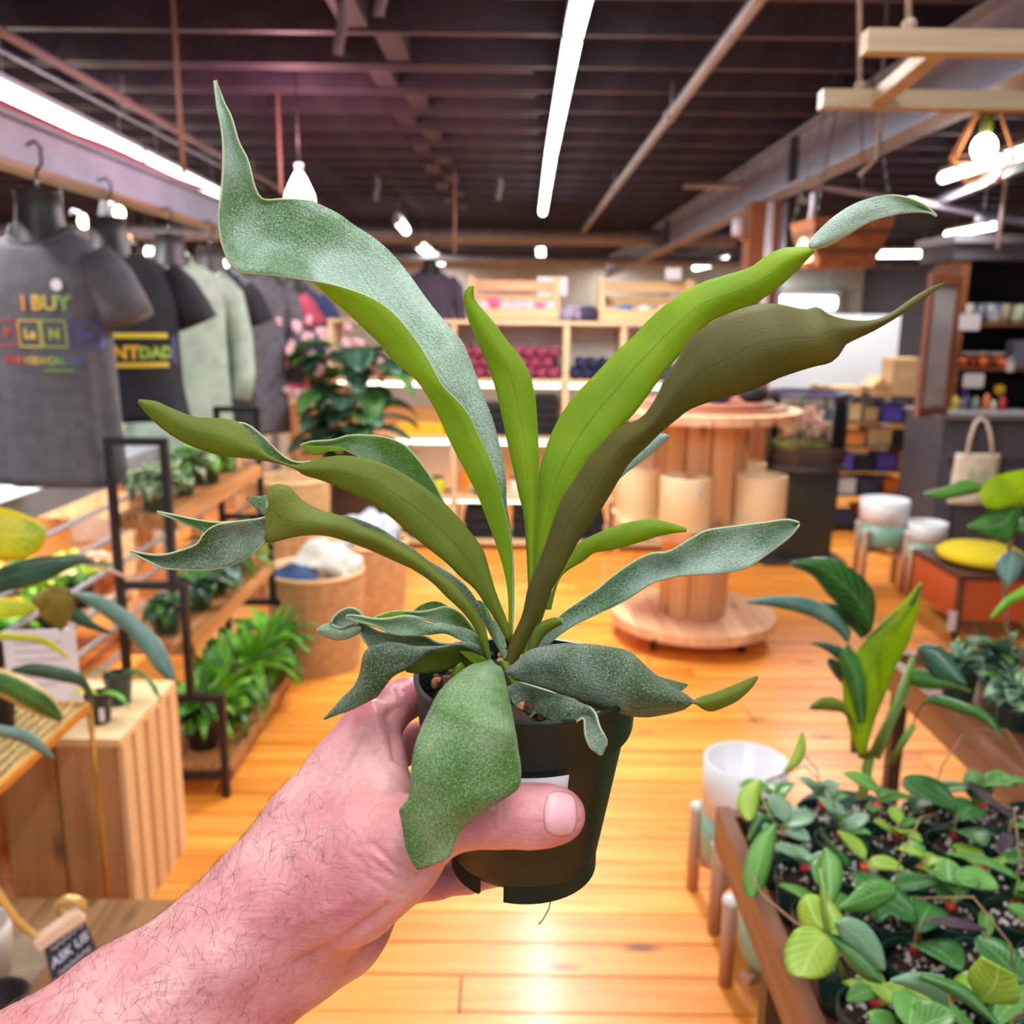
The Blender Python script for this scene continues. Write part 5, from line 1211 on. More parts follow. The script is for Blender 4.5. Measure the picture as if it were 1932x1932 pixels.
tag(MB().box(-.09, .06, -.1, .12, 0, .006).build('stone_tile', mat('stone', '#a8947e', .8, '#8f7c68', 20), smooth=False, loc=PZ(20, 1840, .181)), 'flat grey brown tile on the low bench', 'tile')
# --- baskets
M_bk = mat('basket_weave', '#c9a274', .85, '#b78c5c', 30)
def basket(px, py, Y, r, h, lab, grp='woven baskets behind the plant stand', cloth=None):
    p = PY(px, py, Y); t = thing('woven_basket', lab, 'basket', (p.x, Y, 0), 0, grp)
    n = int(h / .014); prof_o = []
    for i in range(n * 2 + 1):
        z = h * i / (n * 2); rr = r * (.86 + .17 * (z / h) - .05 * (z / h) ** 2) + (.0035 if i % 2 else 0); prof_o.append((rr, z))
    prof = [(.001, 0)] + prof_o + [(r * .95, h), (r * .9, h * .5), (r * .8, .02), (.001, .02)]
    MB().lathe(prof, 40, wob=lambda a, z: 1 + .006 * math.sin(26 * a + z * 300)).build('woven_body', M_bk, t)
    MB().lathe([(r * .955, h - .012), (r * 1.0, h - .012), (r * 1.0, h + .01), (r * .955, h + .01)], 40, closed=True).build('rim', mat('basket_rim', '#d8b88c', .8), t)
    return t, p.x
def heap(lab, x, y, z, sx, sy, h, m, seed, name='folded_cloth'):
    rg_ = random.Random(seed); g = []
    for i in range(15):
        row = []
        for j in range(15):
            u, v_ = i / 14 * 2 - 1, j / 14 * 2 - 1; rr = max(abs(u), abs(v_)); q = math.hypot(u, v_)
            hh = h * max(0, 1 - (q / 1.25) ** 2) + h * .22 * math.sin(4 * u + seed) * math.cos(5 * v_ + seed * 2)
            k_ = 1 / max(1, q / rr if rr > 0 else 1); row.append((u * k_ * sx, v_ * k_ * sy, hh))
        g.append(row)
    o = MB().shell(g, .012).build(name, m, loc=(x, y, z)); tag(o, lab, 'cloth'); return o
t, bx_ = basket(598, 1200, 3.78, .215, .43, 'large woven basket holding folded blue and white cloth')
heap('white folded cloth piled at the back of the large basket', bx_ + .04, 3.84, .40, .16, .13, .13, mat('cloth_white', '#d6d3c8', .9, '#bdbab2', 20), 3)
heap('dark blue folded cloth in the front of the large basket', bx_ - .07, 3.70, .405, .10, .08, .06, mat('cloth_blue', '#22365c', .9, '#2c4472', 20), 5)
basket(692, 1150, 4.45, .22, .40, 'second woven basket right of the large one, half hidden by fronds')
heap('pale striped cloth sticking out of the second basket', -.72, 4.45, .38, .15, .14, .16, mat('cloth_stripe', '#c8ccd6', .9, '#8a93ae', 25), 8)
basket(552, 1000, 4.75, .21, .66, 'tall cream basket behind the stand with a pale rim')
# --- dark leaved flowering plant behind
p = PY(662, 900, 5.3); t = thing('begonia', 'tall dark leaved plant with sprays of pink flowers, left of the shelves', 'plant', (p.x, 5.3, 0))
pot_parts(t, .15, .62, mat('planter_grey', '#4a4846', .6)); rg = random.Random(33)
MB().tube([(0, 0, .5), (.01, 0, .9), (-.02, 0, 1.25)], [.014, .012, .006], 8).build('stem', M_stemb, t); MB().tube([(0, 0, .5), (.06, 0, .9), (.13, 0, 1.35)], [.012, .01, .005], 8).build('stem', M_stemb, t)
for i in range(74):
    a = rg.uniform(0, 6.28); h_ = rg.uniform(.62, 1.36); d = (math.cos(a), math.sin(a), rg.uniform(-.2, .6)); rad = rg.uniform(.02, .2)
    MB().shell(blade((math.cos(a) * rad + .03, math.sin(a) * rad, h_), d, rg.uniform(.18, .3), rg.uniform(.14, .22), rg.uniform(.4, 1.4), .15, n=6, k=4, shape=.75, stem=.15), .0015).build('leaf', rg.choice([LD, LD, leafmat('leaf_deep', '#16301f', '#27503a', 10, .3, .1, vein='#3e6a52'), LG]), t)
fm = MB(); fk = 0
for cx, cz, n_, s_ in ((-.26, 1.46, 5, .04), (-.12, 1.40, 5, .05), (.10, 1.50, 9, .06), (.04, 1.38, 5, .03), (-.30, 1.34, 4, .03), (-.14, 1.24, 7, .08), (.12, 1.18, 7, .06), (-.32, 1.10, 4, .03)):
    sp_ = MB(); sp_.tube([(0.02, 0, 1.0), (cx * .7, -.05, cz - .12), (cx, -.08, cz)], .003, 5, 1)
    for i in range(n_):
        c_ = (cx + rg.gauss(0, s_), -.1 + rg.gauss(0, .03), cz + rg.gauss(0, s_ * .5))
        for q in range(4): a = q * 1.57 + rg.random(); sp_.ball((c_[0] + .014 * math.cos(a), c_[1], c_[2] + .014 * math.sin(a)), .012, 6, 0, sy=.5)
    sp_.build('flower_spray', [mat('petal_pink', '#f6d0d6', .6, '#eeb2c2', 40), M_stem], t, kind='stuff')

# light bars added to brighten the sale tables
for x, y0, y1, z, lab in ((-2.45, 2.8, 4.0, 1.0, 'added light bar over the low pine table behind the rail'), (-2.5, 4.3, 5.3, 1.4, 'added light bar over the second pine table'), (-2.7, 6.4, 8.1, 1.5, 'added light bar over the far pine table')):
    t = thing('added_light_bar', lab, 'light', (x, y0, z)); MB().box(-.03, .03, 0, y1 - y0, 0, .02).build('diffuser', glow('added_bar_white', '#fff2e0', 10), t, smooth=False); MB().box(-.04, .04, 0, y1 - y0, .021, .045).build('housing', mat('housing_white', '#d8d8dc', .4), t, smooth=False)
    for yy in (.1, y1 - y0 - .1): MB().tube([(0, yy, .045), (0, yy, CEIL - z + .02)], .003, 5).build('hanging_wire', M_pipe, t)
    area('added_bar_lamp', (x, (y0 + y1) / 2, z - .02), (.3, y1 - y0), 16, (1, .93, .82))
# ================================================================== CENTRE: SHELVING, SPOOL
M_ply = wood('shelf_ply', '#e6cba8', '#d3ae82', 'X', rnd=.06, knots=False)
SY = 5.85; sx0, sx1 = -1.18, 1.18
sh = thing('display_shelving', 'wide pale wooden shelving unit stacked with folded clothes behind the fern', 'shelf', (0, SY, 0))
SD = .38
levels = [.06, .355, .757, 1.13, 1.50]
for x in (-1.17, -.385, .335, .70, 1.16): MB().box(x - .018, x + .018, 0, SD, 0, 1.50).build('upright', M_ply, sh, smooth=False)
for z in levels: MB().box(sx0 if z == 1.5 or z < .1 else sx0, sx1, -.012, SD, z - .024, z).build('shelf_board', M_ply, sh, smooth=False)
MB().box(-.385, sx1, SD - .012, SD, 1.13, 1.476).build('back_panel', mat('panel_white', '#eeeae2', .6), sh, smooth=False)
# lit strip lamps under the boards
M_strip = glow('strip_warm', '#fff0d8', 4.5)
for x0, x1, z, lab in ((-1.14, -.42, 1.10, 'warm strip lamp under the upper shelf at left'), (-.36, .30, 1.10, 'warm strip lamp under the upper shelf, middle bay'), (.36, 1.1, 1.10, 'warm strip lamp under the upper shelf at right'), (-1.1, -.42, .727, 'warm strip lamp under the second shelf at left'), (-.36, .30, .727, 'warm strip lamp in the middle bay, second shelf'), (-1.1, .3, .325, 'dim strip lamp above the bottom shelf')):
    t = thing('strip_lamp', lab, 'light', (0, SY, z), 0, 'strip lamps inside the shelving')
    MB().box(x0, x1, .01, .035, -.022 if z > .5 else -.008, 0).build('diffuser', M_strip, t, smooth=False); MB().box(x0 - .01, x1 + .01, .036, .05, -.012, .004).build('housing', mat('housing_white', '#d8d8dc', .4), t, smooth=False)
def roll(x, y, z, r, L_, m, lab, grp, seed, name='rolled_shirt', cat='shirt'):
    rg_ = random.Random(seed); mb = MB(); pts = []; tt = []
    prof = [(.001, -L_ / 2), (r * .6, -L_ / 2), (r, -L_ / 2 + .012)] + [(r * (1 + .08 * math.sin(i * 2 + seed)), -L_ / 2 + .012 + (L_ - .024) * i / 6) for i in range(1, 6)] + [(r, L_ / 2 - .012), (r * .6, L_ / 2), (.001, L_ / 2)]
    mb.lathe(prof, 14, wob=lambda a, z_: 1 + .10 * math.sin(3 * a + seed + z_ * 9) + .06 * math.sin(7 * a))
    mb.v = [(vx + x, vz + y, vy * .9 + z) for vx, vy, vz in mb.v]; mb.f = [f[::-1] for f in mb.f]
    t = mb.build(name, m); tag(t, lab, cat, grp); return t
M_mar = mat('cloth_maroon', '#7a2c48', .9, '#963c58', 30); M_nav = mat('cloth_ink', '#262c52', .9, '#1c2140', 30); M_blkc = mat('cloth_coal', '#15151c', .9, '#22222c', 25)
ORD = ['first', 'second', 'third', 'fourth', 'fifth', 'sixth', 'seventh', 'eighth', 'ninth', 'tenth']
def bin_rolls(x0, x1, z0, m, colour, n, rws, where, seed):
    wdt = (x1 - x0) / n
    for rw in range(rws):
        for i in range(n - (rw % 2)):
            x = x0 + wdt * (i + .5 + .5 * (rw % 2)); roll(x, SY + .19, z0 + wdt * .48 + rw * wdt * .80, wdt * .49, .30, m, '%s rolled shirt, %s, %s from left, %s layer' % (colour, where, ORD[i], ('bottom', 'second', 'top')[rw]), '%s rolled shirts in the %s' % (colour, where), seed + rw * 10 + i)
bin_rolls(-.35, .30, 1.131, M_mar, 'maroon', 8, 3, 'upper middle bay', 1)
bin_rolls(.365, .68, 1.131, M_nav, 'navy', 4, 2, 'bay right of the maroon ones', 40)
bin_rolls(.73, 1.12, 1.131, mat('cloth_indigo', '#4a5490', .9, '#3a4478', 25), 'indigo', 4, 1, 'upper right bay', 60)
bin_rolls(-1.12, -.42, 1.131, mat('cloth_plum', '#3a2c44', .9), 'plum', 7, 1, 'upper left bay', 80)
def fold_stack(x, z, w_, n, m, lab, grp, d=.26, th=.028, y=None):
    for i in range(n):
        o = MB(); ww = w_ * (1 - .05 * ((i * 7) % 3)); y0 = (y or SY + .05) + .01 * (i % 2)
        prof = [(-ww / 2, .004), (-ww / 2, th - .005), (-ww / 2 + .008, th), (ww / 2 - .008, th), (ww / 2, th - .006), (ww / 2, .005), (ww / 2 - .008, 0), (-ww / 2 + .006, 0)]
        o.prism([(x + px_, z + pz_ + i * (th + .001)) for px_, pz_ in prof], y0, y0 + d); tag(o.build('folded_shirt', m, auto=50), lab if n == 1 else lab + ', %s from below' % ORD[i], 'shirt', grp)
# second tier: dark clothes
for i, (x, w_, n) in enumerate(((-.12, .2, 7), (.22, .17, 9), (.5, .2, 5), (.9, .3, 4))):
    nm = ('left of the middle frond', 'right of the middle frond', 'behind the broad bright frond', 'beside the wooden reel')[i]
    fold_stack(x, .758, w_, n, M_blkc, 'black folded shirt in the second tier %s' % nm, 'black folded shirts, second tier %s' % nm)
M_yel = mat('cloth_amber', '#f0a81c', .8, '#f4c22c', 20)
fold_stack(-.62, .356, .3, 1, M_yel, 'amber folded shirt on the lower left shelf', None); fold_stack(-.62, .758, .34, 2, M_yel, 'amber folded shirts glowing under the lamp at left', 'amber folded shirts at left')
fold_stack(-.95, .758, .22, 2, mat('cloth_peach', '#e8a070', .8), 'peach folded shirt at the far left of the second tier', 'peach folded shirts')
# third tier: bottles, orange shirt, jars
rg = random.Random(9)
p_or = heap('orange shirt hanging crumpled in the third tier', -.28, SY + .18, .356, .07, .1, .26, mat('cloth_orange', '#f08a14', .8, '#f4a024', 18), 4)
tag(MB().lathe([(.001, 0), (.05, 0), (.055, .05), (.03, .11), (.012, .125), (.001, .125)], 18).build('dark_bottle', mat('bottle_dark', '#20303c', .2), loc=(-.2, SY + .1, .356)), 'dark round bottle beside the orange shirt', 'bottle')
tag(MB().ball((0, 0, .032), .032, 14).build('red_ball', mat('ball_red', '#e0442c', .4), loc=(-.115, SY + .09, .356)), 'small red ball right of the dark bottle', 'ball')
for i, (x, c_, nm) in enumerate(((-1.05, '#d8d0c0', 'cream'), (-.92, '#c8b090', 'tan'), (-.8, '#2a2a30', 'black'), (-.5, '#cdd22a', 'lime'), (.02, '#e8d8cc', 'pale'), (.12, '#c85a30', 'rust'), (.24, '#d8d8dc', 'white'), (.5, '#38384a', 'slate'), (.62, '#c8a040', 'mustard'), (.85, '#2a50c0', 'blue'), (1.0, '#303038', 'charcoal'))):
    t = thing('storage_jar', '%s jar on the third tier of the shelving' % nm, 'jar', (x, SY + .12, .356))
    MB().lathe([(.001, 0), (.038, 0), (.042, .01), (.042, .09), (.034, .1), (.001, .1)], 16).build('jar_body', mat('jar_' + nm, c_, .4), t); MB().lathe([(.001, .1), (.036, .1), (.036, .118), (.001, .12)], 16).build('lid', mat('lid_dark', '#3a363c', .4), t)
for i, (x, w_, n, m) in enumerate(((-.95, .3, 5, M_blkc), (-.6, .3, 4, M_blkc), (-.2, .26, 6, M_blkc), (.13, .26, 7, M_blkc), (.5, .26, 6, M_blkc), (.9, .3, 4, mat('cloth_steel', '#3c4358', .9)))):
    nm = ('far left', 'left', 'left of centre', 'centre', 'right of centre', 'right end')[i]
    fold_stack(x, .061, w_, n, m, 'dark folded trousers on the bottom shelf, %s' % nm, 'dark folded trousers, bottom shelf, %s' % nm, th=.032)
# crates on top
M_cra = wood('crate_peach', '#ecb48c', '#d9966a', 'X', rnd=.06); M_crb = wood('crate_pale', '#e6c496', '#c99c66', 'X', rnd=.06)
def fruit_crate(x0, x1, z, h, m, lab, y=SY + .02, d=.3):
    t = thing('wooden_crate', lab, 'crate', (x0, y, z)); w_ = x1 - x0
    for yy in (0, d - .012):
        for q in range(3): MB().box(0, w_, yy, yy + .012, .01 + q * h * .34 + (.0 if yy else -.0), .01 + q * h * .34 + h * .24).build('slat', m, t, smooth=False) if (yy or q == 0) else None
    for xx in (0, w_ - .016): MB().box(xx, xx + .016, .013, d - .013, 0, h).build('end_panel', m, t, smooth=False)
    for xx in (.0165, w_ - .0325):
        for yy in (.013, d - .029): MB().box(xx, xx + .016, yy, yy + .016, .006, h).build('corner_post', m, t, smooth=False)
    MB().box(.0165, w_ - .0165, .013, d - .013, 0, .006).build('base', m, t, smooth=False)
    return t
fruit_crate(-.29, .285, 1.5, .27, M_cra, 'peach coloured wooden crate with pink bundles on top of the shelving')
fruit_crate(.54, 1.15, 1.5, .27, M_crb, 'pale wooden crate with a blue bundle on top of the shelving at right')
rg = random.Random(17)
for i in range(7):
    m = mat('bundle_rose', '#e86a90', .8) if i in (1, 5) else mat('bundle_blush', '#f4b8c8', .8)
    tag(MB().ball((0, 0, 0), .052, 12, sz=.75).build('soap_bundle', m, loc=(-.21 + i * .075, SY + .16 + .03 * (i % 2), 1.585 + .03 * (i == 1) )), '%s soft bundle in the peach crate' % ('rose pink' if i in (1, 5) else 'blush pink'), 'bundle', '%s bundles in the peach crate' % ('rose pink' if i in (1, 5) else 'blush pink'))
for i, (c_, nm) in enumerate((('#3a78c0', 'blue'), ('#d8d4d0', 'white'), ('#e0c8b8', 'sand'))):
    tag(MB().ball((0, 0, 0), .055, 12, sz=.65).build('soft_bundle', mat('bundle_' + nm, c_, .8), loc=(.72 + i * .13, SY + .16, 1.575)), '%s soft bundle in the pale crate' % nm, 'bundle')
def cap_hat(x, z, c_, lab):
    t = thing('baseball_cap', lab, 'cap', (x, SY + .12, z)); m = mat('cap_' + c_.strip('#'), c_, .8, '#2a2440', 40)
    MB().lathe([(.078, 0), (.082, .02), (.075, .06), (.05, .09), (.001, .1)], 18).build('crown', m, t)
    g = [[(math.sin(a) * r_, -math.cos(a) * r_ * 1.1 - .0, .012 - .012 * abs(math.sin(a))) for r_ in (.076, .10, .135)] for a in np.linspace(-.9, .9, 9)]
    MB().shell(g, .003).build('brim', mat('brim_dark', '#2b2438', .8), t); return t
cap_hat(.37, 1.501, '#b8a8c4', 'pale patterned cap between the two crates'); cap_hat(.475, 1.501, '#3c3048', 'dark purple cap beside the pale crate')
tag(MB().tube([(0, 0, 0), (0, 0, .16)], .012, 8).add([], []).build('sign_stem', mat('pipe_white', '#cdc6d2', .4), loc=(.2, SY + .335, 1.5)), 'white post holding the blank sign above the crate', 'post')
tag(MB().box(-.1, .1, 0, .008, 0, .12).build('blank_sign', mat('paper', '#e4e0ea', .6), smooth=False, loc=(.25, SY + .325, 1.665)), 'white blank sign above the right end of the peach crate', 'sign')
tag(MB().box(-.05, .05, 0, .008, 0, .07).build('price_card', mat('paper', '#e4e0ea', .6), smooth=False, loc=(1.03, SY + .2, 1.775)), 'small white card standing on the pale crate', 'card')
# display table of boxes behind, at right of the shelving
# --- cable reel table
sp = thing('cable_reel', 'wooden cable reel display on castors with cream pots on its middle disc', 'table', (.885, 4.2, 0))
M_sp = wood('reel_wood', '#f0c8a4', '#dba478', 'Y', rnd=.08); M_spz = wood('reel_stave', '#e8b98a', '#cf955f', 'Z', rnd=.09)
def disc(z, r, th, n, name='disc_board'):
    w_ = 2 * r / n
    for i in range(n):
        x0, x1 = -r + i * w_ + .0015, -r + (i + 1) * w_ - .0015; pts = []
        for q in range(7): x = x0 + (x1 - x0) * q / 6; pts.append((x, -math.sqrt(max(0, r * r - x * x))))
        for q in range(6, -1, -1): x = x0 + (x1 - x0) * q / 6; pts.append((x, math.sqrt(max(0, r * r - x * x))))
        if math.hypot(*pts[0]) < 1e-6: pts[0] = (x0, -.001)
        vs = [(x, y_, z) for x, y_ in pts] + [(x, y_, z + th) for x, y_ in pts]; k = len(pts)
        MB().add(vs, [tuple(range(k))[::-1], tuple(range(k, 2 * k))] + [(q, (q + 1) % k, (q + 1) % k + k, q + k) for q in range(k)]).build(name, M_sp, sp, smooth=False)
disc(.085, .395, .045, 8); disc(.555, .40, .045, 8); disc(1.075, .44, .04, 9)
def drum(r, z0, z1, n):
    for i in range(n):
        a0, a1 = 2 * math.pi * i / n + .02, 2 * math.pi * (i + 1) / n - .02; pts = [(r * math.cos(a0), r * math.sin(a0)), (r * math.cos(a1), r * math.sin(a1)), ((r - .025) * math.cos(a1), (r - .025) * math.sin(a1)), ((r - .025) * math.cos(a0), (r - .025) * math.sin(a0))]
        vs = [(x, y_, z0) for x, y_ in pts] + [(x, y_, z1) for x, y_ in pts]
        MB().add(vs, [(3, 2, 1, 0), (4, 5, 6, 7)] + [(q, (q + 1) % 4, (q + 1) % 4 + 4, q + 4) for q in range(4)]).build('stave', M_spz, sp, smooth=False)
drum(.165, .131, .554, 10); drum(.22, .601, 1.074, 12)
for a in (.6, 2.2, 3.9, 5.4):
    c_ = (.3 * math.cos(a), .3 * math.sin(a))
    w0 = MB().tube([(c_[0] - .012, c_[1], .03), (c_[0] + .012, c_[1], .03)], .03, 14).build('castor_wheel', mat('rubber', '#2c2522', .6), sp); MB().box(c_[0] - .02, c_[0] + .02, c_[1] - .02, c_[1] + .02, .061, .085).build('castor_plate', mat('castor_steel', '#7c7470', .4, metal=.6), sp, smooth=False)
M_cream = mat('cream_ceramic', '#f8e9c4', .45, '#f2dfb2', 4)
for dx, dy, lab in ((-.12, -.285, 'cream cylinder pot in front on the reel, with a small round sticker'), (.235, -.21, 'cream cylinder pot at front right on the reel'), (-.29, .0, 'cream cylinder pot at the left on the reel, partly behind fronds'), (.24, .16, 'cream cylinder pot at the back right on the reel')):
    t = thing('cream_planter', lab, 'pot', (.885 + dx * 1.0, 4.2 + dy, .601), 0, 'cream cylinder pots on the cable reel')
    MB().lathe([(.001, .02), (.105, .02), (.112, .03), (.112, .235), (.106, .238), (.100, .23), (.100, .06), (.001, .05)], 36).build('pot', M_cream, t, auto=40)
    MB().lathe([(.001, 0), (.098, 0), (.116, .004), (.118, .019), (.001, .019)], 36).build('saucer', M_cream, t, auto=40)
    if dx == -.12: MB().lathe([(.001, 0), (.012, 0), (.012, .001), (.001, .001)], 12).build('sticker', mat('sticker_white', '#d9d2dc', .4), t).matrix_local = Matrix.Translation((.035, -.1075, .175)) @ Matrix.Rotation(R(90), 4, 'X')
t = thing('record_tray', 'thin reddish wooden trays on the top disc of the reel', 'tray', (.9, 4.2, 1.116))
MB().lathe([(.001, 0), (.36, 0), (.365, .012), (.34, .014), (.001, .01)], 30).build('lower_tray', wood('tray_red', '#b5735a', '#94553f', 'X'), t); MB().lathe([(.001, .015), (.3, .015), (.305, .03), (.28, .032), (.001, .025)], 30).build('upper_tray', wood('tray_red', '#b5735a', '#94553f', 'X'), t)
for i, (x, y_, nm) in enumerate(((.93, 4.12, 'indigo'), (1.1, 4.16, 'black'), (.78, 4.12, 'slate'))):
    tag(MB().ball((0, 0, .035), .07, 12, sz=.6).build('folded_hat', mat('hat_' + nm, {'indigo': '#3c4078', 'black': '#1e1c26', 'slate': '#454a66'}[nm], .9), loc=(x, y_, 1.148)), '%s soft hat on the reel trays' % nm, 'hat')
# ================================================================== RIGHT SIDE, FAR
# --- terrarium on the black pedestal
pd = thing('pedestal', 'tall black box pedestal carrying the glass terrarium', 'pedestal', (1.86, 5.75, 0))
M_pb = mat('pedestal_black', '#23261f', .5, '#2b2f29', 4)
MB().box(-.175, .175, -.175, .175, .03, .60).build('column', M_pb, pd, smooth=False); MB().box(-.26, .26, -.24, .24, 0, .03).build('foot_plate', mat('plate_dark', '#37363c', .4), pd, smooth=False); MB().lathe([(.001, .60), (.27, .60), (.275, .61), (.27, .635), (.001, .635)], 32).build('top_plate', mat('plate_dark', '#37363c', .4), pd, auto=40)
tr = thing('terrarium', 'round glass terrarium with pink and cream flowers on the black pedestal', 'terrarium', (1.86, 5.75, .636))
MB().lathe([(.001, 0), (.26, 0), (.265, .03), (.262, .09), (.255, .095), (.001, .09)], 8, a0=.39).build('base_tray', mat('tray_brown', '#3c2520', .5), tr, auto=30)
MB().lathe([(.252, .096), (.255, .096), (.255, .42), (.252, .42)], 8, a0=.39, closed=True).build('glass_wall', glassmat(), tr, smooth=False)
for i in range(8): a = .39 + i * math.pi / 4; MB().tube([(.256 * math.cos(a), .256 * math.sin(a), .09), (.256 * math.cos(a), .256 * math.sin(a), .43)], .006, 6).build('glazing_bar', mat('lead_grey', '#55565c', .4, metal=.5), tr)
MB().lathe([(.235, .42), (.27, .42), (.275, .435), (.27, .45), (.235, .45)], 8, a0=.39, closed=True).build('lid_ring', mat('lid_violet', '#4d4a66', .4), tr, auto=30)
MB().lathe([(.001, .095), (.24, .095), (.2, .13), (.1, .15), (.001, .15)], 20, wob=lambda a, z: 1 + .05 * math.sin(5 * a)).build('moss_bed', mat('moss', '#8a7c34', .95, '#4d4a20', 20, bump=.5), tr)
rg = random.Random(41); bm = MB()
for i in range(120):
    cx, cy, cz = rg.gauss(.03, .09), rg.gauss(-.04, .08), rg.uniform(.16, .35)
    if math.hypot(cx, cy) > .2 or cz > .36 - abs(cx - .02) * .8: continue
    bm.ball((cx, cy, cz), rg.uniform(.012, .026), 6, rg.choice([0, 0, 1, 2]), sz=.6)
bm.build('blossoms', [mat('petal_salmon', '#f0a898', .6), mat('petal_cream', '#f4dca8', .6), mat('petal_rose', '#d88a98', .6)], tr, kind='stuff')
bunch(tr, (0, 0, .12), 26, .14, .04, [LG, LY, LB], rg, joined=True, sub=(4, 2), spread=(.1, 1.2)); MB().tube([(-.14, -.03, .13), (-.05, -.05, .2), (.08, 0, .26)], [.025, .02, .01], 8).build('driftwood', M_stemb, tr)
# --- wire rack with crafts behind
wr = thing('wire_rack', 'dark metal rack with shelves of crafts behind the terrarium', 'shelf', (1.75, 6.5, 0)); M_wr = mat('rack_dark', '#2c2c34', .45)
for x in (0, .62, 1.25):
    for y_ in (0, .38): MB().box(x, x + .02, y_, y_ + .02, 0, 1.02).build('post', M_wr, wr, smooth=False)
for z in (.06, .28, .46, .64, .82, 1.0): MB().box(.0201, 1.2499, .0, .4, z - .012, z).build('shelf', M_wr, wr, smooth=False)
rg = random.Random(55)
kinds = [('kraft', '#c8a474', 'kraft'), ('white', '#d4d4d8', 'white'), ('brown', '#7a4a32', 'brown'), ('purple', '#5a48b0', 'purple'), ('navy', '#3a3f5c', 'navy'), ('tan', '#b89466', 'tan'), ('black', '#1c1c22', 'black'), ('orange', '#d87a30', 'orange')]
for li, z in enumerate((.06, .28, .46, .64, .82)):
    x = .04
    while x < 1.16:
        w_, h_ = rg.uniform(.09, .19), rg.uniform(.07, .14); kn = rg.choice(kinds)
        if x + w_ > 1.24 or abs(x - .6) < .02: x += .04; continue
        if x < .62 < x + w_: x = .65; continue
        t = thing('craft_box', '%s craft box on the %s shelf of the dark rack' % (kn[0], ('lowest', 'second', 'third', 'fourth', 'fifth')[li]), 'box', (1.75 + x, 6.54, z + .001), 0, '%s craft boxes, %s shelf' % (kn[0], ('lowest', 'second', 'third', 'fourth', 'fifth')[li]))
        MB().box(0, w_, 0, .2, 0, h_ * .8).build('carton', mat('craft_' + kn[0], kn[1], .7), t, smooth=False); MB().box(-.003, w_ + .003, -.003, .203, h_ * .8, h_).build('lid', mat('craft_' + kn[0], kn[1], .7), t, smooth=False)
        x += w_ + rg.uniform(.012, .04)
def carton(px, py, Y, w_, h_, z, lab, m='#cba77c', d=.2, house=False, handle=False):
    p = PY(px, py, Y); t = thing('cardboard_box' if not house else 'wooden_house', lab, 'box' if not house else 'ornament', (p.x, Y, z)); mm = mat('card_' + m.strip('#'), m, .75, '#bd976a', 10)
    MB().box(-w_ / 2, w_ / 2, 0, d, 0, h_).build('carton', mm, t, smooth=False)
    if house: MB().prism([(-w_ / 2 - .012, h_), (w_ / 2 + .012, h_), (0, h_ + w_ * .6)], -.012, d + .012).build('gable_roof', mm, t, smooth=False)
    else: MB().box(-w_ / 2 - .002, w_ / 2 + .002, -.002, d + .002, h_ * .82, h_ * .82 + .004).build('flap_seam', mat('card_dark', '#8c6a44', .8), t, smooth=False)
    if handle: MB().ball((0, -.004, h_ * .55), .022, 10, sy=.4).build('knob', mat('knob_dark', '#3a2c22', .5), t)
    return t
carton(1716, 650, 6.5, .20, .27, 1.001, 'tall kraft box standing at the right end of the dark rack'); carton(1665, 705, 6.45, .12, .07, 1.001, 'small wooden house with a gable roof on the dark rack', house=True)
carton(1600, 700, 6.5, .22, .06, 1.001, 'flat tan box on top of the dark rack'); carton(1560, 700, 6.48, .08, .07, 1.001, 'small black box on top of the dark rack', m='#2a2c34')
# pale poster board and notices behind
t = thing('display_board', 'large pale white board behind the dark rack', 'board', (1.75, 7.4, 0)); MB().box(0, 1.35, 0, .03, .98, 1.58).build('panel', mat('board_white', '#c9cdd3', .6), t, smooth=False)
for x in (0, 1.31): MB().box(x, x + .04, .031, .07, 0, 1.58).build('support', mat('sash_grey', '#9a968e', .6), t, smooth=False)
for i, (x, z, c_) in enumerate(((.1, 1.3, '#c9c2c4'), (.34, 1.12, '#d6d2d4'), (.15, 1.02, '#e2c9b8'))): MB().box(x, x + .16, -.004, 0, z, z + .2).build('pinned_notice', mat('notice_' + str(i), c_, .7), t, smooth=False)
# --- dark cabinet hutch
hu = thing('dark_hutch', 'charcoal painted hutch with open shelves over panelled doors at the right edge', 'cabinet', (2.57, 5.35, 0)); M_hu = mat('hutch_paint', '#55545f', .55, '#4a4953', 4); M_hd = mat('hutch_inside', '#0d0b0d', .8); M_hw = wood('hutch_shelf', '#8a5334', '#6a3c22', 'X', knots=False)
HW = 1.6
MB().box(.0, HW, .02, .55, 0, .96).build('base_cabinet', M_hu, hu, smooth=False); MB().box(-.02, HW, -.02, .56, .96, .985).build('counter', mat('counter_grey', '#7a7074', .4), hu, smooth=False)
for i in range(3):
    x0 = .04 + i * .52; MB().box(x0, x0 + .46, .0, .02, .72, .92).build('drawer', M_hu, hu, smooth=False)
    d_ = MB().box(x0, x0 + .46, .0, .02, .08, .68).build('door', M_hu, hu, smooth=False)
    for q in ((x0 + .05, x0 + .06, .13, .63), (x0 + .40, x0 + .41, .13, .63), (x0 + .061, x0 + .399, .62, .63), (x0 + .061, x0 + .399, .13, .14)): MB().box(q[0], q[1], -.006, 0, q[2], q[3]).build('moulding', mat('hutch_dark', '#38363f', .6), d_, smooth=False)
MB().box(.06, HW, .50, .54, .986, 1.88).build('back_panel', M_hd, hu, smooth=False); MB().box(.06, .10, .12, .499, .986, 1.88).build('side_panel', M_hw, hu, smooth=False); MB().box(HW - .04, HW, .12, .499, .986, 1.88).build('side_panel', M_hw, hu, smooth=False)
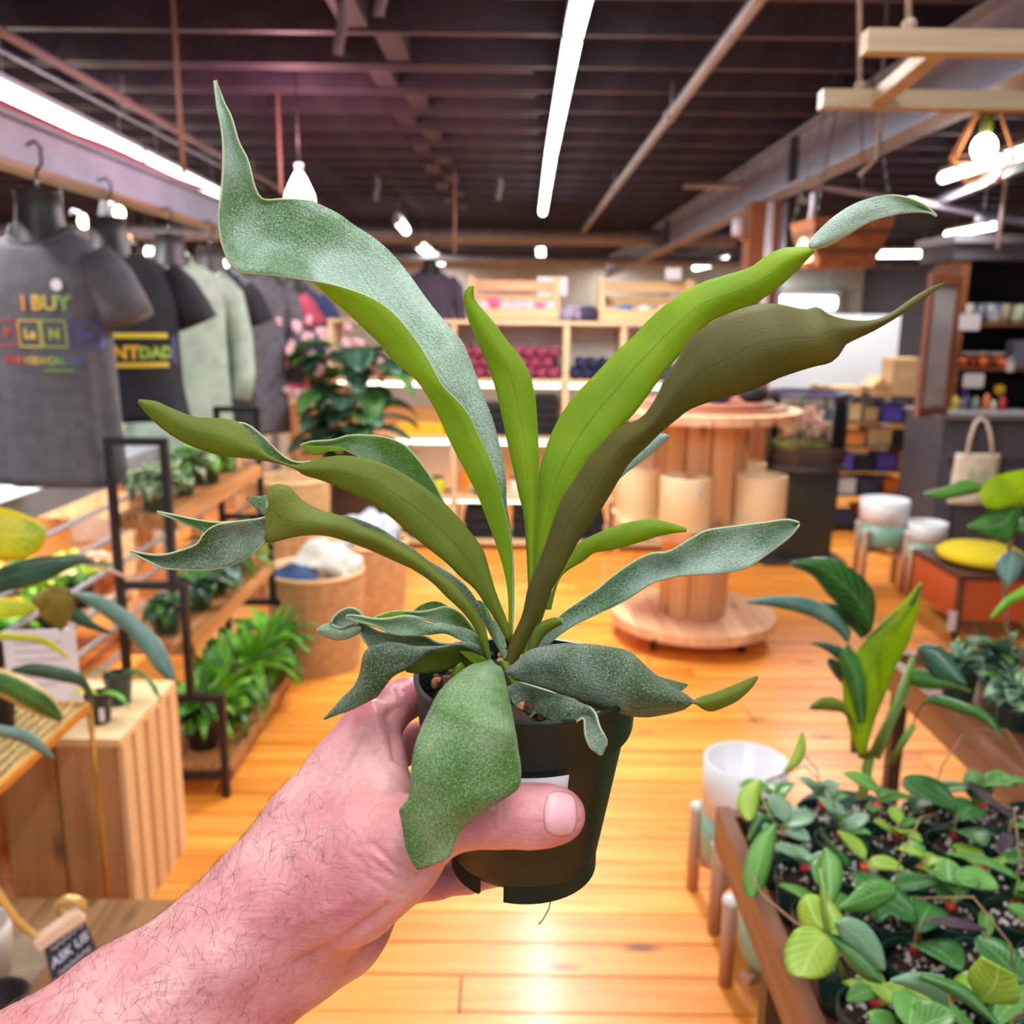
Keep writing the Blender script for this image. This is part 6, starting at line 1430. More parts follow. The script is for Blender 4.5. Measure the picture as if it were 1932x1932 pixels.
for z in (1.26, 1.52): MB().box(.101, HW - .041, .12, .499, z - .02, z).build('shelf', M_hw, hu, smooth=False)
MB().box(-.01, HW, .10, .56, 1.881, 1.97).build('cornice', M_hu, hu, smooth=False); MB().box(-.04, HW, .06, .58, 1.971, 2.02).build('cornice', mat('cornice_grey', '#77737e', .5), hu, smooth=False)
X0 = 2.42
def on_hutch(px, py, z, depth=.22): p = PY(px, py, 5.35 + depth); return (p.x, 5.35 + depth, z)
for i, (px, c1, c2, nm) in enumerate(((1822, '#c8b8a8', '#7a7aa8', 'tan and violet'), (1852, '#6a6a80', '#3a3440', 'dark'), (1876, '#5a6a98', '#d8cdb0', 'blue and cream'), (1892, '#dccfae', '#b8a078', 'cream'), (1925, '#c8d0b8', '#8a9a70', 'pale green'))):
    t = thing('ceramic_mug', '%s speckled mug on the top shelf of the hutch' % nm, 'mug', on_hutch(px, 580, 1.521, .2 + .03 * (i % 2))); m = mat('glaze_%d' % i, c1, .3, c2, 9)
    MB().lathe([(.001, 0), (.036, 0), (.042, .02), (.044, .11), (.039, .11), (.036, .02), (.001, .012)], 18).build('mug_body', m, t); MB().tube([(.041, 0, .09), (.068, 0, .08), (.068, 0, .04), (.041, 0, .03)], .006, 6).build('handle', m, t)
M_sg = mat('tag_white', '#d6d2dc', .4)
def tagcard(px, py, w_, h_, lab, dep=.09, notch=True):
    p = PY(px, py, 5.35 + dep); t = thing('price_tag', lab, 'tag', p, 0); r = .014; pts = []
    for cx, cz, a0 in ((w_ / 2 - r, h_ / 2 - r, 0), (-w_ / 2 + r, h_ / 2 - r, 90), (-w_ / 2 + r, -h_ / 2 + r, 180), (w_ / 2 - r, -h_ / 2 + r, 270)):
        for q in range(5): a = R(a0 + q * 22.5); pts.append((cx + r * math.cos(a), cz + r * math.sin(a)))
    MB().prism(pts[::-1], 0, .004).build('card', M_sg, t, smooth=False)
    if notch: MB().lathe([(.008, 0), (.016, 0), (.016, .004), (.008, .004)], 14, closed=True).build('eyelet', M_sg, t).matrix_local = Matrix.Translation((0, .004, h_ / 2 + .013)) @ Matrix.Rotation(R(90), 4, 'X')
    return t
tagcard(1830, 608, .125, .095, 'white tag with an eyelet hanging from the top shelf of the hutch', .115); tagcard(1837, 718, .125, .085, 'white rounded tag below the lower shelf of the hutch', .115, False); tagcard(1906, 692, .05, .06, 'small white tag right of the plates on the hutch', .115)
for i, (px, nm) in enumerate(((1825, 'left'), (1850, 'middle'), (1880, 'right'))):
    o = MB().lathe([(.001, 0), (.03, 0), (.062, .022), (.066, .03), (.06, .03), (.03, .01), (.001, .008)], 22).build('white_dish', mat('china', '#dcdde8', .2), loc=Vector(on_hutch(px, 655, 1.262 + .055, .24))); tag(o, 'white dish on the lower hutch shelf, %s of three' % nm, 'dish')
for i, px in enumerate((1815, 1836, 1857, 1878, 1893)):
    o = MB().lathe([(.001, 0), (.022, 0), (.034, .05), (.029, .05), (.02, .008), (.001, .008)], 16).build('orange_cup', mat('glaze_orange', '#d8622c', .3), loc=on_hutch(px, 680, 1.2605, .16 + .08 * (i % 2))); tag(o, 'orange cup under the white dishes on the lower hutch shelf', 'cup', 'orange cups on the lower hutch shelf')
tag(MB().box(-.08, .08, 0, .1, 0, .16).build('grey_box', mat('box_slate', '#8688a0', .6), smooth=False, loc=on_hutch(1940, 650, 1.2605, .2)), 'slate grey box at the right end of the lower hutch shelf', 'box')
for i, (px, c_, h_, nm) in enumerate(((1803, '#c9bc50', .085, 'yellow'), (1816, '#7a7488', .07, 'grey'), (1826, '#2c4a58', .085, 'teal'), (1841, '#8a9890', .08, 'sage'), (1861, '#e07848', .10, 'orange'), (1874, '#b8c8b0', .06, 'mint'), (1892, '#b83848', .085, 'red'))):
    o = MB().lathe([(.001, 0), (.02, 0), (.021, h_ * .75), (.012, h_ * .85), (.010, h_), (.001, h_)], 14).build('small_bottle', mat('bottle_' + nm, c_, .3), loc=on_hutch(px, 760, 1.004, .1)); tag(o, '%s small bottle on the counter tray of the hutch' % nm, 'bottle')
for nm, px, c_ in (('violet', 1820, '#5a3a98'), ('golden yellow', 1886, '#e2b81c')):
    t = thing('felt_flower', '%s round flower standing among the bottles on the hutch' % nm, 'flower', on_hutch(px, 735, 1.004, .18)); z = .10 if nm == 'violet' else .12
    MB().ball((0, 0, z), .033 if nm != 'violet' else .028, 14).build('flower_head', mat('felt_' + nm.split()[0], c_, .8, bump=.5), t); MB().tube([(0, 0, 0), (0, 0, z - .02)], .004, 6).build('stem', M_stem, t)
for x0, w_, nm in ((1793, .17, 'left'), (1850, .17, 'middle'), (1912, .2, 'right')):
    p = on_hutch(x0, 770, .986, .04); tag(MB().box(0, w_, 0, .2, 0, .017).build('white_tray', mat('tray_white', '#d4d2da', .4), smooth=False, loc=p), 'white shallow tray on the hutch counter, %s of three' % nm, 'tray')
# open glazed door of the hutch, seen edge on
dr = thing('glazed_door', 'open brown framed glass door standing at the left end of the hutch', 'door', (2.50, 5.22, .90)); M_fr = wood('frame_brown', '#8a5236', '#6a3a24', 'Z', knots=False)
ang = R(224); u = Vector((math.cos(ang), math.sin(ang), 0)); Wd, Hd = .42, .80
def dpt(a, z): return (u.x * a, u.y * a, z)
for a0, a1, z0, z1 in ((0, .04, 0, Hd), (Wd - .04, Wd, 0, Hd), (.0405, Wd - .0405, 0, .05), (.0405, Wd - .0405, Hd - .05, Hd)): MB().bar(dpt((a0 + a1) / 2, z0), dpt((a0 + a1) / 2, z1), a1 - a0, .03, up=(-u.y, u.x, 0)).build('frame_rail', M_fr, dr, smooth=False)
MB().bar(dpt(Wd / 2, .05), dpt(Wd / 2, Hd - .05), Wd - .08, .004, up=(-u.y, u.x, 0)).build('pane', mat('pane_grey', '#b4b2b4', .15), dr, smooth=False)
dr.location = (PY(1803, 600, 5.44).x, 5.44, .9855)
# tote bag
tb = thing('tote_bag', 'natural canvas tote bag with faint green print hanging on the hutch doors', 'bag', (0, 0, 0)); pp = lambda x, y_: PY(x, y_, 5.33)
M_cv = mat('canvas', '#e8dccb', .9, '#ded0ba', 30, bump=.3, bscale=400)
g = []
for i in range(9):
    f = i / 8; zt = 855 + f * 95; lx, rx = 1805 - f * 18, 1889 - f * 12; row = []
    for j in range(9): q = j / 8; v_ = pp(lx + (rx - lx) * q, zt); row.append((v_.x, 5.335 - .035 * math.sin(math.pi * q) * (.3 + f), v_.z))
    g.append(row)
MB().shell(g, .012).build('bag_body', M_cv, tb)
for pts in (((1824, 858), (1830, 825), (1838, 800), (1848, 789), (1860, 795), (1868, 820), (1872, 857)),): MB().tube([(pp(*q).x, 5.325, pp(*q).z) for q in pts], .012, 8).build('strap', M_cv, tb)
for i in range(3): v_ = pp(1822 + i * 18, 885); MB().box(v_.x, v_.x + .04, 5.293, 5.296, v_.z - .06, v_.z).build('print', mat('ink_pale_green', '#c4cba8', .8), tb, smooth=False)
# --- dipped planters on pale stands
M_wh = mat('glaze_white', '#dcdde4', .3); M_tl = mat('glaze_teal', '#7fae9c', .35); M_lg = wood('stand_leg', '#c69a80', '#a87860', 'Z', knots=False)
def planter(px, Y, r, h, zb, lab, rim_z=None, legs=4, a0=.6, grp='two tone planters on wooden stands', px_is_x=None):
    x = px_is_x if px_is_x is not None else PY(px, 1000, Y).x
    t = thing('two_tone_planter', lab, 'planter', (x, Y, zb), 0, grp)
    MB().lathe([(.001, 0), (r * .82, 0), (r * .95, h * .06), (r * .99, h * .5), (r * .985, h * .5), (.001, h * .4)], 36).build('teal_base', M_tl, t)
    MB().lathe([(r * .99, h * .501), (r, h), (r * .93, h), (r * .90, h * .6), (.001, h * .55)], 36).build('white_top', M_wh, t)
    s = thing('planter_stand', 'wooden peg stand under the ' + lab, 'stand', (x, Y, 0), 0, 'peg stands of the planters')
    for i in range(legs):
        a = a0 + i * 2 * math.pi / legs; c_ = ((r + .022) * math.cos(a), (r + .022) * math.sin(a)); L_ = MB().tube([(*c_, 0), (*c_, zb + h * .35)], .017, 12).build('leg', M_lg, s); MB().ball((*c_, zb + h * .35 + .006), .02, 12, sz=.7).build('white_cap', M_wh, L_)
    for i in range(2): a = a0 + i * math.pi / 2; MB().bar(((r + .005) * math.cos(a), (r + .005) * math.sin(a), zb - .022 - .021 * i), (-(r + .005) * math.cos(a), -(r + .005) * math.sin(a), zb - .022 - .021 * i), .03, .02).build('cross_brace', M_lg, s, smooth=False)
    return t
planter(1665, 5.1, .135, .27, .25, 'left one of the two far planters before the hutch'); planter(1750, 4.95, .105, .22, .20, 'smaller far planter right beside the hutch tote')
planter(0, 2.10, .105, .28, .14, 'near planter beside the leafy table corner', px_is_x=.60, a0=.9); planter(0, 1.76, .092, .26, .12, 'near planter half hidden behind the table leg', px_is_x=.605, a0=.5, legs=3)
# --- low shelf stand with yellow cushion
chx = thing('cushion_bench', 'small wooden bench with a yellow cushion and rust red side panel at right', 'bench', (2.16, 4.18, 0)); M_ch = wood('bench_honey', '#c99858', '#a4733c', 'Z', knots=False)
for x, y_ in ((0, 0), (.42, 0), (0, .5), (.42, .5)): MB().box(x, x + .03, y_, y_ + .03, 0, .30 if x == 0 else .46).build('leg', mat('bench_dark_leg', '#5a3a26', .5) if x == 0 else M_ch, chx, smooth=False)
MB().box(.0, .45, -.0, .53, .301, .325).build('seat_frame', mat('bench_dark', '#4a2c22', .5), chx, smooth=False); MB().box(.002, .028, .031, .499, .10, .298).build('side_panel', mat('rust_panel', '#b85428', .6), chx, smooth=False)
MB().box(.031, .419, .002, .028, .10, .298).build('front_panel', mat('rust_panel', '#b85428', .6), chx, smooth=False)
tag(MB().lathe([(.001, 0), (.15, .0), (.2, .02), (.21, .045), (.17, .075), (.001, .085)], 28, sx=1, sy=1.1).build('yellow_cushion', mat('cushion_yellow', '#dcc414', .8)), 'bright yellow round cushion on the small bench', 'cushion'); D.objects['yellow_cushion'].location = (2.39, 4.44, .326)
tag(MB().box(-.02, .02, -.002, .002, -.05, .05).build('white_label', M_sg, smooth=False, loc=(2.14, 4.17, .10)), 'white hang tag by the front leg of the small bench', 'tag')

# ================================================================== RIGHT SIDE, NEAR TABLES
M_tb = wood('table_walnut', '#8e5c3e', '#5f3826', 'Y', rnd=.06, knots=False, rough=.4)
ta = thing('plant_table', 'brown edged tray table crowded with little hoya pots, lower right', 'table', (.325, .55, 0))
TW, TD, TZ2 = .80, .735, .725
MB().box(0, .022, 0, TD, TZ2 - .03, TZ2 + .035).build('side_rail', M_tb, ta, smooth=False); MB().box(TW - .022, TW, 0, TD, TZ2 - .03, TZ2 + .035).build('side_rail', M_tb, ta, smooth=False)
MB().box(.0225, TW - .0225, TD - .022, TD, TZ2 - .03, TZ2 + .03).build('end_rail', M_tb, ta, smooth=False); MB().box(.0225, TW - .0225, 0, .022, TZ2 - .03, TZ2 + .03).build('end_rail', M_tb, ta, smooth=False)
for i in range(5): w_ = (TW - .045) / 5; MB().box(.0226 + i * w_, .0226 + (i + 1) * w_ - .002, .0225, TD - .0225, TZ2 - .012, TZ2).build('board', M_tb, ta, smooth=False)
M_tl2 = mat('table_leg_dark', '#32241f', .45)
for x, y_ in ((.02, .02), (TW - .055, .02), (.02, TD - .25), (TW - .055, TD - .055)): MB().box(x, x + .03, y_, y_ + .03, 0, TZ2 - .0305).build('leg', M_tl2, ta, smooth=False)
MB().box(.024, .046, .06, TD - .26, .40, .44).build('stretcher', M_tl2, ta, smooth=False)
# hoya pots
HL = [leafmat('hoya_mid', '#4f8a3a', '#6ba84e', 14, .35, .25, vein='#9cc77e'), leafmat('hoya_dark', '#2c5f2c', '#3f7a3a', 14, .3, .2, vein='#6b9a5e'), leafmat('hoya_grey', '#6f9a78', '#8db592', 16, .4, .25, vein='#a8c8a8'), leafmat('hoya_lime', '#8fb83a', '#b2d054', 14, .4, .35, vein='#cfe08a'), leafmat('hoya_purple', '#4a3c44', '#635560', 14, .4, .2)]
M_perl = [mat('perlite', '#dcd4cc', .9), mat('bark_mid', '#6b4a3a', .9), mat('bark_dark', '#2c1c16', .9)]
def mixmesh(rg_, r, z):
    mb = MB()
    for i in range(46):
        a, q = rg_.random() * 6.28, r * math.sqrt(rg_.random()); s_ = rg_.uniform(.0018, .0048); b_ = len(mb.v)
        c_ = (q * math.cos(a), q * math.sin(a), z + rg_.random() * .004); o_ = [Vector((rg_.gauss(0, 1), rg_.gauss(0, 1), rg_.gauss(0, 1))).normalized() * s_ for _ in range(5)]
        mb.add([Vector(c_) + v_ for v_ in (Vector((s_, 0, 0)), Vector((-s_ * .6, s_ * .9, 0)), Vector((-s_ * .6, -s_ * .9, 0)), Vector((0, 0, s_ * 1.1)), Vector((0, 0, -s_)))], [(0, 1, 3), (1, 2, 3), (2, 0, 3), (1, 0, 4), (2, 1, 4), (0, 2, 4)], rg_.choice([0, 0, 0, 1, 2]))
    return mb
def hoya(idx, rg_, form):
    t = thing('hoya_pot', 'x', 'plant'); r, h = .037, .066
    MB().lathe([(.001, 0), (r * .72, 0), (r * .93, h * .78), (r * .98, h * .8), (r, h), (r * .93, h), (r * .9, h * .86), (.001, h * .84)], 24).build('pot', mat('pot_deep_green', '#1f3c34', .3, coat=.2), t, auto=40)
    MB().lathe([(.001, h * .88), (r * .9, h * .87)], 12).build('soil', mat('bark_mix', '#4a3228', .95, '#241712', 200, bump=.8, bscale=600), t); mixmesh(rg_, r * .86, h * .89).build('perlite_and_bark', M_perl, t, kind='stuff', smooth=False)
    m = HL[form[2]]; n = form[0]; L_, W_ = form[1]; a0 = rg_.random() * 6.28
    top = .012 + form[3]
    MB().tube([(0, 0, h * .85), (.004, .002, h + top * .5), (.002, 0, h + top)], .0017, 6).build('stem', M_stemb if idx % 2 else M_stem, t)
    for i in range(n):
        a = a0 + i * 6.28 / n + rg_.uniform(-.3, .3); el = rg_.uniform(.7, 1.35) if form[3] < .03 else rg_.uniform(.4, 1.3); d = (math.cos(a) * math.sin(el), math.sin(a) * math.sin(el), math.cos(el))
        zb = h + top * (i + 1) / n
        MB().shell(blade((.002, 0, zb), d, L_ * rg_.uniform(1.0, 1.3), W_ * rg_.uniform(1.0, 1.35), rg_.uniform(.1, .8), .12, n=9, k=6, shape=.9, stem=.10, twist=rg_.uniform(-.3, .3)), .0018).build('leaf', m if rg_.random() < .8 else HL[0], t)
    if form[4]: MB().lathe([(.0030, 0), (.0062, 0), (.0062, .009), (.0030, .009)], 8, closed=True).build('red_tie', mat('tie_red', '#d83a34', .5), t, loc=(.002, 0, h + .006))
    if form[5]: MB().tube([(0, 0, h * .9), (.015, -.01, h + .07), (.05, -.03, h + .11), (.10, -.05, h + .09)], .0012, 6).build('tendril', M_stemb, t)
    return t
rg = random.Random(77)
forms = [(4, (.046, .027), 0, .02, 1, 0), (3, (.056, .036), 1, .02, 1, 1), (4, (.040, .027), 2, .015, 1, 0), (5, (.032, .020), 3, .015, 1, 0), (3, (.066, .017), 0, .035, 1, 1), (4, (.048, .034), 0, .035, 1, 0), (2, (.044, .032), 3, .01, 1, 0), (3, (.064, .017), 4, .025, 0, 0), (5, (.038, .024), 2, .025, 1, 1), (3, (.066, .046), 1, .035, 1, 0)]
words = ['four oval mid green leaves', 'three dark leaves and a tendril', 'four grey green leaves', 'five small lime leaves', 'three long narrow leaves', 'four wide green leaves, tall stem', 'two rounded lime leaves', 'three narrow purple brown leaves', 'five small grey leaves, tendril', 'three very broad dark leaves']
HP = [hoya(i, rg, f_) for i, f_ in enumerate(forms)]
usedf = set(); PS = .079; ordn = ['first', 'second', 'third', 'fourth', 'fifth', 'sixth', 'seventh', 'eighth', 'ninth', 'tenth']
pat = [0, 2, 3, 5, 1, 8, 6, 9, 4, 2, 0, 3, 7, 5, 8, 1, 6]
k = 0
for ry in range(8):
    for cx in range(8):
        x = .325 + .022 + .042 + cx * PS + (.018 if ry % 2 else 0) * 0 ; y_ = .55 + TD - .022 - .042 - ry * PS
        if x > .325 + TW - .06: continue
        fi = pat[(k * 5 + ry * 3) % len(pat)]; k += 1
        lab = 'hoya pot, %s, %s from aisle, %s row from back' % (words[fi], ordn[cx], ordn[ry])
        loc = (x + rg.uniform(-.001, .001), y_ + rg.uniform(-.001, .001), TZ2 + .0005)
        if fi not in usedf: usedf.add(fi); HP[fi].location = loc; HP[fi]['label'] = lab; HP[fi]['group'] = 'hoya pots on the tray table'; HP[fi].rotation_euler.z = rg.random() * 6.28
        else: dup(HP[fi], loc, rg.random() * 6.28, lab, 'hoya pots on the tray table')
for i, h_ in enumerate(HP):
    if i not in usedf: h_.location = (1.5, 1.0 + i * .1, .7)
# the large sprig leaning over the table edge
sg2 = thing('leafy_vine', 'bright hoya vine with big round leaves leaning over the table rail', 'plant', PD(1560, 1760, .92))
MB().tube([PD(x, y_, d) - Vector(sg2.location) for x, y_, d in ((1600, 1860, 1.0), (1575, 1800, .95), (1560, 1750, .92), (1555, 1690, .93), (1548, 1640, .95))], .0028, 8).build('stem', M_stem, sg2)
MB().tube([PD(x, y_, d) - Vector(sg2.location) for x, y_, d in ((1555, 1770, .92), (1500, 1740, .92), (1440, 1690, .95), (1412, 1648, .97))], .0012, 6).build('tendril', M_stemb, sg2)
def L6(A, B, dep, m, cup=.006, t=None, **k): return leafpx(t or sg2, A, B, dep, m, cup=cup, n=22, k=6, th=.0018, **k)
L6([(1560, 1765), (1530, 1748), (1500, 1755), (1482, 1785), (1480, 1815), (1490, 1838), (1515, 1842)], [(1562, 1770), (1580, 1790), (1580, 1810), (1570, 1830), (1555, 1842), (1535, 1846), (1517, 1843)], [(0, .92), (1, .88)], HL[3])
L6([(1562, 1755), (1540, 1760), (1515, 1750), (1505, 1720), (1510, 1700), (1520, 1690)], [(1564, 1752), (1560, 1735), (1558, 1710), (1550, 1695), (1535, 1688), (1522, 1688)], [(0, .93), (1, .95)], HL[3])
L6([(1558, 1768), (1580, 1790), (1605, 1825), (1635, 1848), (1665, 1855)], [(1560, 1760), (1595, 1780), (1625, 1800), (1650, 1825), (1667, 1852)], [(0, .92), (1, .90)], HL[1])
L6([(1576, 1742), (1590, 1775), (1620, 1805), (1650, 1825), (1668, 1830)], [(1580, 1738), (1600, 1730), (1635, 1745), (1662, 1785), (1670, 1828)], [(0, .91), (1, .93)], HL[2], label='glossy grey green leaf')
L6([(1552, 1700), (1545, 1660), (1548, 1620), (1556, 1600)], [(1575, 1700), (1588, 1665), (1585, 1625), (1560, 1600)], [(0, .94), (1, .97)], HL[0])
L6([(1562, 1755), (1552, 1720), (1548, 1680)], [(1600, 1745), (1580, 1715), (1552, 1680)], [(0, .92), (1, .94)], HL[3])
sg3 = thing('hanging_leaves', 'two long hoya leaves hanging outside the table corner', 'plant', PD(1460, 1560, 1.18))
L6([(1458, 1555), (1425, 1580), (1408, 1620), (1402, 1660), (1408, 1690), (1418, 1692)], [(1464, 1558), (1462, 1590), (1455, 1630), (1445, 1665), (1432, 1685), (1420, 1693)], [(0, 1.17), (1, 1.14)], HL[0], t=sg3)
L6([(1458, 1545), (1435, 1535), (1418, 1555), (1410, 1585)], [(1462, 1550), (1445, 1548), (1430, 1568), (1414, 1586)], [(0, 1.18), (1, 1.16)], HL[1], t=sg3)
L6([(1430, 1470), (1400, 1490), (1390, 1515), (1400, 1540), (1412, 1548)], [(1436, 1472), (1434, 1500), (1430, 1530), (1422, 1545), (1414, 1548)], [(0, 1.24), (1, 1.2)], HL[3], t=sg3)
MB().tube([PD(x, y_, d) - Vector(sg3.location) for x, y_, d in ((1480, 1560, 1.19), (1460, 1555, 1.18), (1436, 1500, 1.22), (1434, 1472, 1.24))], .002, 6).build('stem', M_stem, sg3)
L6([(1478, 1455), (1490, 1435), (1505, 1400), (1512, 1378)], [(1485, 1456), (1510, 1440), (1520, 1410), (1514, 1380)], [(0, 1.28), (1, 1.27)], HL[3], t=sg3)
for i, (A, B, d0, fm_) in enumerate((([(1600, 1620), (1560, 1580), (1548, 1560)], [(1602, 1640), (1570, 1605), (1546, 1562)], 1.05, 1), ([(1690, 1690), (1640, 1720), (1580, 1715)], [(1688, 1670), (1640, 1660), (1582, 1712)], 1.0, 0), ([(1790, 1900), (1730, 1870), (1680, 1850)], [(1780, 1840), (1720, 1835), (1682, 1848)], .86, 2), ([(1850, 1890), (1920, 1890), (1917, 1840)], [(1846, 1885), (1825, 1840), (1850, 1805)], .84, 3), ([(1735, 1845), (1800, 1880), (1880, 1935)], [(1738, 1838), (1820, 1860), (1884, 1930)], .84, 1))):
    t = thing('single_leaf_cutting', ('dark slim leaf rising in the middle of the tray table', 'wide mid green leaf right of the bright vine', 'broad grey green patterned leaf near the bottom edge', 'light green broad leaf at the lower right corner', 'long dark strap leaf crossing the lower right corner')[i], 'leaf', PD(*A[0], d0)); L6(A, B, [(0, d0), (1, d0 - .03)], HL[fm_], t=t)
# --- philodendron rising at the far end of the table
ph = thing('philodendron', 'large philodendron with lobed dark and lime leaves standing up behind the tray table', 'plant', (.62, 1.46, .0))
MB().lathe([(.001, .42), (.075, .42), (.1, .60), (.1, .64), (.092, .64), (.001, .60)], 26).build('pot', M_gpot, ph, auto=40); MB().lathe([(.001, 0), (.14, 0), (.12, .02), (.12, .39), (.14, .419), (.001, .419)], 24).build('plinth', M_tb, ph, auto=30)
LDg = leafmat('philo_dark', '#1f4a20', '#336a2c', 10, .25, .2, vein='#5d8f4c'); LLm = leafmat('philo_lime', '#86a80c', '#a8c41a', 12, .4, .5, vein='#6c8a10', tcol='#c8e020')
PDL = lambda A, B, dep, m, cup=.01, **k: leafpx(ph, A, B, dep, m, cup=cup, n=26, k=8, th=.0015, **k)
PDL([(1640, 1195), (1600, 1160), (1560, 1120), (1530, 1085), (1490, 1068), (1488, 1062)], [(1645, 1190), (1652, 1140), (1640, 1105), (1610, 1075), (1560, 1052), (1490, 1060)], [(0, 1.45), (1, 1.35)], LDg, cup=.015)
PDL([(1600, 1215), (1570, 1185), (1520, 1160), (1460, 1145), (1408, 1138)], [(1605, 1190), (1570, 1150), (1520, 1128), (1460, 1125), (1408, 1134)], [(0, 1.45), (1, 1.3)], LBL, cup=.012)
PDL([(1625, 1205), (1600, 1180), (1570, 1160), (1545, 1140)], [(1640, 1195), (1615, 1150), (1580, 1140), (1546, 1136)], [(0, 1.46), (1, 1.42)], LDg)
PDL([(1622, 1425), (1600, 1370), (1590, 1310), (1595, 1260), (1640, 1200), (1690, 1150), (1738, 1098)], [(1632, 1425), (1650, 1360), (1670, 1310), (1690, 1260), (1715, 1210), (1732, 1150), (1739, 1100)], [(0, 1.46), (.5, 1.44), (1, 1.40)], LLm, cup=.012)
PDL([(1620, 1365), (1605, 1310), (1590, 1270), (1580, 1240)], [(1632, 1360), (1635, 1310), (1630, 1260), (1600, 1215)], [(0, 1.44), (1, 1.43)], LG)
PDL([(1640, 1200), (1680, 1165), (1715, 1135), (1736, 1105)], [(1650, 1205), (1690, 1180), (1722, 1145), (1738, 1108)], [(0, 1.43), (1, 1.39)], LDg, cup=.003)
PDL([(1615, 1255), (1590, 1250), (1555, 1225), (1530, 1215)], [(1620, 1235), (1590, 1222), (1555, 1212), (1531, 1213)], [(0, 1.5), (1, 1.48)], LD)
PDL([(1598, 1300), (1575, 1275), (1560, 1250)], [(1612, 1290), (1600, 1260), (1565, 1240)], [(0, 1.5), (1, 1.5)], LD)
PDL([(1615, 1385), (1605, 1365), (1590, 1345), (1560, 1340), (1528, 1338)], [(1618, 1380), (1605, 1350), (1585, 1322), (1555, 1315), (1527, 1332)], [(0, 1.45), (1, 1.4)], leafmat('leaf_old', '#6f8028', '#8a9a38', 20), cup=.006)
PDL([(1730, 1232), (1760, 1275), (1800, 1290), (1822, 1292)], [(1735, 1215), (1775, 1220), (1805, 1255), (1824, 1290)], [(0, 1.5), (1, 1.42)], LD)
PDL([(1715, 1290), (1750, 1300), (1800, 1298), (1830, 1306)], [(1720, 1262), (1760, 1268), (1800, 1285), (1832, 1304)], [(0, 1.5), (1, 1.42)], LG)
PDL([(1722, 1370), (1740, 1330), (1780, 1335), (1850, 1360), (1890, 1395)], [(1728, 1345), (1760, 1312), (1820, 1325), (1870, 1350), (1893, 1392)], [(0, 1.4), (1, 1.25)], LDg, cup=.012)
for pts in (((1630, 1428, 1.5), (1640, 1300, 1.47), (1640, 1200, 1.45)), ((1640, 1430, 1.5), (1680, 1350, 1.48), (1725, 1240, 1.5)), ((1655, 1430, 1.5), (1675, 1380, 1.49), (1715, 1290, 1.5)), ((1625, 1428, 1.5), (1612, 1370, 1.48)), ((1680, 1440, 1.47), (1722, 1370, 1.42)), ((1610, 1420, 1.5), (1612, 1290, 1.5), (1600, 1220, 1.47))): MB().tube([PD(*q) - Vector(ph.location) for q in pts], .0055, 8).build('leaf_stalk', M_stem, ph)
MB().tube([(0, 0, .6), PD(1640, 1430, 1.5) - Vector(ph.location)], .009, 8).build('main_stem', M_stem, ph)
# --- second table with pots behind
tc = thing('plant_table', 'second brown table with green pots at the right edge', 'table', (.90, 1.34, 0)); T2Z = .70
MB().box(0, .025, 0, .75, T2Z - .05, T2Z + .02).build('side_rail', M_tb, tc, smooth=False); MB().box(.0255, .8, .725, .75, T2Z - .05, T2Z + .02).build('end_rail', M_tb, tc, smooth=False); MB().box(.0255, .8, 0, .025, T2Z - .05, T2Z + .02).build('end_rail', M_tb, tc, smooth=False)
for i in range(5): MB().box(.0256 + i * .155, .0256 + i * .155 + .153, .0255, .7245, T2Z - .014, T2Z).build('board', M_tb, tc, smooth=False)
for x, y_ in ((.03, .03), (.74, .03), (.03, .69), (.74, .69)): MB().box(x, x + .03, y_, y_ + .03, 0, T2Z - .0505).build('leg', M_tl2, tc, smooth=False)
rg = random.Random(91)
for i, (x, y_, r, lab) in enumerate(((.985, 1.86, .043, 'green pot of grey vine at the front left of the second table'), (1.03, 1.72, .046, 'green pot with sprawling grey stems, nearest on the second table'), (1.10, 1.92, .045, 'green pot at the back of the second table'), (1.16, 1.76, .046, 'green pot of small leaves at the right edge of the picture'), (1.02, 1.56, .045, 'green pot hidden behind vine leaves on the second table'), (1.14, 1.60, .045, 'green pot with dense grey leaves at the right edge'))):
    t = thing('vine_pot', lab, 'plant', (x, y_, T2Z + .0005), 0, 'green pots on the second table'); pot_parts(t, r, .085, mat('pot_deep_green', '#1f3c34', .3)); bunch(t, (0, 0, .08), 26, .07, .03, [HL[2], HL[0], LD], rg, joined=True, sub=(4, 3), spread=(.2, 1.6), droop=(.2, 1.4))
tv = thing('climbing_plant', 'tall climbing plant with heart shaped bright leaves at the right edge', 'plant', (1.12, 1.66, T2Z + .0005)); pot_parts(tv, .05, .09, mat('pot_deep_green', '#1f3c34', .3))
TV = lambda A, B, dep, m, cup=.008, **k: leafpx(tv, A, B, dep, m, cup=cup, n=20, k=6, th=.0015, **k)
TV([(1860, 915), (1820, 905), (1780, 920), (1742, 930)], [(1858, 925), (1820, 935), (1780, 942), (1743, 936)], [(0, 1.6), (1, 1.5)], HL[0])
TV([(1935, 885), (1900, 892), (1865, 905), (1848, 930), (1858, 955)], [(1960, 940), (1930, 955), (1900, 958), (1880, 962), (1860, 957)], [(0, 1.6), (1, 1.5)], LLm)
TV([(1925, 930), (1900, 940), (1860, 970), (1825, 992)], [(1928, 960), (1918, 1000), (1895, 1022), (1828, 998)], [(0, 1.58), (1, 1.52)], LG)
TV([(1900, 1040), (1880, 1060), (1882, 1085), (1900, 1108)], [(1915, 1038), (1935, 1055), (1925, 1085), (1902, 1108)], [(0, 1.6), (1, 1.58)], LBL)
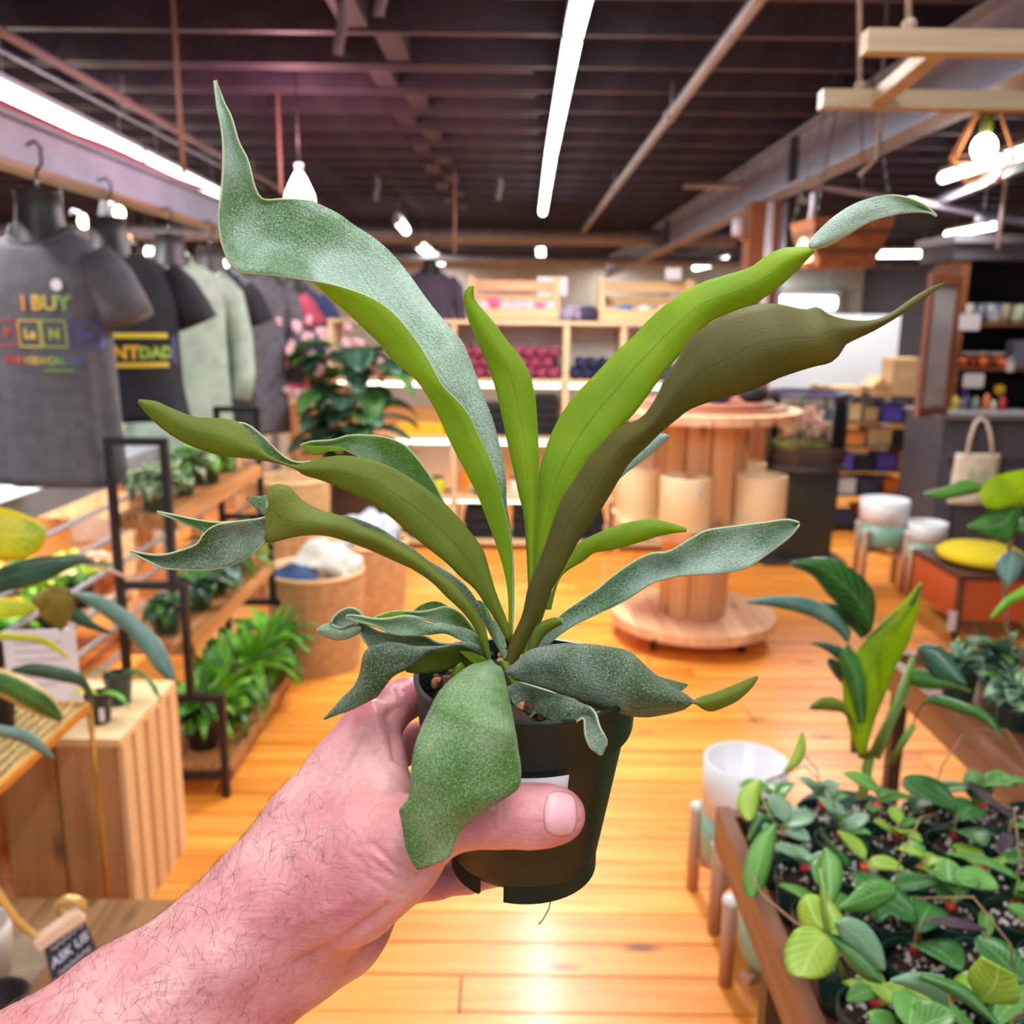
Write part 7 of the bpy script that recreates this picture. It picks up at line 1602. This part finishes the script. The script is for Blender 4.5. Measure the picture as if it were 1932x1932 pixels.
TV([(1960, 1090), (1925, 1110), (1890, 1135), (1868, 1165)], [(1965, 1120), (1930, 1130), (1900, 1145), (1872, 1168)], [(0, 1.5), (1, 1.5)], LB)
TV([(1960, 960), (1930, 975), (1915, 1000)], [(1965, 1010), (1945, 1020), (1918, 1002)], [(0, 1.6), (1, 1.6)], LG)
MB().tube([(0, 0, .08), PD(1900, 1200, 1.68) - Vector(tv.location), PD(1895, 1110, 1.66) - Vector(tv.location), PD(1905, 1030, 1.64) - Vector(tv.location), PD(1925, 940, 1.6) - Vector(tv.location)], .004, 8).build('main_stem', M_stemb, tv)

# ================================================================== HANGING THINGS
rk = thing('hanging_ladder', 'pale wooden ladder rack hung flat on ropes at upper right', 'rack', (0, 0, 0)); M_rk = wood('ladder_wood', '#b8a68c', '#9a8568', 'X', rnd=.08, knots=False)
a, b_ = PY(1630, 80, 1.65), PY(1980, 82, 1.65); zr = a.z
MB().bar((a.x, 1.65, zr), (1.4, 1.65, zr), .036, .036).build('side_rail', M_rk, rk, smooth=False); c_ = PZ(1548, 188, zr); MB().bar((c_.x, c_.y, zr), (1.5, c_.y, zr), .036, .036).build('side_rail', M_rk, rk, smooth=False)
for x in (.76, 1.16): MB().bar((x - .04, 1.668, zr), (x, c_.y - .018, zr), .034, .026).build('rung', M_rk, rk, smooth=False)
M_rope = mat('jute_rope', '#b39a88', .9, '#8f7a6a', 200)
for px, py, YY, topx, lab in ((1622, 172, c_.y, 1600, 'jute rope rising from the far rail of the ladder'), (1715, 50, 1.65, 1660, 'jute rope knotted on the near rail of the ladder')):
    p = PY(px, py, YY); p.z = zr + .02; q = PY(topx, -60, YY); t = thing('rope', lab, 'rope', p)
    MB().tube([(0, 0, .0), ((q.x - p.x) * .5, 0, (CEIL - p.z) * .5), (q.x - p.x, 0, CEIL + .219 - p.z)], .006, 8).build('strand', M_rope, t); MB().ball((0, 0, .006), .014, 10).build('knot', M_rope, t)
p = PY(1648, 300, 3.0); tag(MB().tube([(p.x, 3.0, CEIL), (p.x + .01, 3.0, p.z), (p.x - .04, 3.0, p.z - .05)], .006, 6).build('rope', M_rope), 'thin tan rope hanging beyond the ladder rack', 'rope')
for px, lab in ((1882, 'rope hanging down to the hutch top at right'),):
    p = PY(px, 470, 5.3); tag(MB().tube([(p.x, 5.3, CEIL), (p.x, 5.3, p.z)], .012, 6).build('rope', mat('rope_pale', '#b8aca8', .8)), lab, 'rope')
def cage(p, lab, on=True):
    t = thing('cage_pendant', lab, 'pendant lamp', p); r1, r2 = .035, .115; zt2, zm, zb = .115, -.055, -.13; M_cg = mat('cage_wood', '#d8955c', .5)
    n = 6; T = [(r1 * math.cos(i * 6.2832 / n), r1 * math.sin(i * 6.2832 / n), zt2) for i in range(n)]; Mi = [(r2 * math.cos(i * 6.2832 / n), r2 * math.sin(i * 6.2832 / n), zm) for i in range(n)]; B = [(.06 * math.cos(i * 6.2832 / n), .06 * math.sin(i * 6.2832 / n), zb) for i in range(n)]
    for i in range(n):
        for a_, c_ in ((T[i], Mi[i]), (Mi[i], B[i]), (Mi[i], Mi[(i + 1) % n]), (B[i], B[(i + 1) % n]), (T[i], T[(i + 1) % n])): MB().bar(a_, c_, .007).build('cage_rod', M_cg, t, smooth=False)
    MB().tube([(0, 0, .118), (0, 0, .03)], .02, 12).build('socket', mat('socket_green', '#5d7a2c', .5), t); MB().ball((0, 0, -.02), .042, 16, sz=1.15).build('bulb', glow('pendant_bulb', '#fff2d8', 16), t); MB().tube([(0, 0, .118), (0, 0, CEIL - p[2] + .219)], .003, 6).build('cord', mat('cord_black', '#1c1a1e', .6), t)
    return t
cage(PY(1858, 268, 3.4), 'geometric wooden cage pendant with a glowing bulb at upper right')
pb = PY(565, 352, 4.0); t = thing('grow_lamp', 'glowing cone grow lamp just behind the shoulder of the tallest frond', 'pendant lamp', pb)
MB().lathe([(.012, .06), (.03, .03), (.058, -.03), (.062, -.06), (.001, -.066)], 20).build('glowing_cone', glow('grow_glow', '#ffe4dc', 14), t, auto=40); MB().tube([(0, 0, .055), (0, 0, .09)], .016, 10).build('socket', mat('housing_white', '#d8d8dc', .4), t); MB().tube([(0, 0, .09), (0, 0, CEIL + .219 - pb.z)], .003, 6).build('cord', mat('cord_matte', '#221d24', .95), t)
l = D.lights.new('grow_lamp_light', 'POINT'); l.energy = 14; l.color = (1, .42, .5); l.shadow_soft_size = .06; lo = D.objects.new('grow_lamp_light', l); lo.location = pb + Vector((0, -.0, .16)); COL.objects.link(lo)
# chain hung basket planter
hb_ = thing('hanging_basket', 'square brown basket planter hanging on thin chains at right', 'planter', PY(1582, 462, 3.6)); M_hb = mat('coir_brown', '#9c5f34', .8, '#7c4724', 20)
w1, w2, h1 = .15, .10, .17
vs = [(sx * w_, sy * w_, z) for w_, z in ((w2, -h1 / 2), (w1, h1 / 2), (w1 - .012, h1 / 2), (w2 - .012, -h1 / 2 + .012)) for sx, sy in ((-1, -1), (1, -1), (1, 1), (-1, 1))]
MB().add(vs, [(3, 2, 1, 0), (12, 13, 14, 15)] + [(r_ * 4 + i, r_ * 4 + (i + 1) % 4, (r_ + 1) * 4 + (i + 1) % 4, (r_ + 1) * 4 + i) for r_ in range(3) for i in range(4)]).build('tapered_body', M_hb, hb_, smooth=False)
for z in (-.03, .04): q = w2 + (w1 - w2) * (z + h1 / 2) / h1; [MB().bar((sx * q, sy * q, z), (tx * q, ty * q, z), .008, .02).build('band', mat('band_dark', '#5f3418', .8), hb_, smooth=False) for (sx, sy), (tx, ty) in (((-1, -1), (1, -1)), ((-1, -1), (-1, 1)), ((1, -1), (1, 1)))]
hz = CEIL + .219 - hb_.location.z
for sx, sy in ((-1, -1), (1, -1), (1, 1), (-1, 1)):
    ch_ = MB(); A_ = Vector((sx * .14, sy * .14, h1 / 2)); B_ = Vector((0, 0, hz))
    n = 34
    for i in range(n):
        c0 = A_.lerp(B_, i / n); c1 = A_.lerp(B_, (i + .8) / n); ch_.bar(c0, c1, .009 if i % 2 else .003, .003 if i % 2 else .009)
    ch_.build('chain', mat('chain_dark', '#3c3640', .5), hb_, kind='stuff', smooth=False)
MB().lathe([(.001, h1 / 2 - .02), (.1, h1 / 2 - .02)], 8).build('soil', M_soil, hb_)
tag(MB().lathe([(.02, .04), (.05, -.04), (.001, -.05)], 14).build('small_spotlight', glow('spot_peach', '#ffc8a0', 4), loc=PY(1520, 470, 3.6)), 'small peach lit shade left of the hanging basket', 'lamp')
pz = PY(1536, 350, 3.7); tag(MB().tube([(pz.x, 3.7, 2.0), (pz.x, 3.7, 1.95), (pz.x - .01, 3.7, 1.84)], .01, 8).build('white_hook', mat('pipe_white', '#cdc6d2', .4)), 'white tube handle above the hanging basket', 'hook')
